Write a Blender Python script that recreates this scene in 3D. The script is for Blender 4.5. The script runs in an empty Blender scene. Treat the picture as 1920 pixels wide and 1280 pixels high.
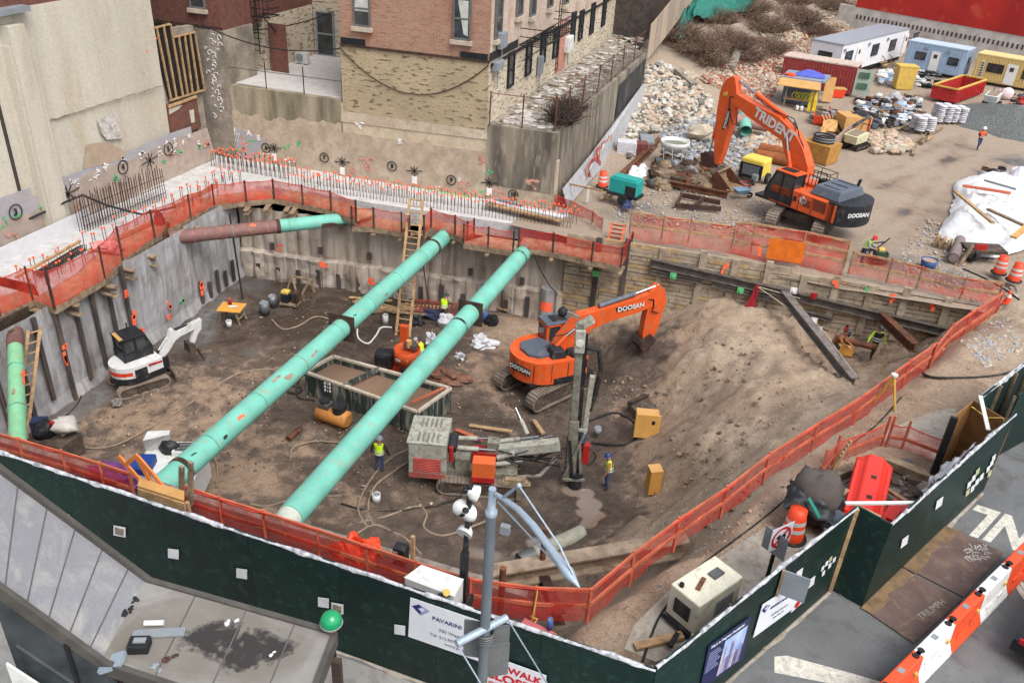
import bpy,math,random
import numpy as np
from mathutils import Vector,Matrix,noise as mnoise
random.seed(7);rng=np.random.default_rng(7)
scene=bpy.context.scene
COL=scene.collection
R_=math.radians
_p,_r,_f,_yaw=R_(30),R_(3.5),1600.,R_(17)
CAM=np.array([0.,0.,17.])
def _cam():
 cp,sp=math.cos(_p),math.sin(_p);c,s=math.cos(_r),math.sin(_r)
 fwd=np.array([0,cp,-sp]);right=np.array([1.,0,0]);up=np.array([0,sp,cp])
 Rz=np.array([[math.cos(_yaw),-math.sin(_yaw),0],[math.sin(_yaw),math.cos(_yaw),0],[0,0,1]])
 return Rz@(c*right+s*up),Rz@(s*right-c*up),Rz@fwd
CR,CD,CF=_cam()
def V(*a):return np.array(a,float)
def ray(x,y):return(x-960)/_f*CR+(y-640)/_f*CD+CF
def P(x,y,z=0.):
 v=ray(x,y);return CAM+v*((z-CAM[2])/v[2])
def W(x,y,A,B):
 v=ray(x,y);n=V(-(B[1]-A[1]),B[0]-A[0],0);t=n@(V(A[0],A[1],0)-V(0,0,0)-V(CAM[0],CAM[1],0))/(n@v);return CAM+v*t
def H(base,top,z):
 b=P(*base,z)-CAM;v=ray(*top);t=(b[:2]@v[:2])/(v[:2]@v[:2]);return CAM[2]+v[2]*t-z
def lerp(a,b,t):return np.asarray(a,float)*(1-t)+np.asarray(b,float)*t
def unit(v):v=np.asarray(v,float);return v/np.linalg.norm(v)
def yawof(a,b):return math.atan2(b[1]-a[1],b[0]-a[0])
def lin(c):
 c=c/255.;return c/12.92 if c<=.04045 else((c+.055)/1.055)**2.4
def C(r,g,b,k=.85):return(lin(r)*k,lin(g)*k,lin(b)*k)
class NT:
 def __init__(s,m):s.t=m.node_tree;s.n=s.t.nodes;s.l=s.t.links
 def new(s,typ,**kw):
  n=s.n.new(typ)
  for k,v in kw.items():
   if k.startswith('i_'):
    key=k[2:];key=int(key)if key.isdigit()else key.replace('_',' ')
    n.inputs[key].default_value=v
   else:setattr(n,k,v)
  return n
 def link(s,a,b):s.l.new(a,b)
 def mix(s,fac,a,b,blend='MIX'):
  n=s.new('ShaderNodeMix',data_type='RGBA',blend_type=blend)
  for inp,v in((n.inputs[0],fac),(n.inputs[6],a),(n.inputs[7],b)):
   if hasattr(v,'links')or hasattr(v,'is_linked'):s.link(v,inp)
   elif isinstance(v,(int,float)):inp.default_value=v
   else:inp.default_value=(*v,1)if len(v)==3 else v
  return n.outputs[2]
 def ramp(s,src,lo,hi):
  n=s.new('ShaderNodeMapRange');n.inputs[1].default_value=lo;n.inputs[2].default_value=hi
  s.link(src,n.inputs[0]);return n.outputs[0]
 def noise(s,vec,scale,detail=4,rough=.55,dist=0.):
  n=s.new('ShaderNodeTexNoise',i_Scale=scale,i_Detail=detail,i_Roughness=rough,i_Distortion=dist)
  s.link(vec,n.inputs['Vector']);return n.outputs['Fac']
 def scaled(s,vec,sc):
  n=s.new('ShaderNodeMapping');n.inputs['Scale'].default_value=sc;s.link(vec,n.inputs['Vector']);return n.outputs[0]
def newmat(name):
 m=bpy.data.materials.new(name);m.use_nodes=True
 nt=NT(m);b=nt.n['Principled BSDF'];g=nt.new('ShaderNodeNewGeometry')
 return m,nt,b,g.outputs['Position']
def mat(name,col,rough=.75,metal=0.,var=.18,scale=2.5,col2=None,bump=.15,bscale=25.,dirt=None,dscale=1.2,damt=.55,streak=False,fine=.12,spec=.35):
 """two tones by a broad noise, a fine grain, optional patches of dirt or painted shade, optional upright streaks"""
 m,nt,b,pos=newmat(name)
 c2=col2 or tuple(x*(1-var*1.6)for x in col)
 v=nt.scaled(pos,(1,1,.18))if streak else pos
 n1=nt.ramp(nt.noise(v,scale,5),.35,.65)
 c=nt.mix(n1,col,c2)
 if dirt is not None:
  n2=nt.noise(v,dscale*2.3,6,.65,.6)
  c=nt.mix(nt.ramp(n2,.62-damt*.25,.72),c,dirt)
 n3=nt.noise(pos,bscale,3,.7)
 c=nt.mix(fine*1.0,c,nt.mix(nt.ramp(n3,.3,.7),(0,0,0),(1,1,1)),'OVERLAY')if fine else c
 nt.link(c,b.inputs['Base Color'])
 rr=nt.new('ShaderNodeMapRange');rr.inputs[3].default_value=max(0,rough-.12);rr.inputs[4].default_value=min(1,rough+.12)
 nt.link(n3,rr.inputs[0]);nt.link(rr.outputs[0],b.inputs['Roughness'])
 b.inputs['Metallic'].default_value=metal;b.inputs['Specular IOR Level'].default_value=spec
 if bump:
  bp=nt.new('ShaderNodeBump');bp.inputs['Strength'].default_value=bump;bp.inputs['Distance'].default_value=.03
  nt.link(n3,bp.inputs['Height']);nt.link(bp.outputs[0],b.inputs['Normal'])
 return m
def glassmat(name,col,rough=.08):
 m,nt,b,pos=newmat(name)
 c=nt.mix(nt.ramp(nt.noise(pos,1.5,2),.35,.65),col,tuple(x*1.9+.01 for x in col))
 nt.link(c,b.inputs['Base Color']);b.inputs['Roughness'].default_value=rough;b.inputs['Specular IOR Level'].default_value=.7
 return m
def brickmat(name,cols,mortar,bw=.21,bh=.075,stain=None,samt=.4,irregular=0.):
 m,nt,b,pos=newmat(name)
 uv=nt.new('ShaderNodeUVMap');vec=uv.outputs[0]
 if irregular:
  nz=nt.new('ShaderNodeTexNoise',i_Scale=1.6,i_Detail=3);nt.link(vec,nz.inputs['Vector'])
  mx=nt.new('ShaderNodeMix',data_type='RGBA',blend_type='LINEAR_LIGHT');mx.inputs[0].default_value=irregular
  nt.link(vec,mx.inputs[6]);nt.link(nz.outputs['Color'],mx.inputs[7]);vec=mx.outputs[2]
 br=nt.new('ShaderNodeTexBrick',i_Scale=1.0)
 br.inputs['Brick Width'].default_value=bw;br.inputs['Row Height'].default_value=bh
 br.inputs['Mortar Size'].default_value=bh*.13;br.inputs['Mortar Smooth'].default_value=.3;br.inputs['Bias'].default_value=0
 br.inputs['Color1'].default_value=(*cols[0],1);br.inputs['Color2'].default_value=(*cols[1],1);br.inputs['Mortar'].default_value=(*mortar,1)
 nt.link(vec,br.inputs['Vector'])
 c=nt.mix(nt.ramp(nt.noise(vec,1/(bw*2),5,.7),.4,.62),br.outputs['Color'],cols[2])
 c=nt.mix(.35,c,br.outputs['Color'])
 if stain is not None:c=nt.mix(nt.ramp(nt.noise(nt.scaled(pos,(1,1,.4)),.9,6,.65),.62-samt*.3,.8),c,stain)
 n3=nt.noise(pos,22,3,.7);c=nt.mix(.25,c,nt.mix(nt.ramp(n3,.3,.7),(0,0,0),(1,1,1)),'OVERLAY')
 nt.link(c,b.inputs['Base Color']);b.inputs['Roughness'].default_value=.85;b.inputs['Specular IOR Level'].default_value=.2
 bp=nt.new('ShaderNodeBump');bp.inputs['Strength'].default_value=.35;bp.inputs['Distance'].default_value=.02
 nt.link(br.outputs['Fac'],bp.inputs['Height']);bp.invert=True;nt.link(bp.outputs[0],b.inputs['Normal'])
 return m
def netmat(name,col,cover=.5):
 m,nt,b,pos=newmat(name)
 out=nt.n['Material Output'];tr=nt.new('ShaderNodeBsdfTransparent');mx=nt.new('ShaderNodeMixShader')
 tl=nt.new('ShaderNodeBsdfTranslucent');tl.inputs[0].default_value=(*col,1);ms=nt.new('ShaderNodeMixShader');ms.inputs[0].default_value=.35
 n=nt.noise(nt.scaled(pos,(1,1,.6)),2.2,5,.65);n2=nt.noise(pos,38,2,.6)
 a=nt.new('ShaderNodeMapRange');a.inputs[1].default_value=.3;a.inputs[2].default_value=.7;a.inputs[3].default_value=max(0,cover-.18);a.inputs[4].default_value=min(1,cover+.2)
 nt.link(n,a.inputs[0])
 ad=nt.new('ShaderNodeMath',operation='MULTIPLY_ADD');ad.inputs[1].default_value=.5;nt.link(n2,ad.inputs[0])
 sb=nt.new('ShaderNodeMath',operation='SUBTRACT');sb.inputs[1].default_value=.25;nt.link(a.outputs[0],ad.inputs[2]);nt.link(ad.outputs[0],sb.inputs[0]);sb.use_clamp=True
 c=nt.mix(nt.ramp(nt.noise(pos,1.1,4),.4,.6),col,tuple(x*.72 for x in col))
 nt.link(c,b.inputs['Base Color']);nt.link(c,tl.inputs[0]);b.inputs['Roughness'].default_value=.8
 nt.link(b.outputs[0],ms.inputs[1]);nt.link(tl.outputs[0],ms.inputs[2])
 nt.link(sb.outputs[0],mx.inputs[0]);nt.link(tr.outputs[0],mx.inputs[1]);nt.link(ms.outputs[0],mx.inputs[2]);nt.link(mx.outputs[0],out.inputs[0])
 return m
BENCH=bpy.data.scenes.new('workbench')
def bench(ob):
 BENCH.collection.objects.link(ob);vl=BENCH.view_layers[0];vl.update();return vl.depsgraph
class MB:
 def __init__(s,M=None):s.v=[];s.f=[];s.m=[];s.s=[];s.M=M
 def add(s,vs,fs,mi=0,smooth=False,M=None):
  o=len(s.v);vs=np.asarray(vs,float).reshape(-1,3)
  for T in(M,s.M):
   if T is not None:A=np.array(T);vs=vs@A[:3,:3].T+A[:3,3]
  s.v.extend(vs.tolist());s.f.extend([tuple(i+o for i in f)for f in fs]);s.m.extend([mi]*len(fs));s.s.extend([smooth]*len(fs));return s
 def hexa(s,q,mi=0,M=None):
  return s.add(q,[(3,2,1,0),(4,5,6,7),(0,1,5,4),(1,2,6,5),(2,3,7,6),(3,0,4,7)],mi,False,M)
 def box(s,c,d,rz=0,mi=0,M=None):
  x,y,z=(k/2 for k in d);q=np.array([(-x,-y,-z),(x,-y,-z),(x,y,-z),(-x,y,-z),(-x,-y,z),(x,-y,z),(x,y,z),(-x,y,z)])
  if rz:a,b=math.cos(rz),math.sin(rz);q=q@np.array([[a,b,0],[-b,a,0],[0,0,1]])
  return s.hexa(q+np.asarray(c,float),mi,M)
 def bar(s,a,b,w,h,up=(0,0,1),mi=0,M=None):
  a=np.asarray(a,float);b=np.asarray(b,float);d=unit(b-a);up=np.asarray(up,float)
  if abs(d@up)>.98:up=V(0,1,0)if abs(d[1])<.9 else V(1,0,0)
  sd=unit(np.cross(d,up));u=np.cross(sd,d);q=[]
  for e in(a,b):
   q.append([e-sd*w/2-u*h/2,e+sd*w/2-u*h/2,e+sd*w/2+u*h/2,e-sd*w/2+u*h/2])
  q=q[0]+q[1]
  return s.add(q,[(0,1,2,3),(7,6,5,4),(4,5,1,0),(5,6,2,1),(6,7,3,2),(7,4,0,3)],mi,False,M)
 def tube(s,pts,r,n=8,mi=0,M=None,caps=True):
  pts=[np.asarray(p,float)for p in pts];k=len(pts);rs=r if hasattr(r,'__len__')else[r]*k
  vs=[];pu=None
  for i in range(k):
   d=unit(pts[min(i+1,k-1)]-pts[max(i-1,0)])
   if pu is None:pu=V(0,0,1)if abs(d[2])<.9 else V(1,0,0)
   sd=np.cross(d,pu);sd=unit(sd)if np.linalg.norm(sd)>1e-6 else V(1,0,0);u=np.cross(sd,d);pu=u
   for j in range(n):
    a=2*math.pi*j/n;vs.append(pts[i]+(sd*math.cos(a)+u*math.sin(a))*rs[i])
  fs=[(i*n+j,i*n+(j+1)%n,(i+1)*n+(j+1)%n,(i+1)*n+j)for i in range(k-1)for j in range(n)]
  o=s.add(vs,fs,mi,n>4,M)
  if caps:s.add(vs[:n],[tuple(range(n))[::-1]],mi,False,M);s.add(vs[-n:],[tuple(range(n))],mi,False,M)
  return s
 def cyl(s,a,b,r0,r1=None,n=16,mi=0,M=None,caps=True):return s.tube([a,b],[r0,r0 if r1 is None else r1],n,mi,M,caps)
 def prism(s,poly,vec,mi=0,M=None,smooth=False):
  poly=np.asarray(poly,float);n=len(poly);q=np.vstack([poly,poly+np.asarray(vec,float)])
  s.add(q,[(i,(i+1)%n,n+(i+1)%n,n+i)for i in range(n)],mi,smooth,M)
  return s.add(q,[tuple(range(n))[::-1],tuple(range(n,2*n))],mi,False,M)
 def xz(s,poly,y0,y1,mi=0,M=None,smooth=False):return s.prism([(x,y0,z)for x,z in poly],(0,y1-y0,0),mi,M,smooth)
 def poly(s,pts,mi=0,M=None):return s.add(pts,[tuple(range(len(pts)))],mi,False,M)
 def grid(s,rows,mi=0,smooth=True,M=None):
  rows=np.asarray(rows,float);a,b=rows.shape[:2]
  return s.add(rows.reshape(-1,3),[(i*b+j,i*b+j+1,(i+1)*b+j+1,(i+1)*b+j)for i in range(a-1)for j in range(b-1)],mi,smooth,M)
 def ball(s,c,r,n=10,k=6,mi=0,M=None,wob=0.,smooth=True):
  r=np.asarray(r if hasattr(r,'__len__')else(r,r,r),float);rows=[];sd=random.random()*99
  for i in range(k+1):
   t=math.pi*i/k;row=[]
   for j in range(n+1):
    a=2*math.pi*(j%n)/n;q=V(math.sin(t)*math.cos(a),math.sin(t)*math.sin(a),-math.cos(t))
    if wob:q=q*(1+wob*(mnoise.noise(Vector(q*1.7+sd))+.45*mnoise.noise(Vector(q*4.3+sd))))
    row.append(np.asarray(c,float)+q*r)
   rows.append(row)
  return s.grid(rows,mi,smooth,M)
 def lathe(s,prof,c=(0,0,0),n=16,mi=0,M=None,smooth=True):
  return s.grid([[(c[0]+r*math.cos(2*math.pi*j/n),c[1]+r*math.sin(2*math.pi*j/n),c[2]+z)for j in range(n+1)]for r,z in prof],mi,smooth,M)
 def rock(s,c,r,mi=0,flat=.75):
  base=ROCKS[random.randrange(len(ROCKS))];a=random.random()*6.3;ca,sa=math.cos(a),math.sin(a)
  q=base[0]*r;q=q@np.array([[ca,sa,0],[-sa,ca,0],[0,0,flat]]);return s.add(q+np.asarray(c,float),base[1],mi)
 def text(s,txt,o,xd,yd,size,mi=0,align='LEFT',lift=.006,depth=.004,bold=0.):
  """writing laid flat on a surface: o is where it starts, xd the reading direction, yd up"""
  cu=bpy.data.curves.new('writing','FONT');cu.body=txt;cu.size=size;cu.align_x=align;cu.align_y='CENTER';cu.extrude=depth;cu.offset=bold;cu.resolution_u=3
  ob=bpy.data.objects.new('writing',cu);dg=bench(ob);me=ob.evaluated_get(dg).to_mesh()
  xd=unit(xd);yd=np.asarray(yd,float);yd=unit(yd-xd*(xd@yd));nd=np.cross(xd,yd);o=np.asarray(o,float)+nd*lift
  vs=[o+xd*v.co.x+yd*v.co.y+nd*v.co.z for v in me.vertices];fs=[tuple(p.vertices)for p in me.polygons]
  if vs:s.add(vs,fs,mi)
  bpy.data.objects.remove(ob);bpy.data.curves.remove(cu);return s
 def build(s,name,mats,parent=None,world=False,bev=0.,auto=True,origin=None,**tags):
  vs=np.array(s.v,float).reshape(-1,3)
  if parent is None:
   o=np.asarray(origin,float)if origin is not None else V((vs[:,0].min()+vs[:,0].max())/2,(vs[:,1].min()+vs[:,1].max())/2,vs[:,2].min())
   vs=vs-o
  elif world:
   A=np.array(WM[parent.name].inverted());vs=vs@A[:3,:3].T+A[:3,3]
  me=bpy.data.meshes.new(name);me.from_pydata(vs.tolist(),[],s.f)
  mats=mats if isinstance(mats,(list,tuple))else[mats]
  for m in mats:me.materials.append(m)
  me.polygons.foreach_set('material_index',s.m);me.polygons.foreach_set('use_smooth',s.s)
  uv=me.uv_layers.new(name='UVMap')
  nl=len(me.loops);li=np.zeros(nl,int);me.loops.foreach_get('vertex_index',li)
  nr=np.zeros(len(me.polygons)*3);me.polygons.foreach_get('normal',nr);nr=nr.reshape(-1,3)
  tot=np.zeros(len(me.polygons),int);me.polygons.foreach_get('loop_total',tot)
  ln=np.repeat(nr,tot,axis=0);co=vs[li];nh=np.hypot(ln[:,0],ln[:,1]);wall=nh>.5
  tx=np.where(wall,-ln[:,1]/np.maximum(nh,1e-6),1.);ty=np.where(wall,ln[:,0]/np.maximum(nh,1e-6),0.)
  u=co[:,0]*tx+co[:,1]*ty;w=np.where(wall,co[:,2],co[:,1])
  uv.data.foreach_set('uv',np.stack([u,w],1).ravel())
  me.update()
  ob=bpy.data.objects.new(name,me);COL.objects.link(ob)
  if parent is None:ob.location=o;WM[ob.name]=Matrix.Translation(Vector(o))
  else:ob.parent=parent;WM[ob.name]=WM[parent.name]
  if bev:mo=ob.modifiers.new('edge','BEVEL');mo.width=bev;mo.segments=2;mo.limit_method='ANGLE';mo.angle_limit=R_(40)
  for k,v in tags.items():ob[k]=v
  return ob
WM={}
def _mkrocks():
 out=[]
 import bmesh
 for k in range(14):
  bm=bmesh.new();bmesh.ops.create_icosphere(bm,subdivisions=1 if k<8 else 2,radius=1);bm.verts.ensure_lookup_table()
  dirs=[unit(rng.normal(size=3))for _ in range(9)];ds=[rng.uniform(.5,.85)for _ in dirs];st=rng.uniform(.6,1.25,3)
  vs=[]
  for v in bm.verts:
   q=np.array(v.co)
   for d,h in zip(dirs,ds):
    e=q@d
    if e>h:q=q-d*(e-h)
   vs.append(q*st*1.15)
  out.append((np.array(vs),[tuple(v.index for v in f.verts)for f in bm.faces]));bm.free()
 return out
ROCKS=_mkrocks()
def root(name,label,cat,loc=(0,0,0),rz=0.,group=None):
 o=bpy.data.objects.new(name,None);COL.objects.link(o);o.empty_display_size=.3
 o.location=loc;o.rotation_euler=(0,0,rz);o['label']=label;o['category']=cat
 if group:o['group']=group
 WM[o.name]=Matrix.Translation(Vector(loc))@Matrix.Rotation(rz,4,'Z');return o
def tags(label,cat,group=None):
 d=dict(label=label,category=cat)
 if group:d['group']=group
 return d
STRUCT=dict(kind='structure')
def dup(r,loc,rz=0.,label=None,group=None,scale=None):
 c=r.copy();COL.objects.link(c);c.location=loc;c.rotation_euler=(0,0,rz)
 if label:c['label']=label
 if group:c['group']=group
 if scale:c.scale=scale
 WM[c.name]=Matrix.Translation(Vector(loc))@Matrix.Rotation(rz,4,'Z')
 def kids(src,dst):
  for ch in list(src.children):
   d=ch.copy();COL.objects.link(d);d.parent=dst;kids(ch,d)
 kids(r,c);return c
def fbm(x,y,sc,oct=4,seed=0):
 t=0;a=1.
 for _ in range(oct):
  t+=a*mnoise.noise(Vector((x*sc+seed,y*sc-seed,seed*.7)));a*=.5;sc*=2.1
 return t
cd=bpy.data.cameras.new('camera');cd.sensor_width=36;cd.lens=_f/1920*36;cd.clip_end=2000;cd.clip_start=.1
co=bpy.data.objects.new('camera',cd);COL.objects.link(co);scene.camera=co
co.matrix_world=Matrix([[CR[i],-CD[i],-CF[i],CAM[i]]for i in range(3)]+[[0,0,0,1]])
wd=bpy.data.worlds.new('World');scene.world=wd;wd.use_nodes=True
wn=wd.node_tree;bg=wn.nodes['Background'];sky=wn.nodes.new('ShaderNodeTexSky');sky.sky_type='NISHITA';sky.sun_disc=False
SUN_EL,SUN_AZ=56,126
sky.sun_elevation=R_(SUN_EL);sky.sun_rotation=R_(SUN_AZ);sky.air_density=1;sky.dust_density=3;sky.ozone_density=1
hs=wn.nodes.new('ShaderNodeHueSaturation');hs.inputs['Saturation'].default_value=.42
wn.links.new(sky.outputs[0],hs.inputs['Color']);wn.links.new(hs.outputs[0],bg.inputs['Color']);bg.inputs['Strength'].default_value=.15
sl=bpy.data.lights.new('sun','SUN');sl.energy=1.35;sl.angle=R_(34);sl.color=(1,.985,.965);so=bpy.data.objects.new('sun',sl);COL.objects.link(so)
_sd=Vector((math.sin(R_(SUN_AZ))*math.cos(R_(SUN_EL)),math.cos(R_(SUN_AZ))*math.cos(R_(SUN_EL)),math.sin(R_(SUN_EL))))
so.rotation_euler=_sd.to_track_quat('Z','Y').to_euler();so.location=(0,0,60)
scene.view_settings.view_transform='Standard';scene.view_settings.look='None';scene.view_settings.exposure=.9;scene.view_settings.gamma=1
K={}
K['wood']=mat('timber',C(196,160,118),.8,var=.25,scale=4,dirt=C(120,92,66),damt=.3)
K['oldwood']=mat('weathered timber',C(160,138,112),.85,var=.3,scale=3,dirt=C(96,78,62),damt=.5)
K['rust']=mat('rusty steel',C(112,70,48),.85,var=.3,col2=C(74,48,38),dirt=C(150,92,54),damt=.4)
K['darkrust']=mat('dark rusted steel',C(76,56,48),.85,var=.35,dirt=C(110,74,54),damt=.4)
K['steel']=mat('dull steel',C(120,120,120),.5,.6,var=.2)
K['black']=mat('black plastic',C(34,35,37),.6,var=.3)
K['rubber']=mat('black rubber',C(42,41,40),.8,var=.2,dirt=C(96,84,72),damt=.4)
K['orange']=mat('orange paint',C(228,92,36),.5,var=.12,dirt=C(176,112,76),damt=.4,dscale=1.6,fine=.12,bump=.04,spec=.4)
K['hose']=mat('muddy hose',C(150,132,112),.8,var=.2)
K['white']=mat('white paint',C(218,218,214),.55,var=.07,dirt=C(170,160,148),damt=.25,fine=.06,bump=.03)
K['net']=netmat('orange debris netting',C(222,70,50,1.),.58)
K['rednet']=netmat('red orange safety netting',C(206,56,44,1.),.56)
K['netthin']=netmat('thin pale netting',C(224,86,64,1.),.46)
K['netedge']=mat('netting hem',C(212,62,46),.8)
K['orangewood']=mat('orange stained rail',C(204,108,78),.8,var=.2)
K['teal']=mat('sea green pipe paint',C(120,194,174),.6,var=.12,scale=1.2,dirt=C(150,164,142),damt=.35,dscale=1.5,fine=.12,bump=.06,spec=.3)
K['green']=mat('dark green hoarding paint',C(8,37,32),.5,var=.15,scale=.6,dirt=C(34,62,54),damt=.35,dscale=1.6,fine=.15,bump=.08)
K['green2']=mat('faded green hoarding paint',C(11,42,36),.55,var=.15,scale=.8,dirt=C(36,66,58),damt=.4,dscale=2,fine=.15,bump=.08)
K['yellow']=mat('yellow paint',C(222,186,92),.6,var=.1,dirt=C(150,120,60),damt=.2)
K['redp']=mat('red paint',C(176,34,34),.55,var=.15,dirt=C(120,60,50),damt=.3)
K['ply']=mat('plywood',C(206,158,96),.75,var=.12,scale=1.5)
K['grey']=mat('grey paint',C(140,146,150),.55,var=.1)
K['glass']=glassmat('dark glass',(.02,.024,.026))
K['plastic']=mat('white plastic sheet',C(214,214,216),.45,var=.06,fine=.05,bump=.05)
K['tarp']=mat('white tarpaulin',C(226,226,226),.6,var=.08,scale=1,dirt=C(186,180,172),damt=.3,fine=.05)
K['bark']=mat('bare twigs',C(132,108,92),.9,var=.35,bump=0)
K['orangepl']=mat('orange plastic',C(240,76,40),.45,var=.06,dirt=C(170,80,60),damt=.15,fine=.05,bump=.03)
K['spray']=mat('orange spray paint',C(255,110,70,1.),.7,var=.1)
K['spraygreen']=mat('green spray paint',C(96,192,122),.7,var=.1)
K['spraywhite']=mat('white spray paint',C(225,222,218,1.),.7,var=.1)
K['sprayblack']=mat('black spray paint',C(30,28,28,1.),.7,var=.1)
K['spraypink']=mat('pink spray paint',C(222,160,140),.7,var=.2)
class RBF:
 def __init__(s,pts,vals,e=1.2):
  s.p=np.array(pts,float)[:,:2];s.e=e;v=np.array(vals,float);s.mu=v.mean()
  d=np.sqrt(((s.p[:,None]-s.p[None])**2).sum(-1)+e*e);s.w=np.linalg.solve(d+np.eye(len(v))*1e-3,v-s.mu)
 def __call__(s,x,y):
  q=np.stack([np.ravel(x),np.ravel(y)],1).astype(float);out=np.zeros(len(q))
  for i in range(0,len(q),8000):
   d=np.sqrt(((q[i:i+8000,None]-s.p[None])**2).sum(-1)+s.e**2);out[i:i+8000]=d@s.w
  return out+s.mu
LAG0,LAG1=V(-10.3,43.4,0),V(11.4,44.5,0)
ctl=[]
def cp(px,py,z,dry):q=P(px,py,z);ctl.append((q[0],q[1],z,dry))
for x in range(-30,-7,4):ctl.append((x,16,-7,.25))
for x,y,d in[(-29.5,22,.2),(-29.5,27,.25),(-29.5,32,.1),(-29.5,37,.1),(-29.5,41,.05),(-25,41,.0),(-20,41.5,.05),(-15,42.2,.2),(-12.5,42.6,.45),(-25,36,.05),(-20,36,.05),(-16,37,.15),(-25,30,.3),(-20,30,.25),(-24,24,.35),(-19,25,.35),(-14,31,.1),(-13.8,26,.2),(-18,20,.25),(-13,20,.25),(-10,22,.25),(-9,25,.15),(-6,27,.05),(-5.5,29.5,.05),(-11,30,.1),(-10,32.5,.1),(-11.5,35,.3)]:ctl.append((x,y,-7,d))
cp(1137,915,-7,.05);cp(1180,860,-7,.25);cp(1120,760,-7,.2);cp(1100,960,-7,0);cp(1040,1010,-7,.05);cp(960,1040,-7,.1);cp(1185,800,-6.9,.3)
for px,py,z,d in[(1140,680,-6.8,.1),(1200,690,-6.2,.05),(1080,570,-6.7,.6),(960,610,-6.8,.55),(925,660,-6.9,.35),(1240,760,-6.2,.5),(1215,640,-5.6,.15),(1290,680,-4.7,.6),(1360,640,-3.8,.72),(1440,640,-3.45,.72),(1500,700,-2.85,.7),(1420,740,-3.0,.65),(1350,800,-3.7,.7),(1280,850,-4.8,.6),(1240,910,-6.1,.5),(1480,800,-1.75,.75),(1400,880,-1.95,.8),(1330,920,-2.9,.7),(1300,980,-2.5,.8),(1240,1000,-4.1,.75),(1180,1040,-4.8,.7),(1130,1060,-5.2,.5),(1560,720,-3.0,.7),(1634,668,-4.6,.45),(1600,690,-4.3,.45),(1690,650,-4.7,.4),(1640,740,-2.4,.6),(1720,680,-1.8,.6),(1545,620,-4.4,.5)]:cp(px,py,z,d)
for px,py,d in[(1062,600,.5),(1150,575,.6),(1250,580,.65),(1300,570,.72),(1345,564,.75),(1420,572,.75),(1480,594,.7),(1540,612,.6),(1640,632,.4),(1710,645,.4)]:
 q=W(px,py,LAG0,LAG1);ctl.append((q[0],q[1]-.1,q[2],d))
for x,y,z,d in[(-2.3,15.4,-.1,.5),(-.6,18.2,-.1,.6),(1.2,21.3,-.1,.7),(2.8,24.3,-.1,.7),(4.4,27.4,-.1,.6),(6,30.5,-.15,.6),(7.3,33.4,-.3,.6),(8.5,36.5,-.6,.6),(10,39.3,-1,.6),(11.3,41.6,-1.3,.7),(12,45,-1.9,.8),(-1.3,12.6,0,.5),(.5,14,0,.4),(2.4,17.5,0,.4),(5,21.3,0,.5),(7,25,0,.6),(9.5,29,0,.5),(12,33,-.2,.5),(14.5,38,-.8,.8),(17,43,-1.5,.9),(22,42,-1.2,.9),(18,36,-.5,.8),(22,50,-1.9,.9),(-3.4,16.6,-2.6,.5),(-4.6,17.6,-4.4,.4),(-6,16.6,-6.6,.3),(-5.6,19.5,-6.8,.3),(-2.2,18.8,-3.4,.6),(-.6,21.5,-3.0,.7)]:ctl.append((x,y,z,d))
_q=W(1206,655,V(-9.03,35.93,0),V(-9.03+.743,35.93+.669,0));ctl.append((_q[0],_q[1],_q[2]-.15,.1));ctl.append((_q[0]-.9,_q[1]-.5,_q[2]-.5,.05))
TER=RBF([c[:2]for c in ctl],[c[2]for c in ctl]);DRY=RBF([c[:2]for c in ctl],[c[3]for c in ctl],1.5)
def th(x,y):return float(TER([x],[y])[0])
def GT(px,py,dz=0.):
 z=-4.
 for _ in range(24):
  q=P(px,py,z);z+=(min(0.,th(q[0],q[1]))-z)*.5
 q=P(px,py,z);q[2]+=dz;return q
m,nt,b,pos=newmat('excavated earth')
at=nt.new('ShaderNodeVertexColor',layer_name='dry');sep=nt.new('ShaderNodeSeparateColor');nt.link(at.outputs[0],sep.inputs[0])
nA=nt.noise(pos,.35,6,.6,.8);nB=nt.noise(pos,1.6,6,.65,.5);nC=nt.noise(pos,14,4,.75);nD=nt.noise(pos,5,5,.7,1.)
madd=nt.new('ShaderNodeMath',operation='MULTIPLY_ADD');madd.inputs[1].default_value=.9;nt.link(nA,madd.inputs[0]);nt.link(sep.outputs[0],madd.inputs[2])
ma2=nt.new('ShaderNodeMath',operation='MULTIPLY_ADD');ma2.inputs[1].default_value=.85;nt.link(nB,ma2.inputs[0]);nt.link(madd.outputs[0],ma2.inputs[2])
dA=nt.ramp(ma2.outputs[0],.88,1.66);dB=nt.ramp(ma2.outputs[0],1.14,1.3);_m=nt.new('ShaderNodeMix',data_type='FLOAT');_m.inputs[0].default_value=.42;nt.link(dA,_m.inputs[2]);nt.link(dB,_m.inputs[3]);dryf=_m.outputs[0]
cr=nt.new('ShaderNodeValToRGB');nt.link(dryf,cr.inputs[0]);e=cr.color_ramp.elements
e[0].position=0;e[0].color=(*C(70,58,48,.8),1);e[1].position=1;e[1].color=(*C(172,152,130),1)
for p_,c_ in((.22,C(103,87,74)),(.45,C(129,110,94)),(.7,C(146,122,100))):k=e.new(p_);k.color=(*c_,1)
c=nt.mix(nt.ramp(nD,.57,.68),cr.outputs[0],nt.mix(.6,cr.outputs[0],C(70,52,42)))
c=nt.mix(.28,c,nt.mix(nt.ramp(nC,.3,.7),(0,0,0),(1,1,1)),'OVERLAY')
grey=nt.ramp(sep.outputs[1],.3,.8)
c=nt.mix(grey,c,nt.mix(nt.ramp(nB,.4,.6),C(120,118,114),C(92,88,84)))
c=nt.mix(nt.ramp(sep.outputs[2],.4,.62),c,C(128,113,101));nP=nt.noise(pos,22,2,.5);c=nt.mix(nt.ramp(nP,.73,.77),c,C(164,148,130))
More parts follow.
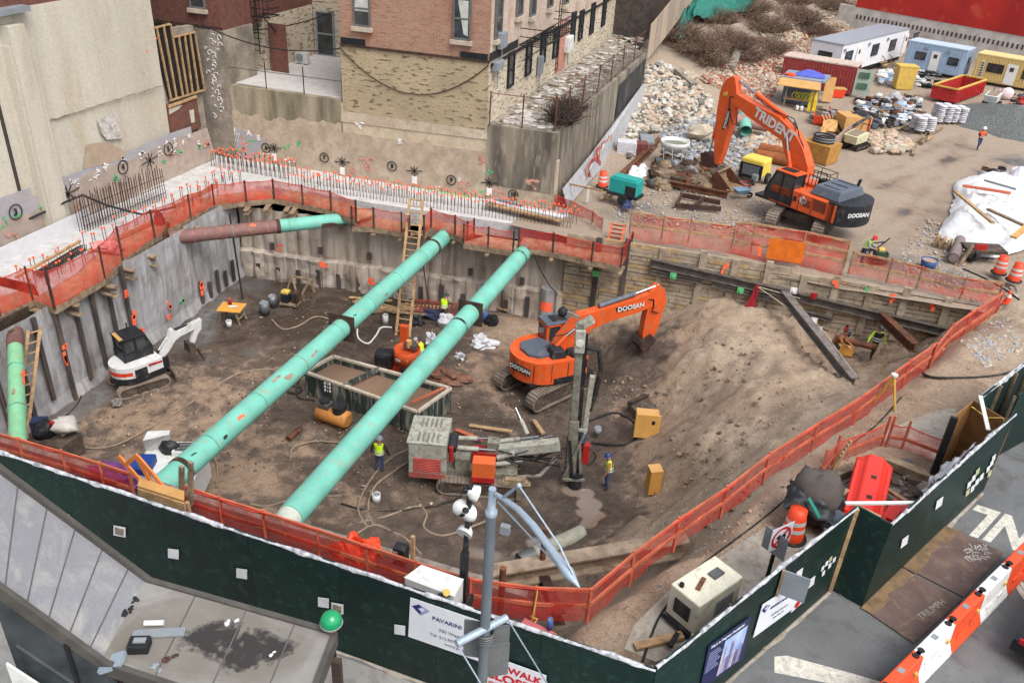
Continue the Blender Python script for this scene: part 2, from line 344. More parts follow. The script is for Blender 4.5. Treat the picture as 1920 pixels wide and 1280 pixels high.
nt.link(c,b.inputs['Base Color'])
wet=nt.new('ShaderNodeMapRange');wet.inputs[1].default_value=.0;wet.inputs[2].default_value=.35;wet.inputs[3].default_value=.42;wet.inputs[4].default_value=.92;nt.link(dryf,wet.inputs[0])
pm=nt.new('ShaderNodeMix',data_type='FLOAT');nt.link(nt.ramp(sep.outputs[2],.35,.6),pm.inputs[0]);nt.link(wet.outputs[0],pm.inputs[2]);pm.inputs[3].default_value=.1
nt.link(pm.outputs[0],b.inputs['Roughness'])
bp=nt.new('ShaderNodeBump');bp.inputs['Strength'].default_value=.7;bp.inputs['Distance'].default_value=.12
ad=nt.new('ShaderNodeMath',operation='MULTIPLY_ADD');ad.inputs[1].default_value=.35;nt.link(nC,ad.inputs[0]);nt.link(nD,ad.inputs[2])
sb=nt.new('ShaderNodeMath',operation='MULTIPLY');nt.link(ad.outputs[0],sb.inputs[0]);inv=nt.new('ShaderNodeMath',operation='SUBTRACT');inv.inputs[0].default_value=1;nt.link(nt.ramp(sep.outputs[2],.35,.6),inv.inputs[1]);nt.link(inv.outputs[0],sb.inputs[1])
nt.link(sb.outputs[0],bp.inputs['Height']);nt.link(bp.outputs[0],b.inputs['Normal'])
K['earth']=m
def ground(name,x0,x1,y0,y1,st,hf,dryf_,greyf,wetf,keep=None):
 xs=np.arange(x0,x1+st/2,st);ys=np.arange(y0,y1+st/2,st);X,Y=np.meshgrid(xs,ys,indexing='ij');Z=hf(X,Y)
 mb=MB();vs=np.stack([X,Y,Z],-1);a,bb=X.shape
 fs=[(i*bb+j,(i+1)*bb+j,(i+1)*bb+j+1,i*bb+j+1)for i in range(a-1)for j in range(bb-1)if keep is None or keep(xs[i]+st/2,ys[j]+st/2)]
 mb.add(vs.reshape(-1,3),fs,0,True);o=mb.build(name,K['earth'],origin=(0,0,0),**STRUCT)
 ca=o.data.color_attributes.new('dry','FLOAT_COLOR','POINT');d=dryf_(X,Y).ravel();g_=greyf(X,Y).ravel();w_=wetf(X,Y).ravel()
 ca.data.foreach_set('color',np.stack([d,g_,w_,np.ones_like(d)],1).ravel());return o
def blobs(lst):
 def f(X,Y):
  o=np.zeros(X.shape)
  for cx,cy,rx,ry,a in lst:
   d=((X-cx)/rx)**2+((Y-cy)/ry)**2;o=np.maximum(o,a*np.exp(-d*1.2))
  nz=np.array([fbm(x,y,.6,3,5.)for x,y in zip(X.ravel(),Y.ravel())]).reshape(X.shape)
  return o*(1+.7*nz)
 return f
def pitz(X,Y):
 Z=TER(X,Y).reshape(X.shape);D=np.clip(DRY(X,Y).reshape(X.shape),0,1)
 nz=np.array([fbm(x,y,.35,5,1.)for x,y in zip(X.ravel(),Y.ravel())]).reshape(X.shape)
 n2=np.array([abs(fbm(x,y,1.3,4,9.))for x,y in zip(X.ravel(),Y.ravel())]).reshape(X.shape)
 slope=np.clip((Z+6.9)/2,0,1)*np.clip((-.25-Z)/1,0,1);w_=PUD(X,Y)
 return np.minimum(Z+(nz*(.07+.30*slope)+(n2-.25)*(.12+.3*slope))*(1-np.clip(w_,0,1)),.02)-.05*np.clip(w_,0,1)
_pd=[P(*q,-7)for q in((1100,925),(1106,945),(1112,965),(1105,985),(1060,1012),(1020,1022),(975,1040),(600,720),(640,560),(560,560),(1070,920))]
PUD=blobs([(q[0],q[1],.42+.2*(i%3),.4+.15*(i%2),1.)for i,q in enumerate(_pd)]+[(-7.3,23.5,1.6,.6,.9)])
GREY=blobs([(-29,36,1.8,4,1),(-28.5,39.5,2.5,2,.9),(-28.6,33,1.6,2.2,.8),(-29,26,1.2,3,.8),(-28.8,22.5,1.5,2,.7),(-26,37.5,2.2,1.,.6),(-24,33,1.6,1.,.55),(-22,34.5,1.4,1,.5),(-26,31,1.2,2.0,.45)])
_e2=P(1826,752,2.6);_f0=P(1842,740,2.7);_f1=P(1960,648,2.7)
SITE=[(-31,15.9),(-5,15.9),(-5,13.4),(-1.4,12.2),(-.25,12.2),(3.62,18.98),(4.45,18.75),(8.25,25.4),(_e2[0],_e2[1]),(_f0[0],_f0[1]),(_f1[0],_f1[1]),(40,60),(-31,60)]
def inpoly(x,y,pg):
 ins=False;j=len(pg)-1
 for i in range(len(pg)):
  if(pg[i][1]>y)!=(pg[j][1]>y)and x<(pg[j][0]-pg[i][0])*(y-pg[i][1])/(pg[j][1]-pg[i][1])+pg[i][0]:ins=not ins
  j=i
 return ins
ground('pit_floor',-30.4,21,12.2,46,.22,pitz,lambda X,Y:DRY(X,Y),GREY,PUD,keep=lambda x,y:y<44.6+.04*x and inpoly(x,y,SITE))
yp=[]
for x,y in[(-14,48),(-8,47),(0,46),(8,46),(14,47),(25,46),(40,46),(-12,56),(0,56),(12,58),(30,58),(-10,70),(5,70),(20,70),(40,70),(0,82),(12,82),(30,85),(6,95),(20,95),(40,95),(8,110),(25,110),(45,110),(14,126),(28,122),(45,125),(10,140),(40,150),(-11,64)]:yp.append((x,y,-2.))
for x,y,z in[(-13,56,-1.8),(-13,62,-1.0),(-13.3,70,.2),(-13.5,78,1.4),(-9,66,-1.3),(-9,75,-.4),(-5.5,74,-1.8),(-12,85,2.2),(-7,85,.4),(-3.5,86,-1.3),(-12,95,3.0),(-6,95,1.4),(-1.5,95,-1.2),(-14,110,4),(-8,110,2.8),(-2,108,.5),(2,107,-1.7),(-12,125,4.6),(-4,125,2.4),(1.5,122,-.2),(-10,150,5.5),(0,150,4)]:yp.append((x,y,z))
YT=RBF([q[:2]for q in yp],[q[2]for q in yp],2.)
def yth(x,y):return float(YT([x],[y])[0])
def GY(px,py,dz=0.):
 z=-1.5
 for _ in range(22):q=P(px,py,z);z+=(yth(q[0],q[1])-z)*.45
 q=P(px,py,z);q[2]+=dz;return q
def yz(X,Y):
 Z=YT(X,Y).reshape(X.shape);nz=np.array([fbm(x,y,.16,5,3.)for x,y in zip(X.ravel(),Y.ravel())]).reshape(X.shape)
 n2=np.array([fbm(x,y,1.1,3,8.)for x,y in zip(X.ravel(),Y.ravel())]).reshape(X.shape)
 return Z+nz*.1+n2*.05-.05
_dk=[P(*q,-2)for q in((1700,355),(1640,385),(1720,400),(1790,300),(1745,270),(1830,275),(1650,345),(1560,460),(1400,370),(1290,360),(1340,330))]
RUTS=[]
for pl_ in([(1640,470),(1720,420),(1790,345),(1860,300),(1925,285)],[(1660,480),(1745,428),(1810,355),(1880,312),(1930,300)],[(1650,350),(1700,330),(1770,300),(1830,290)],[(1600,455),(1700,395),(1760,330),(1800,270),(1830,230)],[(1625,330),(1690,312),(1740,280),(1800,250)],[(1400,395),(1330,350),(1270,345),(1210,370)]):
 for i_ in range(len(pl_)-1):RUTS.append((P(*pl_[i_],-2),P(*pl_[i_+1],-2)))
def ydry(X,Y):
 o=np.full(X.shape,.98)
 for i,q in enumerate(_dk):d=((X-q[0])/2.6)**2+((Y-q[1])/2.)**2;o-=.26*np.exp(-d)
 for a_,b_ in RUTS:
  d_=b_-a_;L2=(d_[:2]@d_[:2]);t=np.clip(((X-a_[0])*d_[0]+(Y-a_[1])*d_[1])/L2,0,1);e_=np.hypot(X-a_[0]-t*d_[0],Y-a_[1]-t*d_[1]);o-=.3*np.exp(-(e_/.42)**2)
 return np.clip(o,.1,1)
_gv=[P(*q,-2)for q in((1890,330),(1860,370),(1850,420),(1790,440),(1900,300),(1260,410),(1310,415),(1220,385),(1720,500),(1800,530),(1270,330),(1200,400))]
ygrey=blobs([(q[0],q[1],3.2,2.2,.75)for q in _gv])
ground('yard_ground',-14,60,43.9,176,.55,yz,ydry,lambda X,Y:np.maximum(ygrey(X,Y),.42),lambda X,Y:X*0,keep=lambda x,y:True)
ST0=unit(V(.5,.866,0))
m_as=mat('asphalt',C(112,113,113),.85,var=.16,scale=.5,dirt=C(84,84,84),damt=.5,dscale=.5,bscale=40,fine=.2,bump=.2)
mb=MB();mb.poly([(-60,12.4,-.012),(-60,-40,-.012),(90,-40,-.012),(90,120,-.012),(58,116,-.012),(8.0,25.7,-.012),(3.2,19.2,-.012),(-.5,12.5,-.012)][::1]);mb.build('street',m_as,origin=(0,0,0),**STRUCT)
m_sw=mat('pavement concrete',C(150,148,143),.85,var=.12,scale=.8,dirt=C(116,112,106),damt=.5,bscale=30,fine=.15)
mb=MB();mb.poly([(-24,12.6,.0),(-24,8.2,.0),(-3.6,7.6,.0),(-1,9.5,0),(-.3,12.0,.0)]);mb.build('pavement',m_sw,origin=(0,0,0),**STRUCT)
m_ap=mat('old pavement concrete',C(176,168,154),.85,var=.12,scale=.7,dirt=C(128,110,92),damt=.6,bscale=30)
def patch(name,pts,z,m_,th_=.03):
 q=[P(x,y,z)for x,y in pts];mb=MB();mb.prism([k-V(0,0,th_)for k in q],(0,0,th_));return mb.build(name,m_,**STRUCT)
patch('pavement_slab',[(1500,1000),(1440,985),(1400,1010),(1340,1050),(1270,1090),(1190,1170),(1170,1215),(1230,1240),(1330,1190),(1420,1110),(1560,1000)],.03,m_ap)
patch('pavement_slab',[(1700,790),(1760,768),(1790,765),(1800,790),(1790,850),(1770,870),(1660,830),(1655,812)],.03,m_ap)
def streetmark(name,pts,m_,z=.0):
 mb=MB();mb.poly([P(x,y,z)for x,y in pts]);return mb.build(name,m_,**STRUCT)
m_rm=mat('worn road paint',C(214,210,196),.8,var=.12,dirt=C(140,138,132),damt=.55,dscale=3)
streetmark('road_marking',[(1452,1230),(1475,1228),(1600,1262),(1670,1283),(1650,1300),(1555,1280),(1452,1260)],m_rm)
tb_=MB();tb_.text('ONL',(0,0,0),(1,0,0),(0,1,0),1.,lift=0,depth=0.,bold=.035);q_=np.array(tb_.v);xm=q_[:,0].max();q_[:,1]-=q_[:,1].min();hm_=q_[:,1].max()
oL=P(1833,945,-.004);xu=(oL-P(1880,960,-.004))/.5;yu=(P(1835,1012,-.004)-P(1880,962,-.004))/hm_
mb=MB();mb.add([oL+xu*(x-xm)+yu*y+V(0,0,.0)for x,y,_ in q_],tb_.f);mb.build('road_lettering',m_rm,**STRUCT)
for pts in([(1898,1090),(1906,1088),(1928,1118),(1920,1124)],[(1908,1088),(1914,1086),(1934,1110),(1928,1116)]):streetmark('road_marking',pts,m_rm)
m_pile=mat('stained pile concrete',C(192,178,162),.9,var=.35,scale=1.3,col2=C(134,120,106),dirt=C(184,176,168),damt=.55,dscale=.8,streak=True,bump=.4)
m_shot=mat('grey sprayed concrete',C(178,177,178),.9,var=.28,scale=1.4,col2=C(146,143,142),dirt=C(116,108,102),damt=.6,dscale=1.0,streak=True,bump=.35)
m_flange=mat('soldier pile flange',C(84,76,72),.85,var=.35,dirt=C(118,96,84),damt=.5,streak=True)
m_conc=mat('rough concrete',C(150,140,128),.9,var=.2,dirt=C(100,92,84),damt=.5,streak=True,bump=.3)
BW0,BW1=V(-30.3,40.75,0),V(-10.3,43.4,0);bd=unit(BW1-BW0);bn=V(bd[1],-bd[0],0);BL=np.linalg.norm(BW1-BW0)
wall=root('pile_wall','stained concrete pile wall at the back of the pit below the two long green pipes','retaining wall',(-20,42,-7))
rows=[]
for z in np.concatenate([np.linspace(-7.6,-5.3,9),np.linspace(-5.15,-2.45,12)]):
 row=[]
 for s_ in np.arange(0,BL+.01,.11):
  o=.16*math.sqrt(max(0,1-((s_%.75)/.375-1)**2))+.10*fbm(s_,z,.7,4,2)
  if z<-5.2:o+=.22+.10*fbm(s_,z,1.3,3,7)+.06*(int(s_/.9)%3)
  row.append(BW0+bd*s_+bn*(o-.25)+V(0,0,z+(.06*fbm(s_,0,.5,2))))
 rows.append(row)
MB().grid(rows,smooth=False).build('pile_face',m_pile,wall,True)
for i in range(15):
 s_=1.2+i*1.3;z0=-6.5+.1*math.sin(i*5);q=BW0+bd*s_+bn*.2
 MB().box(q+V(0,0,z0),(.26,.1,1.1+.3*math.sin(i*3)),math.atan2(bd[1],bd[0])).build('pile_flange',m_flange,wall,True)
for i in range(6):
 q=BW0+bd*(2.2+i*3.1)+bn*.12;MB().box(q+V(0,0,-4.7+.2*math.sin(i*7)),(.26,.1,.45),math.atan2(bd[1],bd[0])).build('pile_flange',m_flange,wall,True)
q=BW0+bd*(BL-.9)+bn*.2
MB().cyl(q+V(0,0,-7.2),q+V(0,0,-4.9),.42,n=14).build('pile',m_shot,wall,True)
MB().add([q+V(.43*math.cos(a),.43*math.sin(a),z)for z in(-6.3,-5.7)for a in np.linspace(3.8,5.7,8)],[(j,j+1,8+j+1,8+j)for j in range(7)]).build('survey_mark',K['spray'],wall,True,label='orange paint patch on the round pile')
for a_,z_,s_ in((2.9,-4.6,.5),(5.6,-5.2,.4),(11,-4.9,.5),(8.5,-6,.4)):
 q=BW0+bd*a_+bn*.5+V(0,0,z_);mb=MB()
 for _ in range(5):mb.box(q+bd*random.uniform(-s_/2,s_/2)+V(0,0,random.uniform(-s_/2,s_/2)),(random.uniform(.1,.3),.02,random.uniform(.08,.25)),math.atan2(bd[1],bd[0]))
 mb.build('survey_mark',K['spray'],wall,True)
lw=root('shotcrete_wall','grey sprayed concrete wall with dark upright steel piles along the left side of the pit','retaining wall',(-29.8,30,-7))
def lwx(y):return-29.6-.035*(max(y,24)-24)
rows=[]
for z in np.linspace(-7.6,-1.85,20):
 rows.append([V(lwx(y)-.1+.10*fbm(y,z,.5,4,4)+(.18 if 31.2<y<35.6 else 0)+.25*max(0,(-6.4-z))*(1+.6*fbm(y,0,.8,2)),y,z)for y in np.arange(16.5,40.95,.16)])
MB().grid(rows,smooth=False).build('sprayed_face',m_shot,lw,True)
for i,y in enumerate([18.5,19.8,21,22.2,23.5,24.7,25.9,27.1,28.2,29.3,30.4,36.3,37.1,37.9,38.7,39.5]):
 zt,zb=(-1.9,-6.6+.4*math.sin(i*4))if y<31 else(-5.6+.2*math.sin(i*3),-6.8)
 MB().bar((lwx(y)+.1,y,zb),(lwx(y)+.1,y,zt),.2,.12,(1,0,0)).build('pile_flange',m_flange,lw,True)
for y,z,hh,mm in((25.9,-4.4,1.,'spray'),(30.55,-4.9,.9,'spray'),(30.4,-3.2,.7,'spray'),(33.2,-5.3,.4,'spray'),(33,-6,.25,'spray'),(34.2,-5.6,.35,'spraygreen'),(36.3,-5.8,.8,'spray'),(30.9,-5.9,.5,'spray')):
 mb=MB();xx=lwx(y)+(.19 if y<31 or y>36 else.33)
 for _ in range(5):mb.box((xx,y+random.uniform(-.14,.14),z+random.uniform(-hh/2,hh/2)),(.03,random.uniform(.1,.22),random.uniform(.15,.45)*hh))
 mb.build('survey_mark',K[mm],lw,True)
MB().box((-17.3,15.85,-3.85),(26.6,.4,7.4)).build('pit_edge_wall',m_conc,**tags('concrete wall under the near edge of the pit behind the green hoarding','retaining wall'))
lag=root('lagging_wall','timber lagging wall of stacked boards with steel waler beams above the sand mound','retaining wall',(0,44,-6))
ld=unit(LAG1-LAG0);ln=V(ld[1],-ld[0],0);LL=np.linalg.norm(LAG1-LAG0);lz=math.atan2(ld[1],ld[0])
m_lag=mat('muddy lagging board',C(186,170,146),.88,var=.22,scale=2,dirt=C(126,104,82),damt=.6,dscale=.7)
m_lag2=mat('fresh lagging board',C(194,166,124),.85,var=.2,scale=2,dirt=C(140,112,82),damt=.5)
MB().box((LAG0+LAG1)/2-ln*.12+V(0,0,-4.62),(LL,.12,5.3),lz).build('shadow_gap_backing',mat('shade dark soil behind boards',C(58,46,38),.95),lag,True)  # backing coloured dark to stand for the shade in the board gaps
mb=MB()
for r_i in range(23):
 z=-7.1+r_i*.25;s_=-.1
 while s_<LL*(1 if r_i<21 else.72 if r_i<22 else.5):
  L_=random.choice([.9,1.2,1.6,2.1]);e_=min(L_,LL-s_)
  g1=random.choice([.012,.03,.05])
  mb.box(LAG0+ld*(s_+e_/2)+ln*random.uniform(-.02,.03)+V(0,0,z+g1/2),(e_-random.choice([.01,.02,.05]),.08,.25-g1),lz,random.choice([0,0,0,1]if s_<5 else[0,0,0,0,0,0,1]));s_+=L_
mb.build('lagging_boards',[m_lag,m_lag2],lag,True)
for i,px in enumerate([1118,1170,1235,1310,1370,1432,1500,1560,1625,1690,1770]):
 q=W(px,520+.12*(px-1200),LAG0,LAG1)
 MB().bar((q[0],q[1]-.08,-7 if px<1250 else-4.6),(q[0],q[1]-.08,(-1.7 if i%2 else-1.9)+(.45 if px<1450 else.2)),.3 if px<1300 else.36,.14,(0,1,0)).build('soldier_pile',m_flange if px<1200 else m_lag,lag,True)
def wal(a,b_,z0,z1,w_,h_,m_=None,off=.22):
 A_=W(*a,LAG0,LAG1)+ln*off;B_=W(*b_,LAG0,LAG1)+ln*off
 mb=MB();mb.bar(A_+V(0,0,h_/2),B_+V(0,0,h_/2),w_,.05);mb.bar(A_-V(0,0,h_/2),B_-V(0,0,h_/2),w_,.05);mb.bar(A_,B_,.06,h_-.05);mb.build('waler_beam',m_ or K['darkrust'],lag,True)
m_wal=mat('grey waler steel',C(110,102,94),.75,.1,var=.3,dirt=C(74,62,54),damt=.5)
wal((1222,488),(1500,552),0,0,.4,.42,m_wal);wal((1500,553),(1775,618),0,0,.4,.42,m_wal)
wal((1222,505),(1318,524),0,0,.2,.2,m_wal,.3);wal((1335,528),(1450,556),0,0,.2,.2,m_wal,.3);wal((1512,582),(1560,595),0,0,.2,.2,m_wal,.3)
for px,py,mm in((1264,511,'spraygreen'),(1389,538,'spraygreen'),(1488,538,'spraywhite'),(1120,507,'spraygreen'),(1627,543,'spraygreen'),(1525,548,'redp'),(1526,594,'spraywhite')):
 q=W(px,py,LAG0,LAG1)+ln*(.46 if px!=1627 else.1);mb=MB();mb.box(q,(.34,.05,.34),lz);mb.cyl(q,q+ln*.12,.06,n=8);mb.build('tie_plate',K[mm],lag,True)
for px,py in((1565,470+60),(1360,500),(1672,558),(1745,575),(1425,470)):
 q=W(px,py,LAG0,LAG1)+ln*.24;mb=MB()
 for _ in range(4):mb.box(q+V(random.uniform(-.12,.12),0,random.uniform(-.25,.25)),(.16,.02,.2),lz)
 mb.build('survey_mark',K['spray'],lag,True)
def ibeam(name,a,b_,w_,h_,m_,label,cat='beam',parent=None,group=None,up=(0,0,1),tk=.05):
 a=np.asarray(a);b_=np.asarray(b_);d=unit(b_-a);sd=unit(np.cross(d,up));u=np.cross(sd,d);mb=MB()
 mb.bar(a+u*h_/2,b_+u*h_/2,w_,tk,up);mb.bar(a-u*h_/2,b_-u*h_/2,w_,tk,up);mb.bar(a,b_,tk,h_-tk,up)
 return mb.build(name,m_,parent,parent is not None,**(tags(label,cat,group)if parent is None else{}))
m_rak=mat('weathered steel beam',C(140,132,126),.6,.2,var=.25,dirt=C(100,78,64),damt=.5,dscale=2)
a=W(1470,545,LAG0,LAG1)+ln*.5;b_=GT(1600,722,.15);ibeam('raker_beam',a,b_,.42,.42,m_rak,'long grey steel raker beam sloping from the timber wall down to the netting fence')
a=W(1652,585,LAG0,LAG1)+ln*.5;b_=P(1715,652,-2.2);ibeam('raker_beam',a,b_,.4,.4,K['rust'],'shorter rusty raker beam beside the worker in the dark vest')
mb=MB();mb.poly([(-45,12.2,-.06),(-3.2,12.2,-.06),(-3.2,15.66,-.06),(-45,15.66,-.06)]);mb.build('site_strip',K['earth'],origin=(0,0,0),**STRUCT)
MB().box((-33.8,26,-4.6),(6.2,34,5.2)).build('site_bank',K['earth'],**STRUCT)
def off_poly(pts,d):
 out=[]
 for i,p in enumerate(pts):
  t=unit((pts[min(i+1,len(pts)-1)]-pts[max(i-1,0)])*V(1,1,0));out.append(p+V(-t[1],t[0],0)*d)
 return out
def netrun(r,pts,hs,material,posts=True,pm='darkrust',rails=(),pw=.09,sag=.06,hem=True,rm='wood',postup=.12,seed=0,bulge=.08,low=0.):
 """netting, rails and posts along the foot points pts, with heights hs"""
 rows=[];n_=7
 for i in range(len(pts)-1):
  L_=np.linalg.norm(pts[i+1]-pts[i]);k=max(2,int(L_/.3));nrm=unit(V(-(pts[i+1]-pts[i])[1],(pts[i+1]-pts[i])[0],0))
  for j in range(k+(i==len(pts)-2)):
   t=j/k;p=lerp(pts[i],pts[i+1],t);h_=hs[i]*(1-t)+hs[i+1]*t-sag*4*t*(1-t);row=[]
   for q in range(n_):
    u=q/(n_-1);row.append(p+V(0,0,h_*u+low*(1-u)*(1+.6*fbm(p[0],p[1],.7,2,seed)))+nrm*bulge*(fbm(p[0]+seed,p[1]+u*2,1.1,3,seed)+math.sin(u*math.pi)*.5*(4*t*(1-t))));
   rows.append(row)
 MB().grid(rows).build('netting',material,r,True)
 if hem:MB().tube([q[-1]for q in rows],.022,5).build('hem',K['netedge'],r,True)
 for hz in rails:
  for i in range(len(pts)-1):
   a=pts[i]+V(0,0,hs[i]*hz);b_=pts[i+1]+V(0,0,hs[i+1]*hz);MB().bar(a,b_,.05,.12).build('rail',K[rm],r,True)
 if posts:
  for p,h_ in zip(pts,hs):MB().box(p+V(0,0,h_/2),(pw,pw,h_+postup*(.6+.8*random.random())),random.random()).build('post',K[pm],r,True)
ZL=-1.85
lpost=[(-150,660),(-40,612),(0,590),(62,562),(102,577),(197,522),(230,488),(290,445),(358,408),(402,385),(462,377),(514,372)]
LP=[P(x,y,ZL)for x,y in lpost]
bpost=[(514,372),(568,383),(621,394),(668,413)]
BP=[P(x,y,ZL)for x,y in bpost];BP=[p-V(0,.0,0)for p in BP]
def deck(r,pts,wd_,name='deck',m_='wood',tk=.1,fascia=.32):
 inn=off_poly(pts,wd_)
 for i in range(len(pts)-1):
  mb=MB();a,b_,c_,d_=pts[i],pts[i+1],inn[i+1],inn[i]
  mb.hexa([a-V(0,0,tk),b_-V(0,0,tk),c_-V(0,0,tk),d_-V(0,0,tk),a-V(0,0,.0),b_,c_,d_]);mb.build(name,K[m_],r,True)
  MB().bar(a-V(0,0,fascia/2),b_-V(0,0,fascia/2),.06,fascia).build('fascia_board',K['oldwood'],r,True)
m_deck=mat('scuffed deck board',C(196,160,128),.85,var=.2,dirt=C(150,110,90),damt=.5);K['deck']=m_deck
r=root('walkway','timber walkway with orange netting running along the left edge of the pit','walkway',LP[4])
LPr=LP[::-1];deck(r,LPr,-1.5,'deck','deck')
for i,(px,py)in enumerate([(235,505),(275,480),(345,437),(360,425),(130,570),(75,583),(200,536)]):
 q=P(px,py,ZL-.4);MB().bar(q-V(1.4,.1,0),q+V(.5,.06,0),.3,.06).bar(q-V(1.4,.1,.25),q+V(.5,.06,-.25+.0)-V(0,0,.25),.3,.06).bar(q-V(1.4,.1,.13),q+V(.5,.06,-.13),.05,.2).build('bracket_beam',K['oldwood']if i!=2 else K['wood'],r,True)
for i,(px,py)in enumerate([(462,392),(498,392),(536,394),(548,398)]):
 q=P(px,py,ZL-.35);MB().bar(q+V(-.25,.8,0),q+V(.1,-.25,0),.3,.05).bar(q+V(-.25,.8,-.25),q+V(.1,-.25,-.25),.3,.05).bar(q+V(-.25,.8,-.12),q+V(.1,-.25,-.12),.05,.2).build('bracket_beam',K['oldwood'],r,True)
netrun(r,LP,[1.6,1.6,1.65,1.6,1.75,1.65,1.75,1.5,1.3,1.25,1.2,1.15],K['net'],seed=1)
r=root('walkway','timber walkway with orange netting at the far left corner of the pit wall','walkway',BP[1]);deck(r,BP,1.5,'deck','deck');netrun(r,BP,[1.15]*4,K['net'],seed=2)
ZB=-2.3
for nm,lab,pts,net,hts in[('walkway','timber walkway with thin netting between the wooden ladder and the corner posts',[(660,424),(701,426),(753,435),(768,441)],'netthin',1.15),('walkway','short netted platform above the end of the left long green pipe',[(795,440),(808,427),(853,440),(876,452),(888,447)],'net',1.15),('walkway','timber platform with pale netting between the ends of the two long green pipes',[(869,456),(915,463),(962,471)],'netthin',1.15),('walkway','long timber platform with red netting at the right end of the concrete pile wall',[(972,463),(1036,472),(1109,489),(1164,499),(1182,470)],'rednet',1.1)]:
 pp=[P(x,y,ZB)for x,y in pts];r=root(nm,lab,'walkway',pp[1]);pd=pp if len(pts)<5 else(pp[:-1])
 deck(r,pd,1.45,'deck','deck');netrun(r,pp,[hts]*len(pp),K[net],seed=len(pts)+pts[0][0],bulge=.03)
 for p in pp[1:-1]:MB().bar(p+V(0,.9,-.42),p+V(0,-.3,-.42),.2,.1).build('bracket_beam',K['oldwood'],r,True)
def nets(label,pts,z,hgt_,net,rails=(),pm='wood',seed=0,pw=.07,grp=None,rm='wood',low=0.,name='netting_fence',bulge=.1,postup=.12):
 pp=[P(x,y,z)if not hasattr(z,'__len__')else P(x,y,z[i])for i,(x,y)in enumerate(pts)]
 r=root(name,label,'netting fence',pp[0],group=grp);hs=hgt_ if hasattr(hgt_,'__len__')else[hgt_]*len(pp)
 netrun(r,pp,hs,K[net],rails=rails,pm=pm,seed=seed,pw=pw,rm=rm,low=low,bulge=bulge,postup=postup);return r
nets('sagging pale netting on timber rails above the timber wall right of the ladder platform',[(1180,436),(1240,447),(1290,453),(1372,466)],-1.5,1.3,'netthin',(.45,.95),'oldwood',11,low=-.3)
nets('drooping orange netting on timber rails under the big orange excavator',[(1372,462),(1408,470),(1500,486),(1582,502)],-1.6,[1.4,1.6,1.6,1.55],'net',(.25,.62,.98),'wood',12,low=-.5,bulge=.2)
nets('faded pink netting along the top of the timber wall near the far right corner',[(1590,512),(1662,528),(1718,540),(1800,560),(1868,568)],-1.75,[1.25,1.3,1.2,1.15,1.2],'netthin',(.5,.95),'oldwood',13)
nets('loose red netting round the concrete corner beside the turquoise generator',[(1040,392),(1068,400),(1110,418),(1128,432)],-1.9,[.9,.8,.7,.8],'rednet',(),'oldwood',14,bulge=.25)
q=P(1500,470,-1.2);MB().box(P(1474,470,-1.1),(1.9,.04,1.2),lz).build('orange_board',mat('orange panel',C(238,120,30),.7),**tags('flat orange panel tied to the netting below the big orange excavator','board'))
NF=[(1100,1165),(1180,1095),(1262,1030),(1350,970),(1430,905),(1520,845),(1600,795),(1690,725),(1740,690)]
zz=[-.05,-.1,-.1,-.12,-.12,-.12,-.12,-.2,-.3]
r=nets('long red orange netting fence climbing along the street side of the excavation',NF,zz,1.15,'rednet',(.5,.97),'orangewood',21,rm='orangewood')
r=nets('red netting fence panel leading to the far right corner of the pit',[(1742,692),(1772,655),(1805,630),(1868,585)],[-.3,-.5,-.7,-1.2],[1.15,1.2,1.2,1.1],'rednet',(.4,.95),'orangewood',22,rm='orangewood')
MB().bar(P(1750,660,-.55),P(1868,585,-1.25),.06,.35).bar(P(1720,690,-.3),P(1760,650,-.3),.5,.12).build('toe_board',K['wood'],r,True)
NL=[(1100,1165),(1000,1162),(880,1146),(780,1114),(690,1083),(600,1052),(500,1018),(420,992),(352,968)]
r=nets('red orange netting fence with double rails behind the green hoarding below the long pipes',NL,[-.05]*3+[-.1]*6,[1.15]*9,'rednet',(.5,.97),'orangewood',23,rm='orangewood')
nets('red orange netting fence behind the hoarding left of the timber platform',[(255,945),(200,926),(130,904),(50,880),(-30,858)],-.1,1.15,'rednet',(.5,.97),'orangewood',24,rm='orangewood')
for lab,pts,sd in(('short red netting panel left of the red plastic barrier',[(1535,902),(1560,872),(1652,836)],31),('short red netting panel right of the red plastic barrier',[(1660,838),(1690,842),(1768,872)],32)):
 nets(lab,pts,0,.95,'netthin',(.45,),'orangewood',sd,rm='orangewood',postup=.5,bulge=.03)
m_slab=mat('white insulated slab',C(204,202,199),.8,var=.1,dirt=C(158,150,142),damt=.5,scale=1.2,dscale=1.6)
BBA,BBB=P(420,298,-2),P(1040,394,-2);LBA,LBB=P(-30,504,-2),P(418,299,-2)
inL=off_poly(LPr,-1.55);
mb=MB();pl=[q*V(1,1,0)+V(0,0,-1.82)for q in inL];ou=[V(-36.2,q[1],-1.82)for q in inL];ou[0]=V(-36.2,47.2,-1.82);pl[0]=V(-29.6,43.6,-1.82)
for i in range(len(pl)-1):mb.hexa([pl[i]-V(0,0,.8),pl[i+1]-V(0,0,.8),ou[i+1]-V(0,0,.8),ou[i]-V(0,0,.8),pl[i],pl[i+1],ou[i+1],ou[i]],1 if pl[i][1]+pl[i+1][1]>73 else 0)
mb.build('underpinning_slab',[mat('pale grey slab',C(196,194,192),.85,var=.1,dirt=C(160,154,148),damt=.45,scale=1.2),m_slab],**tags('pale grey underpinning slab with rebar along the foot of the cream wall','slab'))
bi=[V(-29.6,43.62,-1.9),V(-22.5,43.6,-1.9),V(-13.5,44.6,-2.05),V(-10.5,45.1,-2.1)]
mb=MB();bo=[V(-35.3,47.4,-1.83),V(-24,47.9,-1.9),V(-14,48.4,-2.0),V(-11.6,48.4,-2.05)]
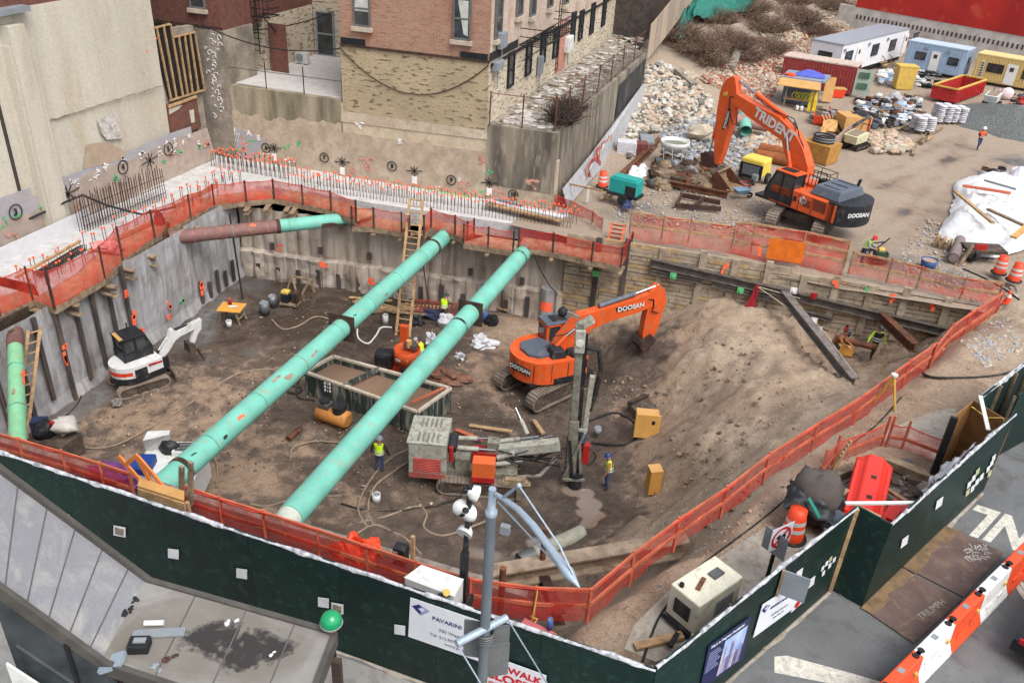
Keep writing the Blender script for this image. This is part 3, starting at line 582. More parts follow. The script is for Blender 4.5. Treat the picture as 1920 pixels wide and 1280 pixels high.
for i in range(3):mb.hexa([bi[i]-V(0,0,.9),bi[i+1]-V(0,0,.9),bo[i+1]-V(0,0,.9),bo[i]-V(0,0,.9),bi[i],bi[i+1],bo[i+1],bo[i]])
mb.build('underpinning_slab',m_slab,**tags('white concrete underpinning slab with rows of capped rebar along the back wall','slab'))
rb=MB();rb.tube([(0,0,0),(0,0,1.15)],.018,5);rb.cyl((0,0,1.08),(0,0,1.18),.05,.06,7,1)
rb0=rb.build('rebar_dowel',[K['darkrust'],K['spray']],origin=(0,0,0),**tags('thin rebar dowel with orange safety cap standing in the white slab','rebar','capped rebar dowels along the slab'))
def dowel(q,s=1.,first=[1]):
 o=rb0
 if not first[0]:o=rb0.copy();COL.objects.link(o)
 first[0]=0;o.location=q;o.rotation_euler=(random.uniform(-.06,.06),random.uniform(-.06,.06),0);o.scale=(1,1,s)
for k in range(2):
 for i in range(84):
  t=(i+.5*k)/84;q=lerp(bi[0]+V(1.2,0,0),bi[3],t);q=V(q[0],43.75+k*.9+1.5*t,-2.0);dowel(q,random.uniform(.75,1.))
for i in range(34):
 for k in range(2):dowel(V(-34.6+i*.17+.05*k,44.6+.9*k+.1*(i%2),-1.85),random.uniform(.75,1.))
for k in range(2):
 for i in range(44):
  y=26.5+(i+.5*k)/44*17;
  if not 30.6<y<36.6 or k:dowel(V(-31.2-.9*k-.2*(i%2),y,-1.85),random.uniform(.6,.95))
for k,(p0,p1,lab)in enumerate((((30,520),(150,452),'long yellow timber rail on posts above the rebar at the far left'),((165,470),(300,408),'pale timber lying along the grey slab behind the rebar mat'),((330,385),(408,345),'timber lying on the slab near the left corner'))):MB().bar(P(*p0,-1.6+(.7 if k==0 else 0)),P(*p1,-1.6+(.7 if k==0 else 0)),.12,.12).build('timber',K['wood'],**tags(lab,'timber'))
cage=root('rebar_cage','tall dark rebar mat standing against the cream wall beside the walkway','rebar',P(235,405,-1.8))
mb=MB();a,b_=P(160,436,-1.8),P(312,372,-1.8)
for i in range(34):
 q=lerp(a,b_,i/33.)
 for k in(0,.35):mb.tube([q+V(-k,0,0),q+V(-k+random.uniform(-.04,.04),random.uniform(-.04,.04),random.uniform(1.75,2.05))],.02,5)
mb.build('upright_bars',K['darkrust'],cage,True)
mb=MB()
for k in range(3):mb.tube([a+V(0,0,.35+k*.5),b_+V(0,0,.35+k*.5)],.018,5)
mb.build('cross_bars',K['darkrust'],cage,True)
cage=root('rebar_cage','flat rusty rebar bundle on the white slab above the left netting','rebar',P(110,495,-1.8));mb=MB()
for i in range(26):q=lerp(P(62,512,-1.6),P(146,462,-1.6),i/25.);mb.tube([q,q+V(.5,0,-.1),q+V(.55,0,.2)],.025,5)
for k in range(5):mb.tube([P(62,512,-1.6)+V(.1*k,0,.04*k),P(146,462,-1.6)+V(.1*k,0,.04*k)],.025,5)
mb.build('bars',K['darkrust'],cage,True)
MB().box(P(60,455,-1.5),(.06,8.,.9)).build('insulation_board',K['plastic'],**tags('white insulation board leaning along the foot of the cream wall at left','board'))
g=MB();g.bar(lerp(BBA,BBB,.02)+V(0,-.12,-.3),lerp(BBA,BBB,.2)+V(0,-.12,-.3),.06,.5);g.bar(lerp(BBA,BBB,.22)+V(0,-.12,-.3),lerp(BBA,BBB,.75)+V(0,-.12,-.3),.06,.5);g.build('insulation_board',K['plastic'],**tags('white insulation board strip along the foot of the tan rear wall','board'))
for t0,t1,lab in((.05,.19,'at the far left corner'),(.46,.60,'behind the wooden ladder'),(.61,.77,'right of the wooden ladder')):
 MB().bar(lerp(BBA,BBB,t0)+V(0,-.18,.0),lerp(BBA,BBB,t1)+V(0,-.18,.0),.05,.16).build('green_edge_strip',mat('lime green strip',C(120,205,60,1.),.7),**tags('lime green painted edge strip on the white board '+lab,'strip'))
a,b_=P(915,380,-1.6),P(1055,412,-1.6)
t_=root('form_panel','long white topped timber form lying on the slab at the right end','formwork',a);MB().bar(a,b_,.7,.1).build('timber_edge',K['wood'],t_,True);MB().bar(a+V(0,.15,.1),b_+V(0,.15,.1),.5,.08).build('white_top',K['plastic'],t_,True);MB().bar(a+V(.3,.3,.2),lerp(a,b_,.45)+V(0,.3,.2),.25,.1).build('grey_roll',K['grey'],t_,True)
def onL(px,py,off=0.):q=W(px,py,LBA,LBB);return q+V(off,0,0)
def onB(px,py,off=0.):q=W(px,py,BBA,BBB);return q+V(.05*off,-off,0)
m_cream=mat('cream render',C(200,193,177),.9,var=.10,scale=.35,dirt=C(184,172,150),damt=.45,dscale=.4,streak=True,bump=.25,bscale=9)
m_brickd=brickmat('dark red brick',(C(132,76,62),C(108,66,56),C(92,60,52)),C(120,104,94),stain=C(80,66,58))
m_brick=brickmat('pink red brick',(C(178,132,110),C(146,100,82),C(168,138,118)),C(170,150,132),bw=.34,bh=.12,stain=C(150,96,78),samt=.3)
m_brickp=brickmat('pale worn brick',(C(200,178,160),C(180,146,128),C(206,192,176)),C(190,176,162),bw=.34,bh=.12,stain=C(150,122,104))
m_stone=brickmat('tan rubble stone',(C(206,178,134),C(196,164,118),C(128,108,82)),C(208,182,140),bw=.9,bh=.26,stain=C(150,126,92),samt=.5,irregular=.12)
m_stonep=brickmat('pale rubble stone',(C(196,180,156),C(178,160,134),C(110,98,84)),C(204,190,166),bw=.7,bh=.24,stain=C(130,116,98),samt=.6,irregular=.1)
m_stoned=brickmat('grey rubble stone',(C(158,148,132),C(172,160,144),C(116,106,96)),C(160,150,136),bw=.7,bh=.22,stain=C(88,82,74),samt=.6,irregular=.12)
m_tan=mat('stained tan parging',C(190,174,152),.9,var=.16,scale=1.1,col2=C(168,150,130),dirt=C(156,140,122),damt=.55,dscale=.9,bump=.35,bscale=8)
m_dcon=mat('dark streaked concrete',C(142,132,116),.9,var=.45,scale=1.1,col2=C(84,78,70),dirt=C(168,158,140),damt=.4,streak=True,bump=.3)
m_gpaint=mat('grey wall paint',C(166,164,168),.8,var=.08,dirt=C(176,160,150),damt=.5)
lb=root('cream_building','cream rendered building with flat pilasters rising over the left side of the pit','building',(-36,34,-2))
x0=LBA[0];ye=onL(307,100)[1]
MB().box((x0-3.2,(ye+8)/2,3.5),(6,ye-8,11.4)).build('wall',m_cream,lb,True)
MB().box((x0-3.25,(ye+8)/2,12.2),(6.0,ye-8-.04,6.0)).build('brick_parapet',m_brickd,lb,True)
def pil(l0,l1,zt,d,name='pilaster'):
 a=onL(*l0);b_=onL(*l1);MB().box((x0-.2+d/2,(a[1]+b_[1])/2,(zt-2)/2),(d+.0,b_[1]-a[1],zt+2)).build(name,m_cream,lb,True)
pil((15,100),(47,100),8.6,.62);pil((36,200),(82,200),7.7,.45)
MB().box((x0-.17,onL(4,200)[1],4),(.08,.16,12)).build('wall_crack',mat('dark gap',C(70,64,58),.95),lb,True)
MB().box((x0-.1,onL(18,40)[1],9.2),(.9,2.2,.25)).build('parapet_cap',K['grey'],lb,True)
def onwall(name,pts,m_,parent,f=onL,off=.03,th_=.03,**kw):
 q=[f(x,y,off)for x,y in pts];d=V(-th_,0,0)if f is onL else V(0,th_,0);mb=MB();mb.prism(q,d);return mb.build(name,m_,parent,True,**kw)
zoff=-.18
onwall('grey_paint_band',[(-30,386),(62,352),(64,372),(110,356),(112,338),(170,316),(250,282),(329,249),(362,238),(366,268),(300,305),(210,345),(80,400),(-30,450)],m_gpaint,lb,off=-.16)
onwall('lower_parging',[(112,372),(175,322),(250,300),(310,272),(366,250),(392,240),(408,296),(300,352),(200,398),(60,452),(-30,495),(-30,430),(60,400)],mat('pinkish parging',C(182,164,150),.9,var=.15,scale=1.5,dirt=C(150,140,136),damt=.5),lb,off=-.145)
onwall('brown_patch',[(168,272),(205,266),(240,285),(236,300),(162,318),(165,300)],mat('brown render',C(178,158,136),.9,var=.1),lb,off=-.15)
onwall('bare_patch',[(188,226),(223,214),(234,260),(205,263),(194,250)],mat('bare white patch',C(214,208,202),.9,var=.25,scale=8,dirt=C(150,138,126),damt=.5),lb,off=-.15)
mb=MB()
mb.tube([onL(87+i*4.8,230-i*1.5+random.uniform(-1,1),-.2)for i in range(47)],[random.uniform(.02,.06)for i in range(47)],5)
mb.build('render_ledge',mat('stained ledge',C(170,160,142),.95),lb,True)
sf=root('stud_partition','black sheeted opening framed with bare timber studs beside the cream wall','partition',onL(345,190,-.3))
onwall('black_sheet',[(298,55),(331,47),(336,72),(378,62),(396,170),(330,191)],mat('black building paper',C(28,26,25),.8,var=.3),sf,off=-.5,th_=.05)
def stud(a,b_):MB().bar(onL(*a,-.45),onL(*b_,-.45),.09,.1,(1,0,0)).build('stud',K['wood'],sf,True)
for a,b_ in(((306,54),(333,190)),((319,51),(343,186)),((332,48),(355,183)),((347,70),(364,180)),((358,67),(373,178)),((368,65),(384,175)),((377,62),(395,170)),((298,55),(331,47)),((336,72),(378,62)),((330,191),(396,170))):stud(a,b_)
onwall('brick_infill',[(322,200),(376,182),(385,240),(331,258)],m_brickd,lb,off=-.3,th_=.5)
onwall('return_wall',[(300,62),(378,50),(404,250),(406,300),(335,262)],m_stoned,lb,off=-.62,th_=.4)
onwall('patch',[(324,206),(348,198),(342,206),(325,216)],m_cream,lb,off=-.26);onwall('patch',[(362,209),(370,206),(372,230),(366,232)],m_cream,lb,off=-.26)
onwall('timber_sill',[(322,199),(374,180),(375,184),(323,204)],K['wood'],lb,off=-.2,th_=.1)
def star(f,c_,r_,parent,off,m_='sprayblack'):
 mb=MB();o=f(*c_,off);u=V(0,1,0)if f is onL else unit(BBB-BBA)
 for k in range(4):
  a=k*math.pi/4+.1;d=u*math.cos(a)+V(0,0,1)*math.sin(a);L_=r_*(1.5 if k==0 else.9);mb.bar(o-d*L_,o+d*L_,.05,.02,(1,0,0)if f is onL else(0,1,0))
 mb.build('survey_star',K[m_],parent,True)
def ringtext(f,c_,r_,s_,parent,off,m_='sprayblack',ring=True):
 o=f(*c_,off);u=V(0,1,0)if f is onL else unit(BBB-BBA);mb=MB()
 if ring:mb.tube([o+(u*math.cos(a)+V(0,0,1)*math.sin(a))*r_ for a in np.linspace(0,6.3,18)],.03,5)
 if s_:mb.text(s_,o-V(0,0,.0),u,(0,0,1),r_*1.15,align='CENTER',bold=.02)
 mb.build('survey_number',K[m_],parent,True)
for s_,c_ in(('3',(32,398)),('4',(233,314)),('5',(318,280))):ringtext(onL,c_,.38,s_,lb,-.08)
star(onL,(130,364),.55,lb,-.08);star(onL,(283,301),.5,lb,-.08)
for s_,c_ in(('A',(314,267)),('T',(329,264)),('F',(345,268)),('H',(356,256)),('C',(374,268))):ringtext(onL,c_,.3,s_,lb,-.07,'spraywhite',False)
def splat(f,pts,m_,parent,off,n_=7,s_=.35):
 s_*=.8
 u=V(0,1,0)if f is onL else unit(BBB-BBA)
 for c_ in pts:
  mb=MB();o=f(*c_,off)
  for _ in range(n_):
   q=o+u*random.gauss(0,s_*.6)+V(0,0,random.gauss(0,s_*.5));a_,b_=random.uniform(.06,.3)*s_*2,random.uniform(.06,.22)*s_*2
   k=random.uniform(0,3);mb.poly([q+u*a_*math.cos(t)*(1+.4*math.sin(3*t+k))+V(0,0,1)*b_*math.sin(t)for t in np.linspace(0,6.28,11)[:-1]])
  mb.build('paint_splash',K[m_],parent,True)
splat(onL,[(118,350),(145,338),(185,325),(200,312),(232,300),(268,290),(300,286),(328,277),(135,342),(178,335)],'spraywhite',lb,-.085,7,.3)
splat(onL,[(85,390),(120,402),(220,332),(310,305),(338,282),(378,278),(10,420),(38,402)],'spraygreen',lb,-.085,5,.3)
splat(onL,[(110,415),(150,420),(30,445),(330,290),(390,270),(145,392)],'spraypink',lb,-.085,6,.4)
splat(onL,[(295,72),(278,97)],'spray',lb,-.085,3,.15);splat(onL,[(272,138),(78,195),(12,306)],'sprayblack',lb,-.085,2,.1)
bw=root('rear_wall','tall stained stone and parged wall with survey numbers behind the white slab','retaining wall',(-24,47.5,-2))
zt_=onB(640,188)[2];u_b=unit(BBB-BBA);ang_b=math.atan2(u_b[1],u_b[0]);pxm=onB(640,120)
def bseg(name,p0,p1,z0,z1,m_,parent,off=0.,th_=.6):
 a=onB(*p0);b_=onB(*p1);c_=(a+b_)/2;L_=np.linalg.norm((b_-a)[:2]);MB().box((c_[0]+.05*off-.025*th_*0,c_[1]-off+th_/2,(z0+z1)/2),(L_,th_,z1-z0),ang_b).build(name,m_,parent,True)
m_pparg=mat('pale ragged parging',C(200,188,166),.9,var=.16,scale=.9,col2=C(182,164,140),dirt=C(166,150,128),damt=.5,dscale=.9,bump=.35,bscale=8)
bseg('parged_base',(418,220),(1043,330),-3,1.0,m_tan,bw,.03)
bseg('stone_upper',(418,160),(640,190),1.0,zt_,mat('mossy streaked stone',C(168,156,134),.9,var=.4,scale=1.2,col2=C(112,104,86),dirt=C(142,136,100),damt=.4,streak=True,bump=.5,bscale=7),bw,0)
rg_=[(418+k*2.22,208+k*.33-9*fbm(k*.09,1,1,4,2)-8/(1+math.exp(-(k-60)/8.)))for k in range(101)];onwall('ragged_parging',rg_+[(640,262),(418,226)],m_tan,bw,onB,.022,.02)
rg_=[(640+k*2.74,192+k*.41+5*fbm(k*.1,5,1,4,3))for k in range(101)];onwall('ragged_parging',rg_+[(914,262),(640,228)],m_pparg,bw,onB,.05,.02)
bseg('parged_middle',(640,220),(914,250),1.0,2.35,mat('pale parging',C(206,190,164),.9,var=.14,scale=.8,dirt=C(170,150,124),damt=.5,dscale=.7,bump=.35,bscale=8),bw,.0)
bseg('concrete_end',(914,250),(1045,270),-1.0,2.72,m_dcon,bw,.055)
onwall('grey_patch',[(410,225),(500,262),(470,300),(425,292),(404,270)],m_gpaint,bw,onB,.05,.03)
q=onB(412,200);zp_=onB(412,58)[2];xe_=onB(429,140)[0];MB().box(((xe_-37.5)/2,q[1]+1.5,(zp_-3)/2),(xe_+37.5,3.2,zp_+3)).build('stone_pier',m_stoned,bw,True)
for s_,c_ in(('6',(500,277)),('7',(609,295)),('8',(736,311)),('9',(847,337)),('10',(963,364))):ringtext(onB,c_,.3,s_,bw,.09)
for c_ in((515,277),(643,303),(778,320),(918,342)):
 star(onB,c_,.36,bw,.09)
 o=onB(c_[0],c_[1]+17,.08);MB().box(o,(.34,.03,.48),ang_b).build('white_tab',K['spraywhite'],bw,True)
for s_,c_ in(('D',(438,243)),('A',(468,249)),('E',(486,258))):ringtext(onB,c_,.42,s_,bw,.07,'spraywhite',False)
splat(onB,[(442,253),(470,262),(537,275),(560,272),(445,285),(918,322),(910,360)],'spraygreen',bw,.06,5,.3)
splat(onB,[(455,262),(458,280),(660,320),(690,300),(870,345),(935,360),(690,315),(1000,345),(640,345),(905,300)],'spraypink',bw,.06,6,.4)
splat(onB,[(425,255),(422,272),(500,290),(540,300),(820,352),(675,235),(750,265)],'spraywhite',bw,.06,5,.3);splat(onB,[(861,333)],'spraywhite',bw,.07,4,.2);splat(onB,[(443,220)],'yellow',bw,.07,4,.2)
mb=MB();o=onB(425,254,.07)
for k in range(6):mb.bar(o+V(.16*k,0,-.3),o+V(.16*k+.25,0,.3),.03,.04,(0,1,0))
mb.build('hatch_mark',K['spraywhite'],bw,True)
mb=MB()
for k in range(34):q=onB(396+random.gauss(8,7),66+k*4.6,.13);w_=random.uniform(.08,.22);mb.tube([q+V(w_*math.cos(t)*random.uniform(.6,1),0,.8*w_*math.sin(t))for t in np.linspace(0,random.uniform(2,5),6)],.022,4)
mb.build('white_scrawl',K['spraywhite'],bw,True)
zt=zt_
t0,t1,t2,t3=onB(425,150),onB(642,188),P(650,95,zt),P(420,125,zt)
m_ter=mat('terrace concrete',C(206,202,196),.85,var=.08,dirt=C(176,170,164),damt=.4)
MB().box((-30.6,55.05,zt-.6),(9.4,15.4,1.26)).build('terrace',m_ter,**tags('pale grey concrete terrace on top of the rear wall by the glazed door','terrace'))
fn=root('terrace_railing','thin dark post and wire railing along the edge of the grey terrace','railing',onB(500,165))
for px,py in((428,148),(497,165),(568,175),(640,186)):
 q=onB(px,py);q[2]=zt;MB().cyl(q+V(0,.15,0),q+V(0,.15,1.7),.035,n=6).build('post',K['darkrust'],fn,True)
a=onB(428,148);b_=onB(640,186);a[2]=b_[2]=zt+1.1;MB().bar(a+V(0,.15,0),b_+V(0,.15,0),.03,.03).build('rail',K['darkrust'],fn,True)
def stonemat(name,base,stone,sc,lo=.54):
 m,nt,b,pos=newmat(name);uv=nt.new('ShaderNodeUVMap').outputs[0];v=nt.scaled(uv,(sc,sc*3.2,1));n1=nt.noise(v,1.0,1.5,.5,.15);n2=nt.noise(pos,.6,5);n3=nt.noise(pos,16,3,.7)
 c=nt.mix(nt.ramp(n2,.35,.65),base,tuple(x*.8 for x in base));c=nt.mix(nt.ramp(n1,lo,lo+.07),c,nt.mix(nt.ramp(nt.noise(v,2.3,2),.4,.6),stone,tuple(x*1.7 for x in stone)));c=nt.mix(.25,c,nt.mix(nt.ramp(n3,.3,.7),(0,0,0),(1,1,1)),'OVERLAY')
 nt.link(c,b.inputs['Base Color']);b.inputs['Roughness'].default_value=.9;bp=nt.new('ShaderNodeBump');bp.inputs['Strength'].default_value=.5;bp.inputs['Distance'].default_value=.05;nt.link(n1,bp.inputs['Height']);nt.link(bp.outputs[0],b.inputs['Normal']);return m
m_stone=stonemat('tan mortared rubble stone',C(180,163,131),C(104,88,70),1.9,.575);m_stonep=stonemat('pale mortared rubble stone',C(206,192,168),C(120,106,92),1.9,.55)
bk=root('brick_building','pink brick apartment block on a rubble stone base above the rear wall','building',(-21,50,2))
zb=onB(640,83)[2];xl=onB(640,100)[0];xr=onB(917,119)[0];yb=onB(800,100)[1]
ax=V(0,1,0)
def blockbox(name,z0,z1,m_,g=0.,y1=101):MB().hexa([(xl-g,onB(640,100)[1]-g,z0),(xr+g,onB(917,119)[1]-g,z0),(xr+.2+g,y1,z0),(xl-g,y1,z0),(xl-g,onB(640,100)[1]-g,z1),(xr+g,onB(917,119)[1]-g,z1),(xr+.2+g,y1,z1),(xl-g,y1,z1)]).build(name,m_,bk,True)
A_,B_=onB(640,100),onB(917,119)
blockbox('brick_wall',zb,17,m_brick,0.)
blockbox('stone_base',2.2,zb,m_stonep,.04)
MB().hexa([A_*V(1,1,0)+V(0,-.06,2.35),B_*V(1,1,0)+V(0,-.06,2.35),B_*V(1,1,0)+V(0,.2,2.35),A_*V(1,1,0)+V(0,.2,2.35),A_*V(1,1,0)+V(0,-.06,zb),B_*V(1,1,0)+V(0,-.06,zb),B_*V(1,1,0)+V(0,.2,zb),A_*V(1,1,0)+V(0,.2,zb)]).build('stone_front',m_stone,bk,True)
MB().hexa([B_*V(1,1,0)+V(.0,.05,zb),B_*V(1,1,0)+V(.03,.05,zb),(xr+.24,101,zb),(xr+.2,101,zb),B_*V(1,1,0)+V(.0,.05,17),B_*V(1,1,0)+V(.03,.05,17),(xr+.24,101,17),(xr+.2,101,17)]).build('alley_brick_face',m_brickp,bk,True)
m_frame=mat('grey window frame',C(112,110,106),.6);m_sill=mat('stone sill',C(196,180,160),.85);m_blind=mat('pale blind',C(206,206,198),.8)
def window(parent,c_,u,w_,h_,sill=True,blind=None,off=.0,fm=None,dark=None):
 """c_ lower centre on the wall face, u along the wall; outward is u rotated clockwise"""
 u=unit(u);n_=V(u[1],-u[0],0);up=V(0,0,1);a_=math.atan2(u[1],u[0]);c_=np.asarray(c_)
 f=MB()
 for s_ in(-1,1):f.box(c_+u*s_*(w_/2-.04)+up*h_/2+n_*.02,(.1,.16,h_),a_)
 for z in(.05,h_/2,h_-.05):f.box(c_+up*z+n_*.018,(w_-.12,.14,.1),a_)
 fo=f.build('window',fm or m_frame,parent,True)
 MB().box(c_+up*h_/2+n_*.01,(w_-.1,.05,h_-.08),a_).build('pane',dark or K['glass'],fo,True)
 if blind:MB().box(c_+up*(h_-h_*blind/2-.1)+n_*.045,(w_-.2,.03,h_*blind-.1),a_).build('blind',m_blind,fo,True)
 if sill:MB().box(c_-up*.14+n_*.08,(w_+.25,.3,.24),a_).build('sill',m_sill,fo,True)
 return fo
def wB(px,pyb,w_,h_,**k):return window(bk,onB(px,pyb,.02),u_b,w_,h_,**k)
wB(680,50,1.05,2.0,blind=.55);w_=wB(866,75,1.05,2.3)
q=onB(866,74,.09);MB().prism([q+V(-.25,0,2.1),q+V(.38,0,2.1),q+V(.38,0,.2),q+V(.12,0,.3)],(0,.02,0)).build('curtain',m_blind,w_,True)
for p0,p1,lab in(((640,76),(685,76),'left'),((864,103),(915,109),'right')):
 a=onB(*p0,.08);b_=onB(*p1,.08);MB().bar(a,b_+V(0,0,a[2]-b_[2]),.06,.42).build('black_band',K['black'],bk,True)
a=onB(917,107,.08);a[0]=xr+.1;sa,sb_=a.copy(),V(xr+.15,52.2,a[2]);MB().bar(sa,sb_,.06,.45).build('black_band',K['black'],bk,True)
MB().bar(A_*V(1,1,0)+V(0,-.1,zb),B_*V(1,1,0)+V(.1,-.1,zb),.14,.12).build('ledge',K['darkrust'],bk,True)
MB().bar(V(xr+.12,47.6,zb-.2),V(xr+.3,100,zb-.2),.12,.14).build('pipe_run',K['black'],bk,True)
MB().tube([lerp(onB(638,88,.12),onB(917,122,.12),t)+V(0,0,-2.6*4*t*(1-t)*.85)for t in np.linspace(0,1,16)],.03,5).build('hanging_cable',K['darkrust'],bk,True)
SA,SB=V(xr+.05,47,0),V(xr+.22,90,0)
def wS(px,pyb,w_,h_,**k):return window(bk,W(px,pyb,SA,SB)+V(.03,0,0),V(0.004,1,0),w_,h_,sill=k.pop('sill',False),**k)
for px,pyb,hh in((955,163,2.1),(988,141,2.1),(1015,120,2.1),(1039,108,2.1),(1071,80,2.2),(1086,75,2.2),(1107,64,2.4),(1129,49,2.4)):wS(px,pyb,1.1,hh,fm=K['black'])
for px,pyb in((932,72),(972,30),(997,30),(1030,14),(1060,8)):wS(px,pyb,1.1,2.2,sill=True,fm=m_frame)
fe=root('fire_escape','black iron fire escape balcony on the alley side of the pink brick block','fire escape',W(1020,60,SA,SB))
def fire_escape(fe,q,u,n_,L_=4.2,w_=1.3,ladder=True):
 mb=MB();
 for k in range(14):mb.bar(q+u*(L_*k/13-L_/2),q+u*(L_*k/13-L_/2)+n_*w_,.05,.05)
 for s_ in(0,w_):mb.bar(q-u*L_/2+n_*s_,q+u*L_/2+n_*s_,.07,.08)
 mb.build('platform',K['black'],fe,True);mb=MB()
 for k in range(15):a=q+u*(L_*k/14-L_/2)+n_*w_;mb.bar(a,a+V(0,0,1),.03,.03)
 for z in(.5,1.):mb.bar(q-u*L_/2+n_*w_+V(0,0,z),q+u*L_/2+n_*w_+V(0,0,z),.05,.05);mb.bar(q-u*L_/2+V(0,0,z),q-u*L_/2+n_*w_+V(0,0,z),.05,.05);mb.bar(q+u*L_/2+V(0,0,z),q+u*L_/2+n_*w_+V(0,0,z),.05,.05)
 mb.build('railing',K['black'],fe,True);mb=MB()
 for s_ in(-.25,.25):mb.bar(q+u*(.9+s_)+n_*(w_-.3)+V(0,0,-2.4),q+u*(.9+s_)+n_*(w_-.3)+V(0,0,3.2),.05,.05)
 for k in range(14):mb.bar(q+u*.65+n_*(w_-.3)+V(0,0,-2.2+k*.38),q+u*1.15+n_*(w_-.3)+V(0,0,-2.2+k*.38),.04,.04)
 mb.build('ladder',K['black'],fe,True)
 for s_ in(-1,1):MB().bar(q+u*s_*L_*.42+n_*w_,q+u*s_*L_*.42-V(0,0,1.1),.06,.06).build('bracket',K['black'],fe,True)
q=W(1005,66,SA,SB)+V(.1,0,0);fire_escape(fe,q,V(0,1,0),V(1,0,0),7.5,1.5)
for px,py,s_,lab,mm in((1062,82,(.35,1.3,1.1),'pale grey utility box on the pink brick wall above the alley','white'),(936,75,(.3,1.,.9),'grey junction box high on the corner of the pink brick block','grey'),(1008,122,(.3,.5,1.2),'narrow grey meter box between the alley windows','grey'),(928,122,(.35,1.2,.5),'small grey awning vent at the corner under the black band','grey')):
 q=W(px,py,SA,SB)+V(.2,0,0);b0=MB();b0.box(q,s_);r=root('utility_box',lab,'utility box',q-V(0,0,s_[2]/2));b0.build('casing',K[mm],r,True,bev=.03);MB().box(q+V(s_[0]/2+.02,0,0),(.03,s_[1]*.8,s_[2]*.8)).build('door',K[mm],r,True);MB().cyl(q-V(0,0,s_[2]/2),q-V(0,0,s_[2]/2+1.0),.04,n=6).build('conduit',K['grey'],r,True)
MB().box((xr+.12,W(1052,100,SA,SB)[1],4.6),(.05,2.4,3.5)).build('red_painted_patch',mat('faded red brick',C(190,130,112),.9,dirt=C(200,170,150),damt=.5),bk,True)
lw_=root('corner_building','dark red brick building rising above the stone corner behind the stud partition','building',(-37,48,zp_));xw_=onB(411,20)[0];MB().box(((xw_-48)/2,53.2,zp_+6),(xw_+48,13,12)).build('wall',m_brickd,lw_,True);MB().box(((xw_-48)/2,46.72,zp_+.1),(xw_+48,.12,.2)).build('ledge',K['darkrust'],lw_,True);q_=W(372,16,V(-40,46.7,0),V(-20,46.7,0));CW_=V(q_[0],46.68,q_[2])
wg=root('brick_wing','dark red brick wing with fire escape set back behind the grey terrace','building',(-31,60,3))
wy=P(570,106,zt)[1]+1.2;wx0=P(448,145,zt)
dr0=P(605,104,zt);yd=dr0[1]
MB().box((-31.5,yd+4.05,11),(12,8,16.2)).build('wall',m_brickd,wg,True)
MB().box((-31.5,yd+.03,5.0),(12.05,.12,4.2)).build('stone_face',m_stonep,wg,True)
cA=P(500,131,zt);cB=P(449,147,zt);cC=P(562,122,zt)
MB().box(((cA[0]+cB[0])/2-5.3,(cA[1]+yd)/2+.3,10.9),(abs(cA[0]-cB[0])+11.2,yd-cA[1]+1.,16)).build('front_bay',m_brickd,wg,True)
bx=(cA[0]+cB[0])/2-.8;bwid=abs(cA[0]-cB[0])+2.2+9;bx-=4.5;by=(cA[1]+yd)/2+.3-(yd-cA[1]+1.)/2
MB().box((bx,by-.01,zt+1.75),(bwid+.06,.1,3.5)).build('stone_base',m_stoned,wg,True);MB().box((bx+bwid/2+.01,by+3.0,zt+1.75),(.1,6,3.5)).build('stone_base',m_stonep,wg,True);MB().box((xw_+1.0,by-.03,zt+1.6),(1.3,.1,3.1)).build('red_brick_patch',m_brickd,wg,True);MB().box((bx+bwid/2-.5,by-.03,zt+1.75),(1.0,.1,3.4)).build('pale_stone_patch',m_stonep,wg,True)
MB().box((bx,by-.02,8.3),(bwid+.04,.12,.2)).build('ledge',K['darkrust'],wg,True)
U=V(1,0,0)
window(wg,V(bx+bwid/2-2.0,by-.08,4.0),U,1.0,2.4,fm=K['black']);window(wg,V(P(556,70,zt)[0]*0+dr0[0]-2.3,yd-.04,zt+1.1),U,1.1,2.2,fm=K['black'])
window(lw_,CW_,U,1.1,2.0,fm=m_frame)
for px in(455,):q=W(px,14,V(-40,by,0),V(-20,by,0));window(wg,V(q[0],by-.02,q[2]),U,1.2,2.2,fm=m_frame)
dd=root('glazed_door','tall grey framed glass door opening onto the terrace','door',V(dr0[0],yd-.1,zt));window(dd,V(dr0[0]+.4,yd-.1,zt+.02),U,1.45,3.1,sill=False,fm=K['grey'])
fe2=root('fire_escape','black iron fire escape on the dark brick wing over the terrace','fire escape',V(-29,by,9));q=W(470,22,V(-40,by,0),V(-20,by,0));fire_escape(fe2,V(q[0],by-.05,q[2]),U,V(0,-1,0),4.4,1.3)
def acunit(lab,q,rz,s_=(.95,.4,.8)):
 r=root('air_conditioner',lab,'air conditioner',q,rz);MB().box((0,0,s_[2]/2+.08),s_).build('casing',K['white'],r,bev=.03);MB().cyl((-.12,-s_[1]/2-.02,s_[2]/2+.08),(-.12,-s_[1]/2-.04,s_[2]/2+.08),s_[2]*.36,n=16).build('fan_grille',K['grey'],r)
 for k in(-1,1):MB().box((k*.3,0,.04),(.1,.45,.08)).build('foot',K['black'],r)
acunit('white outdoor air conditioner standing on the terrace near the door',P(568,121,zt),0);acunit('small white air conditioner box high on the dark brick wing',V(W(541,22,V(-40,yd,0),V(-20,yd,0))[0],yd-.3,W(541,22,V(-40,yd,0),V(-20,yd,0))[2]),0,(.9,.4,.6))
for a,b_,sg,lab in((onB(388,48)+V(0,-.9,0),V(dr0[0]+1.2,yd-.2,6.2),.6,'black cable strung from the stone pier to the glazed door'),(onB(392,40)+V(0,-.9,0),onB(640,90,.2),.7,'black cable sagging across the terrace to the brick corner')):
 MB().tube([lerp(a,b_,t)-V(0,0,sg*4*t*(1-t))for t in np.linspace(0,1,14)],.04,5).build('cable',K['black'],**tags(lab,'cable'))
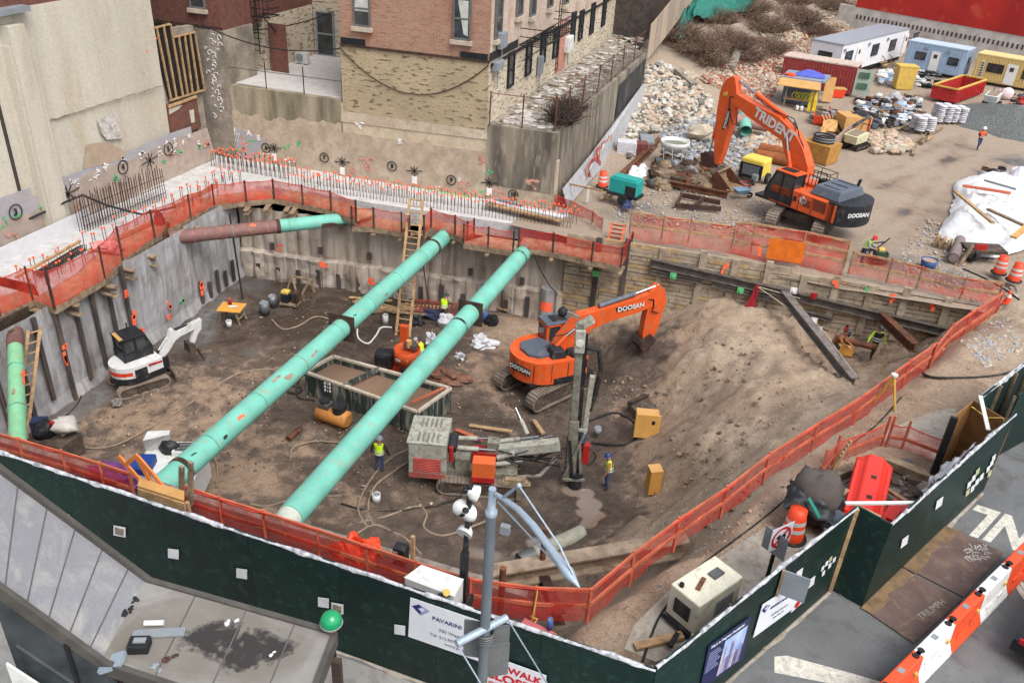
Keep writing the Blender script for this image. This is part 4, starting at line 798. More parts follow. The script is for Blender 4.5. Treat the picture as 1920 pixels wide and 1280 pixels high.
za=onB(914,232)[2]-.05;rw0=P(1045,248,za);rw1=P(1212,103,za)
m_alley=mat('littered alley paving',C(150,138,124),.9,var=.3,scale=1.8,dirt=C(196,188,178),damt=.55,dscale=1.6,bump=.6,bscale=6)
mb=MB();mb.prism([(xr-.2,47.45,za-.4),(rw0[0],rw0[1]+.1,za-.4),(rw1[0],rw1[1],za-.4),(xr-.2,rw1[1]+8,za-.4)],(0,0,.4));mb.build('alley_path',m_alley,origin=(-15,60,za),**STRUCT)
mb=MB()
for i in range(420):
 t=random.random()**1.5;y=48.5+t*35;x=xr+.5+random.random()*(rw0[0]-xr-.9)*(1-.25*t);mb.rock((x,y,za+.03),random.uniform(.12,.4),random.choice([0,0,1,2]),.2)
mb.build('alley_rubble',[mat('pale slab debris',C(196,190,182),.9),mat('brown leaf litter',C(120,100,82),.95),mat('grey debris',C(160,152,144),.9)],**dict(kind='stuff',**tags('broken pale slabs littering the alley beside the brick block','debris')))
aw=root('alley_retaining_wall','dark streaked concrete retaining wall along the alley, running back from the corner','retaining wall',rw0*V(1,1,0)-V(0,0,2))
mb=MB();mb.hexa([rw0*V(1,1,0)+V(-.4,.1,-2.6),rw0*V(1,1,0)+V(.02,.1,-2.6),rw1*V(1,1,0)+V(.02,0,-2.6),rw1*V(1,1,0)+V(-.4,0,-2.6),rw0+V(-.4,.1,.1),rw0+V(.02,.1,.1),rw1+V(.02,0,.1),rw1+V(-.4,0,.1)]);mb.build('wall',m_dcon,aw,True)
def onA(t,z,off=.06):q=lerp(rw0,rw1,t);return V(q[0]+off,q[1],z)
MB().prism([onA(.02,-.9,.5),onA(.02,-2.0,.9),onA(.95,-2,.9),onA(.95,.6,.3),onA(.6,-.2,.3),onA(.3,-.7,.4)],(-.04,0,0)).build('grey_sheeting',mat('pale grey sheet',C(176,176,178),.6,var=.1,dirt=C(140,136,132),damt=.4),aw,True)
MB().prism([onA(.6,-.2,.12),onA(.98,.5,.12),onA(.98,2.5,.12),onA(.62,2.2,.12)],(-.04,0,0)).build('black_membrane',mat('black waterproofing',C(58,58,60),.7,var=.3,streak=True,dirt=C(120,116,110),damt=.3),aw,True)
ac=root('chain_link_fence','rusty fence posts and sagging mesh round the alley edge','fence',rw0)
for i,q in enumerate([V(xr+.2,47.4,za),lerp(V(xr+.2,47.4,za),rw0,.48),rw0+V(-.2,.05,0)]+[lerp(rw0,rw1,t)+V(-.25,0,0)for t in(.12,.25,.4,.55,.7,.85)]):
 MB().cyl(q,q+V(random.uniform(-.08,.08),0,2.0),.045,n=6).build('post',K['rust'],ac,True)
for a,b_ in((V(xr+.2,47.4,za+1.9),rw0+V(-.2,.05,1.8)),(rw0+V(-.2,0,1.8),rw1+V(-.25,0,1.9)),):MB().bar(a,b_,.04,.04).build('rail',K['rust'],ac,True)
MB().hexa([rw0+V(-.27,.1,.1),rw0+V(-.26,.1,.1),rw1+V(-.26,0,.1),rw1+V(-.27,0,.1),rw0+V(-.27,.1,1.8),rw0+V(-.26,.1,1.8),rw1+V(-.26,0,1.8),rw1+V(-.27,0,1.8)]).build('mesh',netmat('chain link',C(90,80,72),.2),ac,True)
MB().box((-31.5,45.3,-2.312),(9.2,4.4,1.0)).build('corner_slab',m_slab,**tags('white concrete slab corner at the far left of the pit','slab'))
e_=rw1+V(0,6,0);MB().box(((xr+e_[0])/2,e_[1]+1,za+2.5),(e_[0]-xr+.5,.4,5)).build('alley_end_wall',mat('dark alley wall',C(84,76,70),.9,var=.3),**tags('dark stone wall closing the far end of the alley','wall'))
def VZ(px,py,xy):
 v=ray(px,py);d=np.asarray(xy[:2])-CAM[:2];t=(d@v[:2])/(v[:2]@v[:2]);return CAM[2]+v[2]*t
HL0,HL1=V(-22,12.75,0),V(-.26,12.1,0)
HR0,HR1=V(-.26,12.1,0),V(3.69,18.95,0);HJ=V(4.5,18.6,0);HE=V(8.35,25.35,0)
m_seam=mat('hoarding batten',C(8,40,33),.5,dirt=C(28,56,48),damt=.2)
m_film=mat('crumpled film with painted shade',C(214,214,218),.4,var=.2,scale=6,dirt=C(84,84,88),damt=.75,dscale=3,bump=.4,bscale=14)  # dark patches are painted fold shade, so the film reads as crumpled
def hoarding(label,a,b_,top0,top1,film=True,pw=1.22,out=None,back='ply'):
 a=np.asarray(a,float);b_=np.asarray(b_,float);L_=np.linalg.norm(b_-a);u=unit(b_-a);nrm=V(u[1],-u[0],0);rz=math.atan2(u[1],u[0])
 r=root('hoarding',label,'hoarding',a);n_=max(1,round(L_/2.44))
 for i in range(n_):
  t0,t1=i/n_,(i+1)/n_;p,q=lerp(a,b_,t0)+u*.004,lerp(a,b_,t1)-u*.004;h0,h1=lerp([top0],[top1],t0)[0],lerp([top0],[top1],t1)[0]
  k=.77
  for z0,z1,nm,e_ in((0,k,'panel',0),(k,1,'top_panel',.012)):
   q4=[p+nrm*e_,q+nrm*e_,q-nrm*.04,p-nrm*.04];hs_=[h0,h1,h1,h0]
   MB().hexa([w_+V(0,0,h_*z0+(.004 if z0 else 0))for w_,h_ in zip(q4,hs_)]+[w_+V(0,0,h_*z1)for w_,h_ in zip(q4,hs_)]).build(nm,K['green2' if(i*7+len(label))%3==0 else 'green'],r,True)
  for t in(t0+.003,(t0+t1)/2):w_=lerp(a,b_,t)-nrm*.09;MB().box(w_+V(0,0,h0/2-.05),(.05,.09,h0-.12),rz).build('stud',K['oldwood'],r,True)
 if film:
  rows=[];k=int(L_/.12)
  for i in range(k+1):
   t=i/k;p=lerp(a,b_,t);h_=top0*(1-t)+top1*t;f1=fbm(t*L_,3,.9,4,L_);f2=fbm(t*L_,9,2.2,3,L_)
   w_=.03+.03*f2+.10*max(0,f1-.2);fl=.008+.02*f1
   rows.append([p+nrm*(.02+.012+.015*abs(f2))+V(0,0,h_-.05-.05*f2),p+nrm*.03+V(0,0,h_+.005),p+V(0,0,h_+fl+.06*max(0,f1)),p-nrm*w_+V(0,0,h_+fl*.7),p-nrm*(w_+.03)+V(0,0,h_-.1)])
  MB().grid(rows).build('top_film',m_film,r,True)
 return r,a,b_,u,nrm,rz
def Wt(px,py,a,b_):return W(px,py,a,b_)[2]
hl=hoarding('long dark green hoarding along the pavement on the near left side of the pit',HL0,HL1,Wt(-30,838,HL0,HL1)+.05,Wt(1180,1238,HL0,HL1))
hr=hoarding('dark green hoarding with posters climbing right from the corner of the site',HR0,HR1,Wt(1240,1242,HR0,HR1),Wt(1598,957,HR0,HR1))
hj=hoarding('short green hoarding return where the fence steps out into the street',HR1,HJ,2.95,2.9,film=False)
he=hoarding('tall green hoarding block standing out into the street around the dug hole',HJ,HE,Wt(1676,978,HJ,HE),Wt(1893,785,HJ,HE))
MB().bar(HR1+V(.0,-.05,0),HR1+V(.0,-.05,2.9),.1,.1).build('batten',K['wood'],**tags('bare timber batten in the corner of the green hoarding','batten'))
for a,b_,lab in((HL0,HL1,'l'),(HR0,HR1,'r'),(HJ,HE,'e')):
 u=unit(b_-a);n_=V(u[1],-u[0],0);rows=[[a+u*t+n_*.02+V(0,0,.004 if lab=='l' else-.006),a+u*t+n_*(.10+.09*fbm(t,len(lab)+a[0],1.1,3))+V(0,0,.004 if lab=='l' else-.006)]for t in np.arange(0,np.linalg.norm(b_-a),.2)];MB().grid(rows,smooth=False).build('dust_line',m_ap,**STRUCT)
e2=P(1826,752,2.6)*V(1,1,0);e3=P(1790,782,2.6)*V(1,1,0)
ply=mat('brown plywood',C(150,108,66),.6,var=.15,dirt=C(112,78,50),damt=.4)
er=root('plywood_return','brown plywood return with dark edge at the far end of the green hoarding','hoarding',HE)
for a,b_,nm in((HE,e2,'panel'),(e2,e3,'panel')):
 u=unit(b_-a);n_=V(u[1],-u[0],0);MB().hexa([a,b_,b_+n_*.03,a+n_*.03]+[q+V(0,0,2.62)for q in(a,b_,b_+n_*.03,a+n_*.03)]).build(nm,ply,er,True)
MB().bar(e3,e3+V(0,0,2.6),.2,.12).build('edge_board',K['black'],er,True)
MB().bar(P(1838,742,2.8),P(1853,806,2.6),.12,.04).build('white_board',K['white'],er,True)
MB().tube([P(1822,762,2.6),P(1850,783,2.4),P(1880,783,2.7),P(1888,800,2.4)],.02,5).build('tie_cord',K['yellow'],er,True)
f0,f1=P(1842,740,2.7)*V(1,1,0),P(1960,648,2.7)*V(1,1,0)
hoarding('farther dark green hoarding at the right edge behind the plywood return',f1,f0,2.7,2.7)
f0,f1=P(1911,740,2.6)*V(1,1,0),P(1990,700,2.6)*V(1,1,0)
hoarding('green hoarding end at the right edge of the street',f0,f1,2.6,2.6,film=False)
m_paper=mat('white notice paper',C(222,222,224),.7,var=.1);m_board=mat('white sign board',C(224,226,230),.5,var=.04,fine=.03,bump=0)
def sheet(name,quad,face,m_,label,cat,parent=None,th_=.012,off=.045,group=None):
 a,b_,u,nrm=face[1],face[2],face[3],face[4];q=[W(x,y,a,b_)+nrm*off for x,y in quad];mb=MB();mb.prism(q,nrm*-th_)
 return mb.build(name,m_,parent,parent is not None,**(tags(label,cat,group)if parent is None else{})),q
def note(px,py,s_,face,label):return sheet('notice',[(px-s_,py-s_*1.0),(px+s_,py-s_*.75),(px+s_*.98,py+s_),(px-s_*.98,py+s_*.7)],face,m_paper,label,'notice')
note(327,1036,10,hl,'square white notice right of the left viewing window on the green hoarding');note(455,1073,10,hl,'square white notice on the green hoarding above the middle of the subway roof');note(608,1127,10,hl,'square white notice just left of the mesh window above the globe lamp');note(751,1178,10,hl,'blank white notice on the green hoarding at the lower left of the white company sign');note(124,968,8,hl,'white notice half hidden behind the pale roof edge')
for px,py,lab in((226,994,'small framed viewing window in the green hoarding at left'),(634,1138,'small framed viewing window in the green hoarding above the green globe lamp')):
 r=root('viewing_window',lab,'window',W(px,py,HL0,HL1));q=[(px-11,py-11),(px+11,py-7),(px+11,py+11),(px-11,py+7)]
 sheet('frame',q,hl,m_paper,'','',r,off=.04);sheet('pane',[(px-8,py-8),(px+8,py-4),(px+8,py+8),(px-8,py+4)],hl,mat('clouded mesh pane',C(150,134,120),.6,var=.3,scale=9),'','',r,off=.05)
m_navy=mat('navy print',C(40,46,110),.6,var=.05);m_lav=mat('lavender print',C(150,158,196),.6,var=.05);m_greyp=mat('grey print',C(128,132,146),.6,var=.05)
def company(label,quad,face,ts,lines):
 r=root('company_sign',label,'sign',W(*quad[0],face[1],face[2]));_,q=sheet('board',quad,face,m_board,'','',r)
 xd=unit(q[1]-q[0]);up=V(0,0,1);n_=face[4];h_=np.linalg.norm(q[0]-q[3]);w_=np.linalg.norm(q[1]-q[0]);o=q[0]+n_*.006
 c_=o+xd*h_*.2-up*h_*.2;s_=h_*.15
 d=[c_+xd*s_*.1+up*s_,c_+xd*s_*1.3+up*s_*.55,c_+xd*s_*.75-up*s_*.9,c_-xd*s_*.75-up*.1*s_]
 mb=MB();L=[c_+up*s_*.75-xd*s_*.2,c_-xd*s_*1.15+up*s_*.1,c_-xd*s_*.0-up*s_*.95,c_+xd*s_*.05-up*s_*.3,c_-xd*s_*.35+up*s_*.05,c_+xd*s_*.2+up*s_*.35]
 mb.poly(L[::-1]);mb.build('emblem',m_navy,r,True)
 mb=MB();L=[c_+up*s_*.75-xd*s_*.15,c_+xd*s_*.2+up*s_*.38,c_+xd*s_*.62+up*s_*.1,c_+xd*s_*.1-up*s_*.3,c_+xd*s_*.05-up*s_*.95,c_+xd*s_*1.2+up*s_*.2];mb.poly(L[::-1]);mb.build('emblem_wing',m_lav,r,True)
 mb=MB();mb.text('PAVARINI McGOVERN',o+xd*h_*.42-up*h_*.31,xd,up,ts,lift=.002);mb.build('company_name',m_navy,r,True)
 mb=MB()
 for(t_,fx,fy,sz)in lines:mb.text(t_,o+xd*w_*fx-up*h_*fy,xd,up,sz,lift=.002,align='CENTER')
 mb.build('address_lines',m_greyp,r,True);return r
company('large white company sign with a blue diamond emblem behind the lamp post',[(771,1117),(934,1172),(931,1247),(767,1190)],hl,.165,[('330 West 34th Street',.62,.55,.13),('New York, NY',.74,.66,.11),('Tel: 212.907.0900',.45,.72,.12),('www.pmcg.com',.6,.85,.12)])
company('smaller white company sign on the right hand hoarding under the grey plate',[(1427,1131),(1502,1083),(1489,1135),(1409,1193)],hr,.11,[('330 West 34th Street',.55,.6,.09),('New York, NY',.55,.74,.08)])
m_redl=mat('red lettering',C(200,34,44),.6,var=.05)
r=root('closed_sign','white sign with red capital letters low on the hoarding by the lamp post','sign',W(960,1250,HL0,HL1));_,q=sheet('board',[(906,1219),(1026,1262),(1022,1335),(903,1290)],hl,m_board,'','',r,off=.06)
xd=unit(q[1]-q[0]);o=(q[0]+q[1])/2+hl[4]*.006;hh=np.linalg.norm(q[0]-q[3])
for t_,k_,sz_,bo_ in(('SIDEWALK',.2,.27,.008),('CLOSED',.46,.36,.012),('PEDESTRIANS USE',.68,.14,0),('OTHER SIDE',.83,.2,.005)):MB().text(t_,o-V(0,0,hh*k_),xd,(0,0,1),sz_,align='CENTER',bold=bo_,lift=.002).build('lettering',m_redl,r,True)
r=root('progress_poster','dark blue poster with a picture of towers on the right hand hoarding','poster',W(1360,1220,HR0,HR1));_,q=sheet('sheet',[(1326,1208),(1405,1153),(1391,1232),(1309,1292)],hr,mat('navy poster',C(36,40,84),.5,var=.1),'','',r)
xd=unit(q[1]-q[0]);up=V(0,0,1);o=q[0]+hr[4]*.006;w_=np.linalg.norm(q[1]-q[0]);h_=np.linalg.norm(q[0]-q[3])
mb=MB();mb.text('Work in Progress: Residential',o+xd*w_*.06-up*h_*.08,xd,up,w_*.066,lift=.002);mb.build('lettering',m_board,r,True)
mb=MB();mb.prism([o+xd*w_*.42-up*h_*.16,o+xd*w_*.97-up*h_*.16,o+xd*w_*.97-up*h_*.92,o+xd*w_*.42-up*h_*.92],hr[4]*.003);mb.build('picture_sky',mat('printed sky',C(110,150,210),.6,var=.3,scale=1.5,col2=C(190,205,230)),r,True)
mb=MB()
for i in range(11):x0=.42+.05*i;hh=random.uniform(.25,.62);mb.prism([o+xd*w_*x0-up*h_*.92,o+xd*w_*(x0+.045)-up*h_*.92,o+xd*w_*(x0+.045)-up*h_*(.92-hh),o+xd*w_*x0-up*h_*(.92-hh)],hr[4]*(.004+.0006*i),random.choice([0,1,2]))
mb.build('picture_towers',[mat('printed tower',C(176,160,186),.6,var=.25,scale=6),mat('printed tower shade',C(120,118,160),.6,var=.25,scale=6),mat('printed tower light',C(206,196,206),.6,var=.2,scale=6)],r,True)
mb=MB()
for i in range(9):mb.prism([o+xd*w_*.06-up*h_*(.2+i*.05),o+xd*w_*(.3+.08*(i%3)*.5)-up*h_*(.2+i*.05),o+xd*w_*(.3+.08*(i%3)*.5)-up*h_*(.215+i*.05),o+xd*w_*.06-up*h_*(.215+i*.05)],hr[4]*.003)
mb.build('text_lines',m_lav,r,True)
def permits(label,px,py,face,cells,s_=9,cat='notice'):
 r=root('permit_cluster',label,cat,W(px,py,face[1],face[2]))
 for i,(cx,cy)in enumerate(cells):
  x,y=px+cx*s_,py+cy*s_;a_=.95*s_;sheet('page',[(x,y),(x+a_*.62,y-a_*.55),(x+a_*.45,y+a_*.35),(x-a_*.15,y+a_*.9)],face,m_paper if i%4!=2 else mat('printed permit',C(190,196,150),.7,var=.2,scale=12),'','',r,off=.045+.002*i)
permits('ragged cluster of white permits on the right hand hoarding near the corner batten',1538,1062,hr,[(0,0),(.8,-1),(1.6,-1.9),(.1,1),(1.4,-.6),(2.3,-1.8)],9)
permits('cluster of white permits on the tall hoarding block at the right',1812,905,he,[(0,0),(.7,-1.0),(1.3,-2.),(.5,.6),(1.2,-.4),(1.9,-1.2),(-.3,1.2)],12)
permits('narrow strip of permits at the far end of the tall hoarding block',1848,876,he,[(0,0),(.6,-1.),(.2,.8),(.9,-1.9)],11)
for px,py,lab,f in((1695,1010,'single white notice on the tall hoarding block',he),(1520,1086,'small white notice beside the grey plate on the right hoarding',hr),(1497,1071,'white notice partly behind the grey plate on the right hoarding',hr),(1760,938,'faded grey notice high on the tall hoarding block',he)):sheet('notice',[(px-6,py),(px+6,py-9),(px+3,py+7),(px-9,py+16)],f,m_paper,lab,'notice')
r=root('no_entry_notice','small white notice with a red mark at the lower corner of the white company sign','sign',W(1492,1132,HR0,HR1));sheet('board',[(1486,1128),(1506,1112),(1500,1128),(1480,1146)],hr,m_board,'','',r,off=.05);q=W(1492,1128,HR0,HR1)+hr[4]*.06;MB().cyl(q,q+hr[4]*.01,.13,n=16).build('red_mark',m_redl,r,True)
r=root('grey_plate','grey metal sign plate standing out edge on from the right hand hoarding','sign back',W(1468,1085,HR0,HR1));q=[W(1466,1066,HR0,HR1)+hr[4]*.05]
u=unit(V(1,-.15,0));q=q[0];MB().hexa([q+V(0,0,-.75),q+u*.62+V(0,0,-.75),q+u*.62+V(0,.03,-.75),q+V(0,.03,-.75),q,q+u*.62,q+u*.62+V(0,.03,0),q+V(0,.03,0)]).build('plate',K['grey'],r,True)
MB().bar(q-V(0,0,.78),q+V(0,0,.03),.06,.14).build('mount',K['oldwood'],r,True)
g0=P(1436,1090,0);zt=VZ(1452,1000,g0)
r=root('no_turn_sign','white square no left turn sign on a dark green post behind the right hoarding','sign',g0,0)
MB().box((0,0,zt/2),(.1,.1,zt)).build('post',K['green'],r)
ff=unit(V(.75,-.66,0));sdv=V(-ff[1],ff[0],0);c_=V(0,0,zt)+ff*.07
def plate(c_,fdir,s_,th_=.012):sd=V(-fdir[1],fdir[0],0);mb=MB();mb.prism([c_-sd*s_/2-V(0,0,s_/2),c_+sd*s_/2-V(0,0,s_/2),c_+sd*s_/2+V(0,0,s_/2),c_-sd*s_/2+V(0,0,s_/2)],fdir*th_);return mb
plate(c_,ff,.78).build('plate',m_board,r)
mb=MB();n=24;o=c_+ff*.02;mb.grid([[o+(sdv*math.cos(a)+V(0,0,1)*math.sin(a))*k for k in(.35,.27)]for a in np.linspace(0,2*math.pi,n+1)],smooth=False);mb.bar(o+(sdv*.22+V(0,0,.22)),o-(sdv*.22+V(0,0,.22)),.08,.004,ff);mb.build('red_ring',m_redl,r)
o=c_+ff*.026;mb=MB();mb.bar(o+sdv*.12-V(0,0,.2),o+sdv*.12+V(0,0,.05),.06,.004,ff);mb.bar(o+sdv*.14+V(0,0,.05),o-sdv*.08+V(0,0,.05),.06,.004,ff);mb.prism([o-sdv*.08+V(0,0,.14),o-sdv*.2+V(0,0,.05),o-sdv*.08-V(0,0,.04)],ff*.004);mb.build('turn_arrow',K['black'],r)
f2=unit(V(-.55,-.83,0));plate(V(0,0,zt-.25)+f2*.08,f2,.72).build('back_plate',K['grey'],r)
lq=P(903,1300,6.4);lx=lq*V(1,1,0);LT=VZ(929,916,lx)
sl_=root('street_lamp','grey tapered street lamp with a long curved arm in front of the green hoarding','street lamp',lx)
m_lamp=mat('lamp grey paint',C(118,126,132),.5,.2,var=.1);m_lampl=mat('pale aluminium',C(168,182,194),.45,.3,var=.06)
mb=MB();n=8;zc=VZ(927,962,lx)
mb.tube([(0,0,0),(0,0,.3),(0,0,zc)],[.14,.088,.07],8);mb.build('pole',m_lamp,sl_)
MB().tube([(0,0,zc-.02),(0,0,zc+.05),(0,0,zc+.06),(0,0,LT)],[.078,.078,.052,.048],14).build('pole_top',m_lampl,sl_)
dirp=P(1087,1100,LT-.15);
def onArm(px,py):return W(px,py,lx,dirp)-lx
A_=[onArm(*p)for p in((930,926),(948,938),(972,955),(1000,985),(1026,1020),(1048,1050),(1066,1074),(1087,1101))]
MB().tube(A_,[.03,.036,.04,.044,.048,.05,.072,.008],10).build('arm',m_lampl,sl_)
mb=MB();mb.tube([onArm(933,940),onArm(1064,1080)],.012,5);mb.tube([onArm(940,935),onArm(973,910)],.02,5);mb.tube([onArm(973,910),onArm(1050,1024),onArm(1075,1078)],.012,5);mb.ball(onArm(973,910),.035,8,5);mb.build('stay_rods',m_lampl,sl_)
z1=VZ(917,1176,lx);cdir=unit(P(950,1157,z1)*V(1,1,0)-P(856,1205,z1)*V(1,1,0));ee=P(856,1206,z1)-lx;ef=P(950,1157,z1)-lx
MB().tube([ee,ef],.055,10).build('cross_arm',m_lampl,sl_)
mb=MB();mb.tube([ef,ef+V(1.1,.4,-2.4)],.012,5);mb.tube([ee,ee+V(.75,-.15,-1.0)],.012,5);mb.build('guy_wires',m_lampl,sl_)
mb=MB()
for k in range(4):mb.tube([(.13*math.cos(a),.13*math.sin(a),z1-.08-.045*k)for a in np.linspace(0,6.28,13)],.014,5)
mb.build('banding',K['steel'],sl_)
MB().box((.18,.05,VZ(930,990,lx)),(.12,.08,.12)).build('bracket',K['grey'],sl_)
vd=unit(CAM[:2]-lx[:2]);vn=V(vd[0],vd[1],0);vs_=V(-vn[1],vn[0],0)
m_alu=mat('unpainted sign back',C(140,142,142),.45,.5,var=.15)
for k,(px0,px1,py0,py1,lab)in enumerate(((876,912,1180,1248,'a'),(906,960,1192,1232,'b'),(910,958,1226,1285,'c'))):
 c0=-vn*.16;zA,zB=VZ((px0+px1)/2,py0,lx),VZ((px0+px1)/2,py1,lx);d_=np.linalg.norm(np.append(lx[:2]-CAM[:2],zA-17));w_=(px1-px0)/1600*d_;xo=((px0+px1)/2-(917-(py0+py1)/2*.06+70))/1600*d_
 MB().box(c0+vs_*xo+V(0,0,(zA+zB)/2),(w_,.015,abs(zA-zB)),math.atan2(vs_[1],vs_[0])+(.25 if k else-.1)).build('sign_back',m_alu,sl_)
zy=VZ(938,1270,lx);MB().tube([V(0,0,zy)+vs_*.02+vn*.14,V(0,0,zy-.1)+vs_*.36+vn*.1],.035,8).build('yellow_bracket',K['yellow'],sl_)
ZR=5.
m_roof=mat('pale roof metal',C(138,138,141),.6,var=.1,scale=.8,dirt=C(164,160,154),damt=.5,dscale=.6,streak=False,bump=.05)
m_rdark=mat('dark roof edge',C(88,84,78),.7,var=.2);m_dkb=brickmat('dark brown brick',(C(74,58,50),C(62,50,44),C(88,74,64)),C(70,62,56))
kb,kf=P(272,1086,ZR),P(188,1240,ZR);br=P(628,1187,ZR);brd=P(593,1280,ZR)-br;fd=P(330,1287,ZR)-kf
M2=np.array([[brd[0],-fd[0]],[brd[1],-fd[1]]]);tt=np.linalg.solve(M2,(kf-br)[:2]);fr=br+brd*tt[0];fr[2]=ZR
sb=root('subway_building','low pale roofed subway entrance building with dark windows in the lower left corner','building',kf*V(1,1,0))
ZT=7.4;lfr=P(-60,1062,ZT-.3);_n=np.cross(kf-kb,lfr-kb);_v=ray(-60,838);lbk=CAM+_v*((_n@(kb-CAM))/(_n@_v))
def zpl(q):return kb[2]-(_n[0]*(q[0]-kb[0])+_n[1]*(q[1]-kb[1]))/_n[2]
def slab(name,q,th_,m_,**k):mb=MB();mb.hexa([p-V(0,0,th_)for p in q]+list(q));return mb.build(name,m_,sb,True,**k)
def qd(*a):return[np.asarray(p,float)for p in a]
m,nt,b,pos=newmat('stained flat roof');vc_=nt.new('ShaderNodeVertexColor',layer_name='stain');sp_=nt.new('ShaderNodeSeparateColor');nt.link(vc_.outputs[0],sp_.inputs[0])
n1=nt.noise(pos,3.2,7,.68,.4);n2=nt.noise(pos,1.1,5,.6);n3=nt.noise(pos,30,3,.7);ad=nt.new('ShaderNodeMath',operation='MULTIPLY_ADD');ad.inputs[1].default_value=1.5;nt.link(n1,ad.inputs[0]);nt.link(sp_.outputs[0],ad.inputs[2])
ad2=nt.new('ShaderNodeMath',operation='MULTIPLY_ADD');ad2.inputs[1].default_value=.8;nt.link(n2,ad2.inputs[0]);nt.link(sp_.outputs[1],ad2.inputs[2])
c=nt.mix(nt.ramp(n2,.35,.65),C(148,145,139),C(132,129,122));c=nt.mix(nt.ramp(ad2.outputs[0],.6,1.15),c,C(116,110,100));c=nt.mix(nt.ramp(ad.outputs[0],1.02,1.3),c,C(46,43,40));c=nt.mix(nt.ramp(n3,.72,.76),c,C(176,172,164));nt.link(c,b.inputs['Base Color']);b.inputs['Roughness'].default_value=.8;m_flat=m
NU,NV=90,60;rows=[[lerp(lerp(kf,fr,i/NU),lerp(kb,br,i/NU),j/NV)for j in range(NV+1)]for i in range(NU+1)]
fl=MB().grid(rows,smooth=False).build('flat_roof',m_flat,sb,True);slab('roof_deck',qd(kf-V(0,0,.004),fr-V(0,0,.004),br-V(0,0,.004),kb-V(0,0,.004)),.12,m_rdark)
def pin(px,py,pg):return inpoly(px,py,pg)
S1=[(392,1158),(440,1158),(456,1172),(432,1212),(404,1246),(388,1232),(340,1212),(332,1190),(362,1178)];S2=[(464,1176),(500,1182),(548,1198),(566,1208),(548,1226),(490,1246),(462,1262),(420,1252),(410,1242)];S3=[(250,1130),(330,1105),(430,1118),(600,1185),(570,1250),(480,1290),(300,1270),(190,1225),(190,1190)]
def topx(q):v=q-CAM;d=v@CF;return 960+_f*(v@CR)/d,640+_f*(v@CD)/d
cols_=[]
for r_ in rows:
 for q in r_:
  x,y=topx(q);a_=np.mean([pin(x+dx,y+dy,S1)or pin(x+dx,y+dy,S2)for dx,dy in((0,0),(14,5),(-14,-5),(6,-11),(-6,11),(20,-3),(-20,4))]);b2_=np.mean([pin(x+dx,y+dy,S3)for dx,dy in((0,0),(22,8),(-22,-8),(10,-14),(-10,14))]);cols_+=[.62*a_,.7*b2_,0,1]
fl.data.color_attributes.new('stain','FLOAT_COLOR','POINT').data.foreach_set('color',cols_)
MB().grid([[lerp(lerp(lfr,kf,t),lerp(lbk,kb,t),s_)for s_ in np.linspace(0,1,13)]for t in np.linspace(0,1,25)]).build('sloping_roof',m_roof,sb,True);slab('roof_deck',[p-V(0,0,.12)for p in qd(lfr,kf,kb,lbk)],.1,m_rdark)
for a,b_ in((kb,br),(lbk,kb),(br,fr),(fr,kf),(lfr,kf)):MB().bar(a-V(0,0,.1),b_-V(0,0,.1),.10,.30).build('roof_edge',m_rdark,sb,True)
mb=MB()
for t in np.linspace(.1,.9,6):mb.tube([lerp(lerp(lfr,kf,t),lerp(lbk,kb,t),s_)+V(0,0,.012)for s_ in np.linspace(0,1,12)],.011,5)
for t in(.28,.55,.8):mb.bar(lerp(kf,fr,t)+V(0,0,.002),lerp(kb,br,t)+V(0,0,.002),.025,.008)
mb.build('roof_seams',mat('dark roof seam',C(96,95,93),.85),sb,True)  # seams coloured darker than the roof around them
gz=0.
wf=[lfr*V(1,1,0),kf*V(1,1,0),fr*V(1,1,0),br*V(1,1,0),kb*V(1,1,0),lbk*V(1,1,0)]
inset=[p+unit(((kf+br)/2*V(1,1,0)-p))*.25 for p in wf]
MB().hexa([inset[1],inset[2],inset[3],inset[4]]+[p+V(0,0,ZR-.25)for p in inset[1:5]]).build('brick_wall',m_dkb,sb,True)
MB().hexa([inset[0],inset[1],inset[4],inset[5]]+[inset[k]*V(1,1,0)+V(0,0,zpl(inset[k])-.32)for k in(0,1,4,5)]).build('brick_wall',m_dkb,sb,True)
fa=unit((wf[1]-wf[0]));fn_=V(fa[1],-fa[0],0)
def facade(t0,t1,z0,z1,name,m_,d):a=lerp(inset[0],inset[1],t0)+fn_*d;b_=lerp(inset[0],inset[1],t1)+fn_*d;zt0=lerp([ZT-.7],[ZR-.35],t0)[0];zt1=lerp([ZT-.7],[ZR-.35],t1)[0];MB().hexa([a+V(0,0,z0),b_+V(0,0,z0),b_-fn_*.05+V(0,0,z0),a-fn_*.05+V(0,0,z0),a+V(0,0,zt0-z1),b_+V(0,0,zt1-z1),b_-fn_*.05+V(0,0,zt1-z1),a-fn_*.05+V(0,0,zt0-z1)]).build(name,m_,sb,True)
facade(.0,.56,3.2,.15,'window',K['glass'],.1);facade(.6,.98,3.2,.1,'window',K['glass'],.1);facade(.56,.6,3.,.05,'mullion',K['black'],.14)
facade(0,1,3.02,1.45,'white_sill',K['white'],.3)
MB().bar(kf+V(0,0,-.1),kf+V(.35,.15,.06),.3,.08).build('loose_flashing',m_lampl,sb,True)
q=br+unit(brd)*.9;nx=unit(V(-brd[1],brd[0],0))*-1;nx=nx if nx[0]>0 else-nx
r=root('route_sign','round red sign with a white numeral one under the roof corner','sign',q-V(0,0,.9));c_=q-V(0,0,.55)+nx*.08
MB().cyl(c_,c_+nx*.03,.24,n=20).build('disc',m_redl,r,True);MB().text('1',c_+nx*.032,-unit(brd),(0,0,1),.34,align='CENTER',lift=.004,bold=.01).build('numeral',m_board,r,True)
MB().box(br+unit(brd)*.3+nx*.1+V(0,0,-2.6),(.12,.16,4.6),math.atan2(brd[1],brd[0])).build('brick_pier',m_dkb,sb,True)
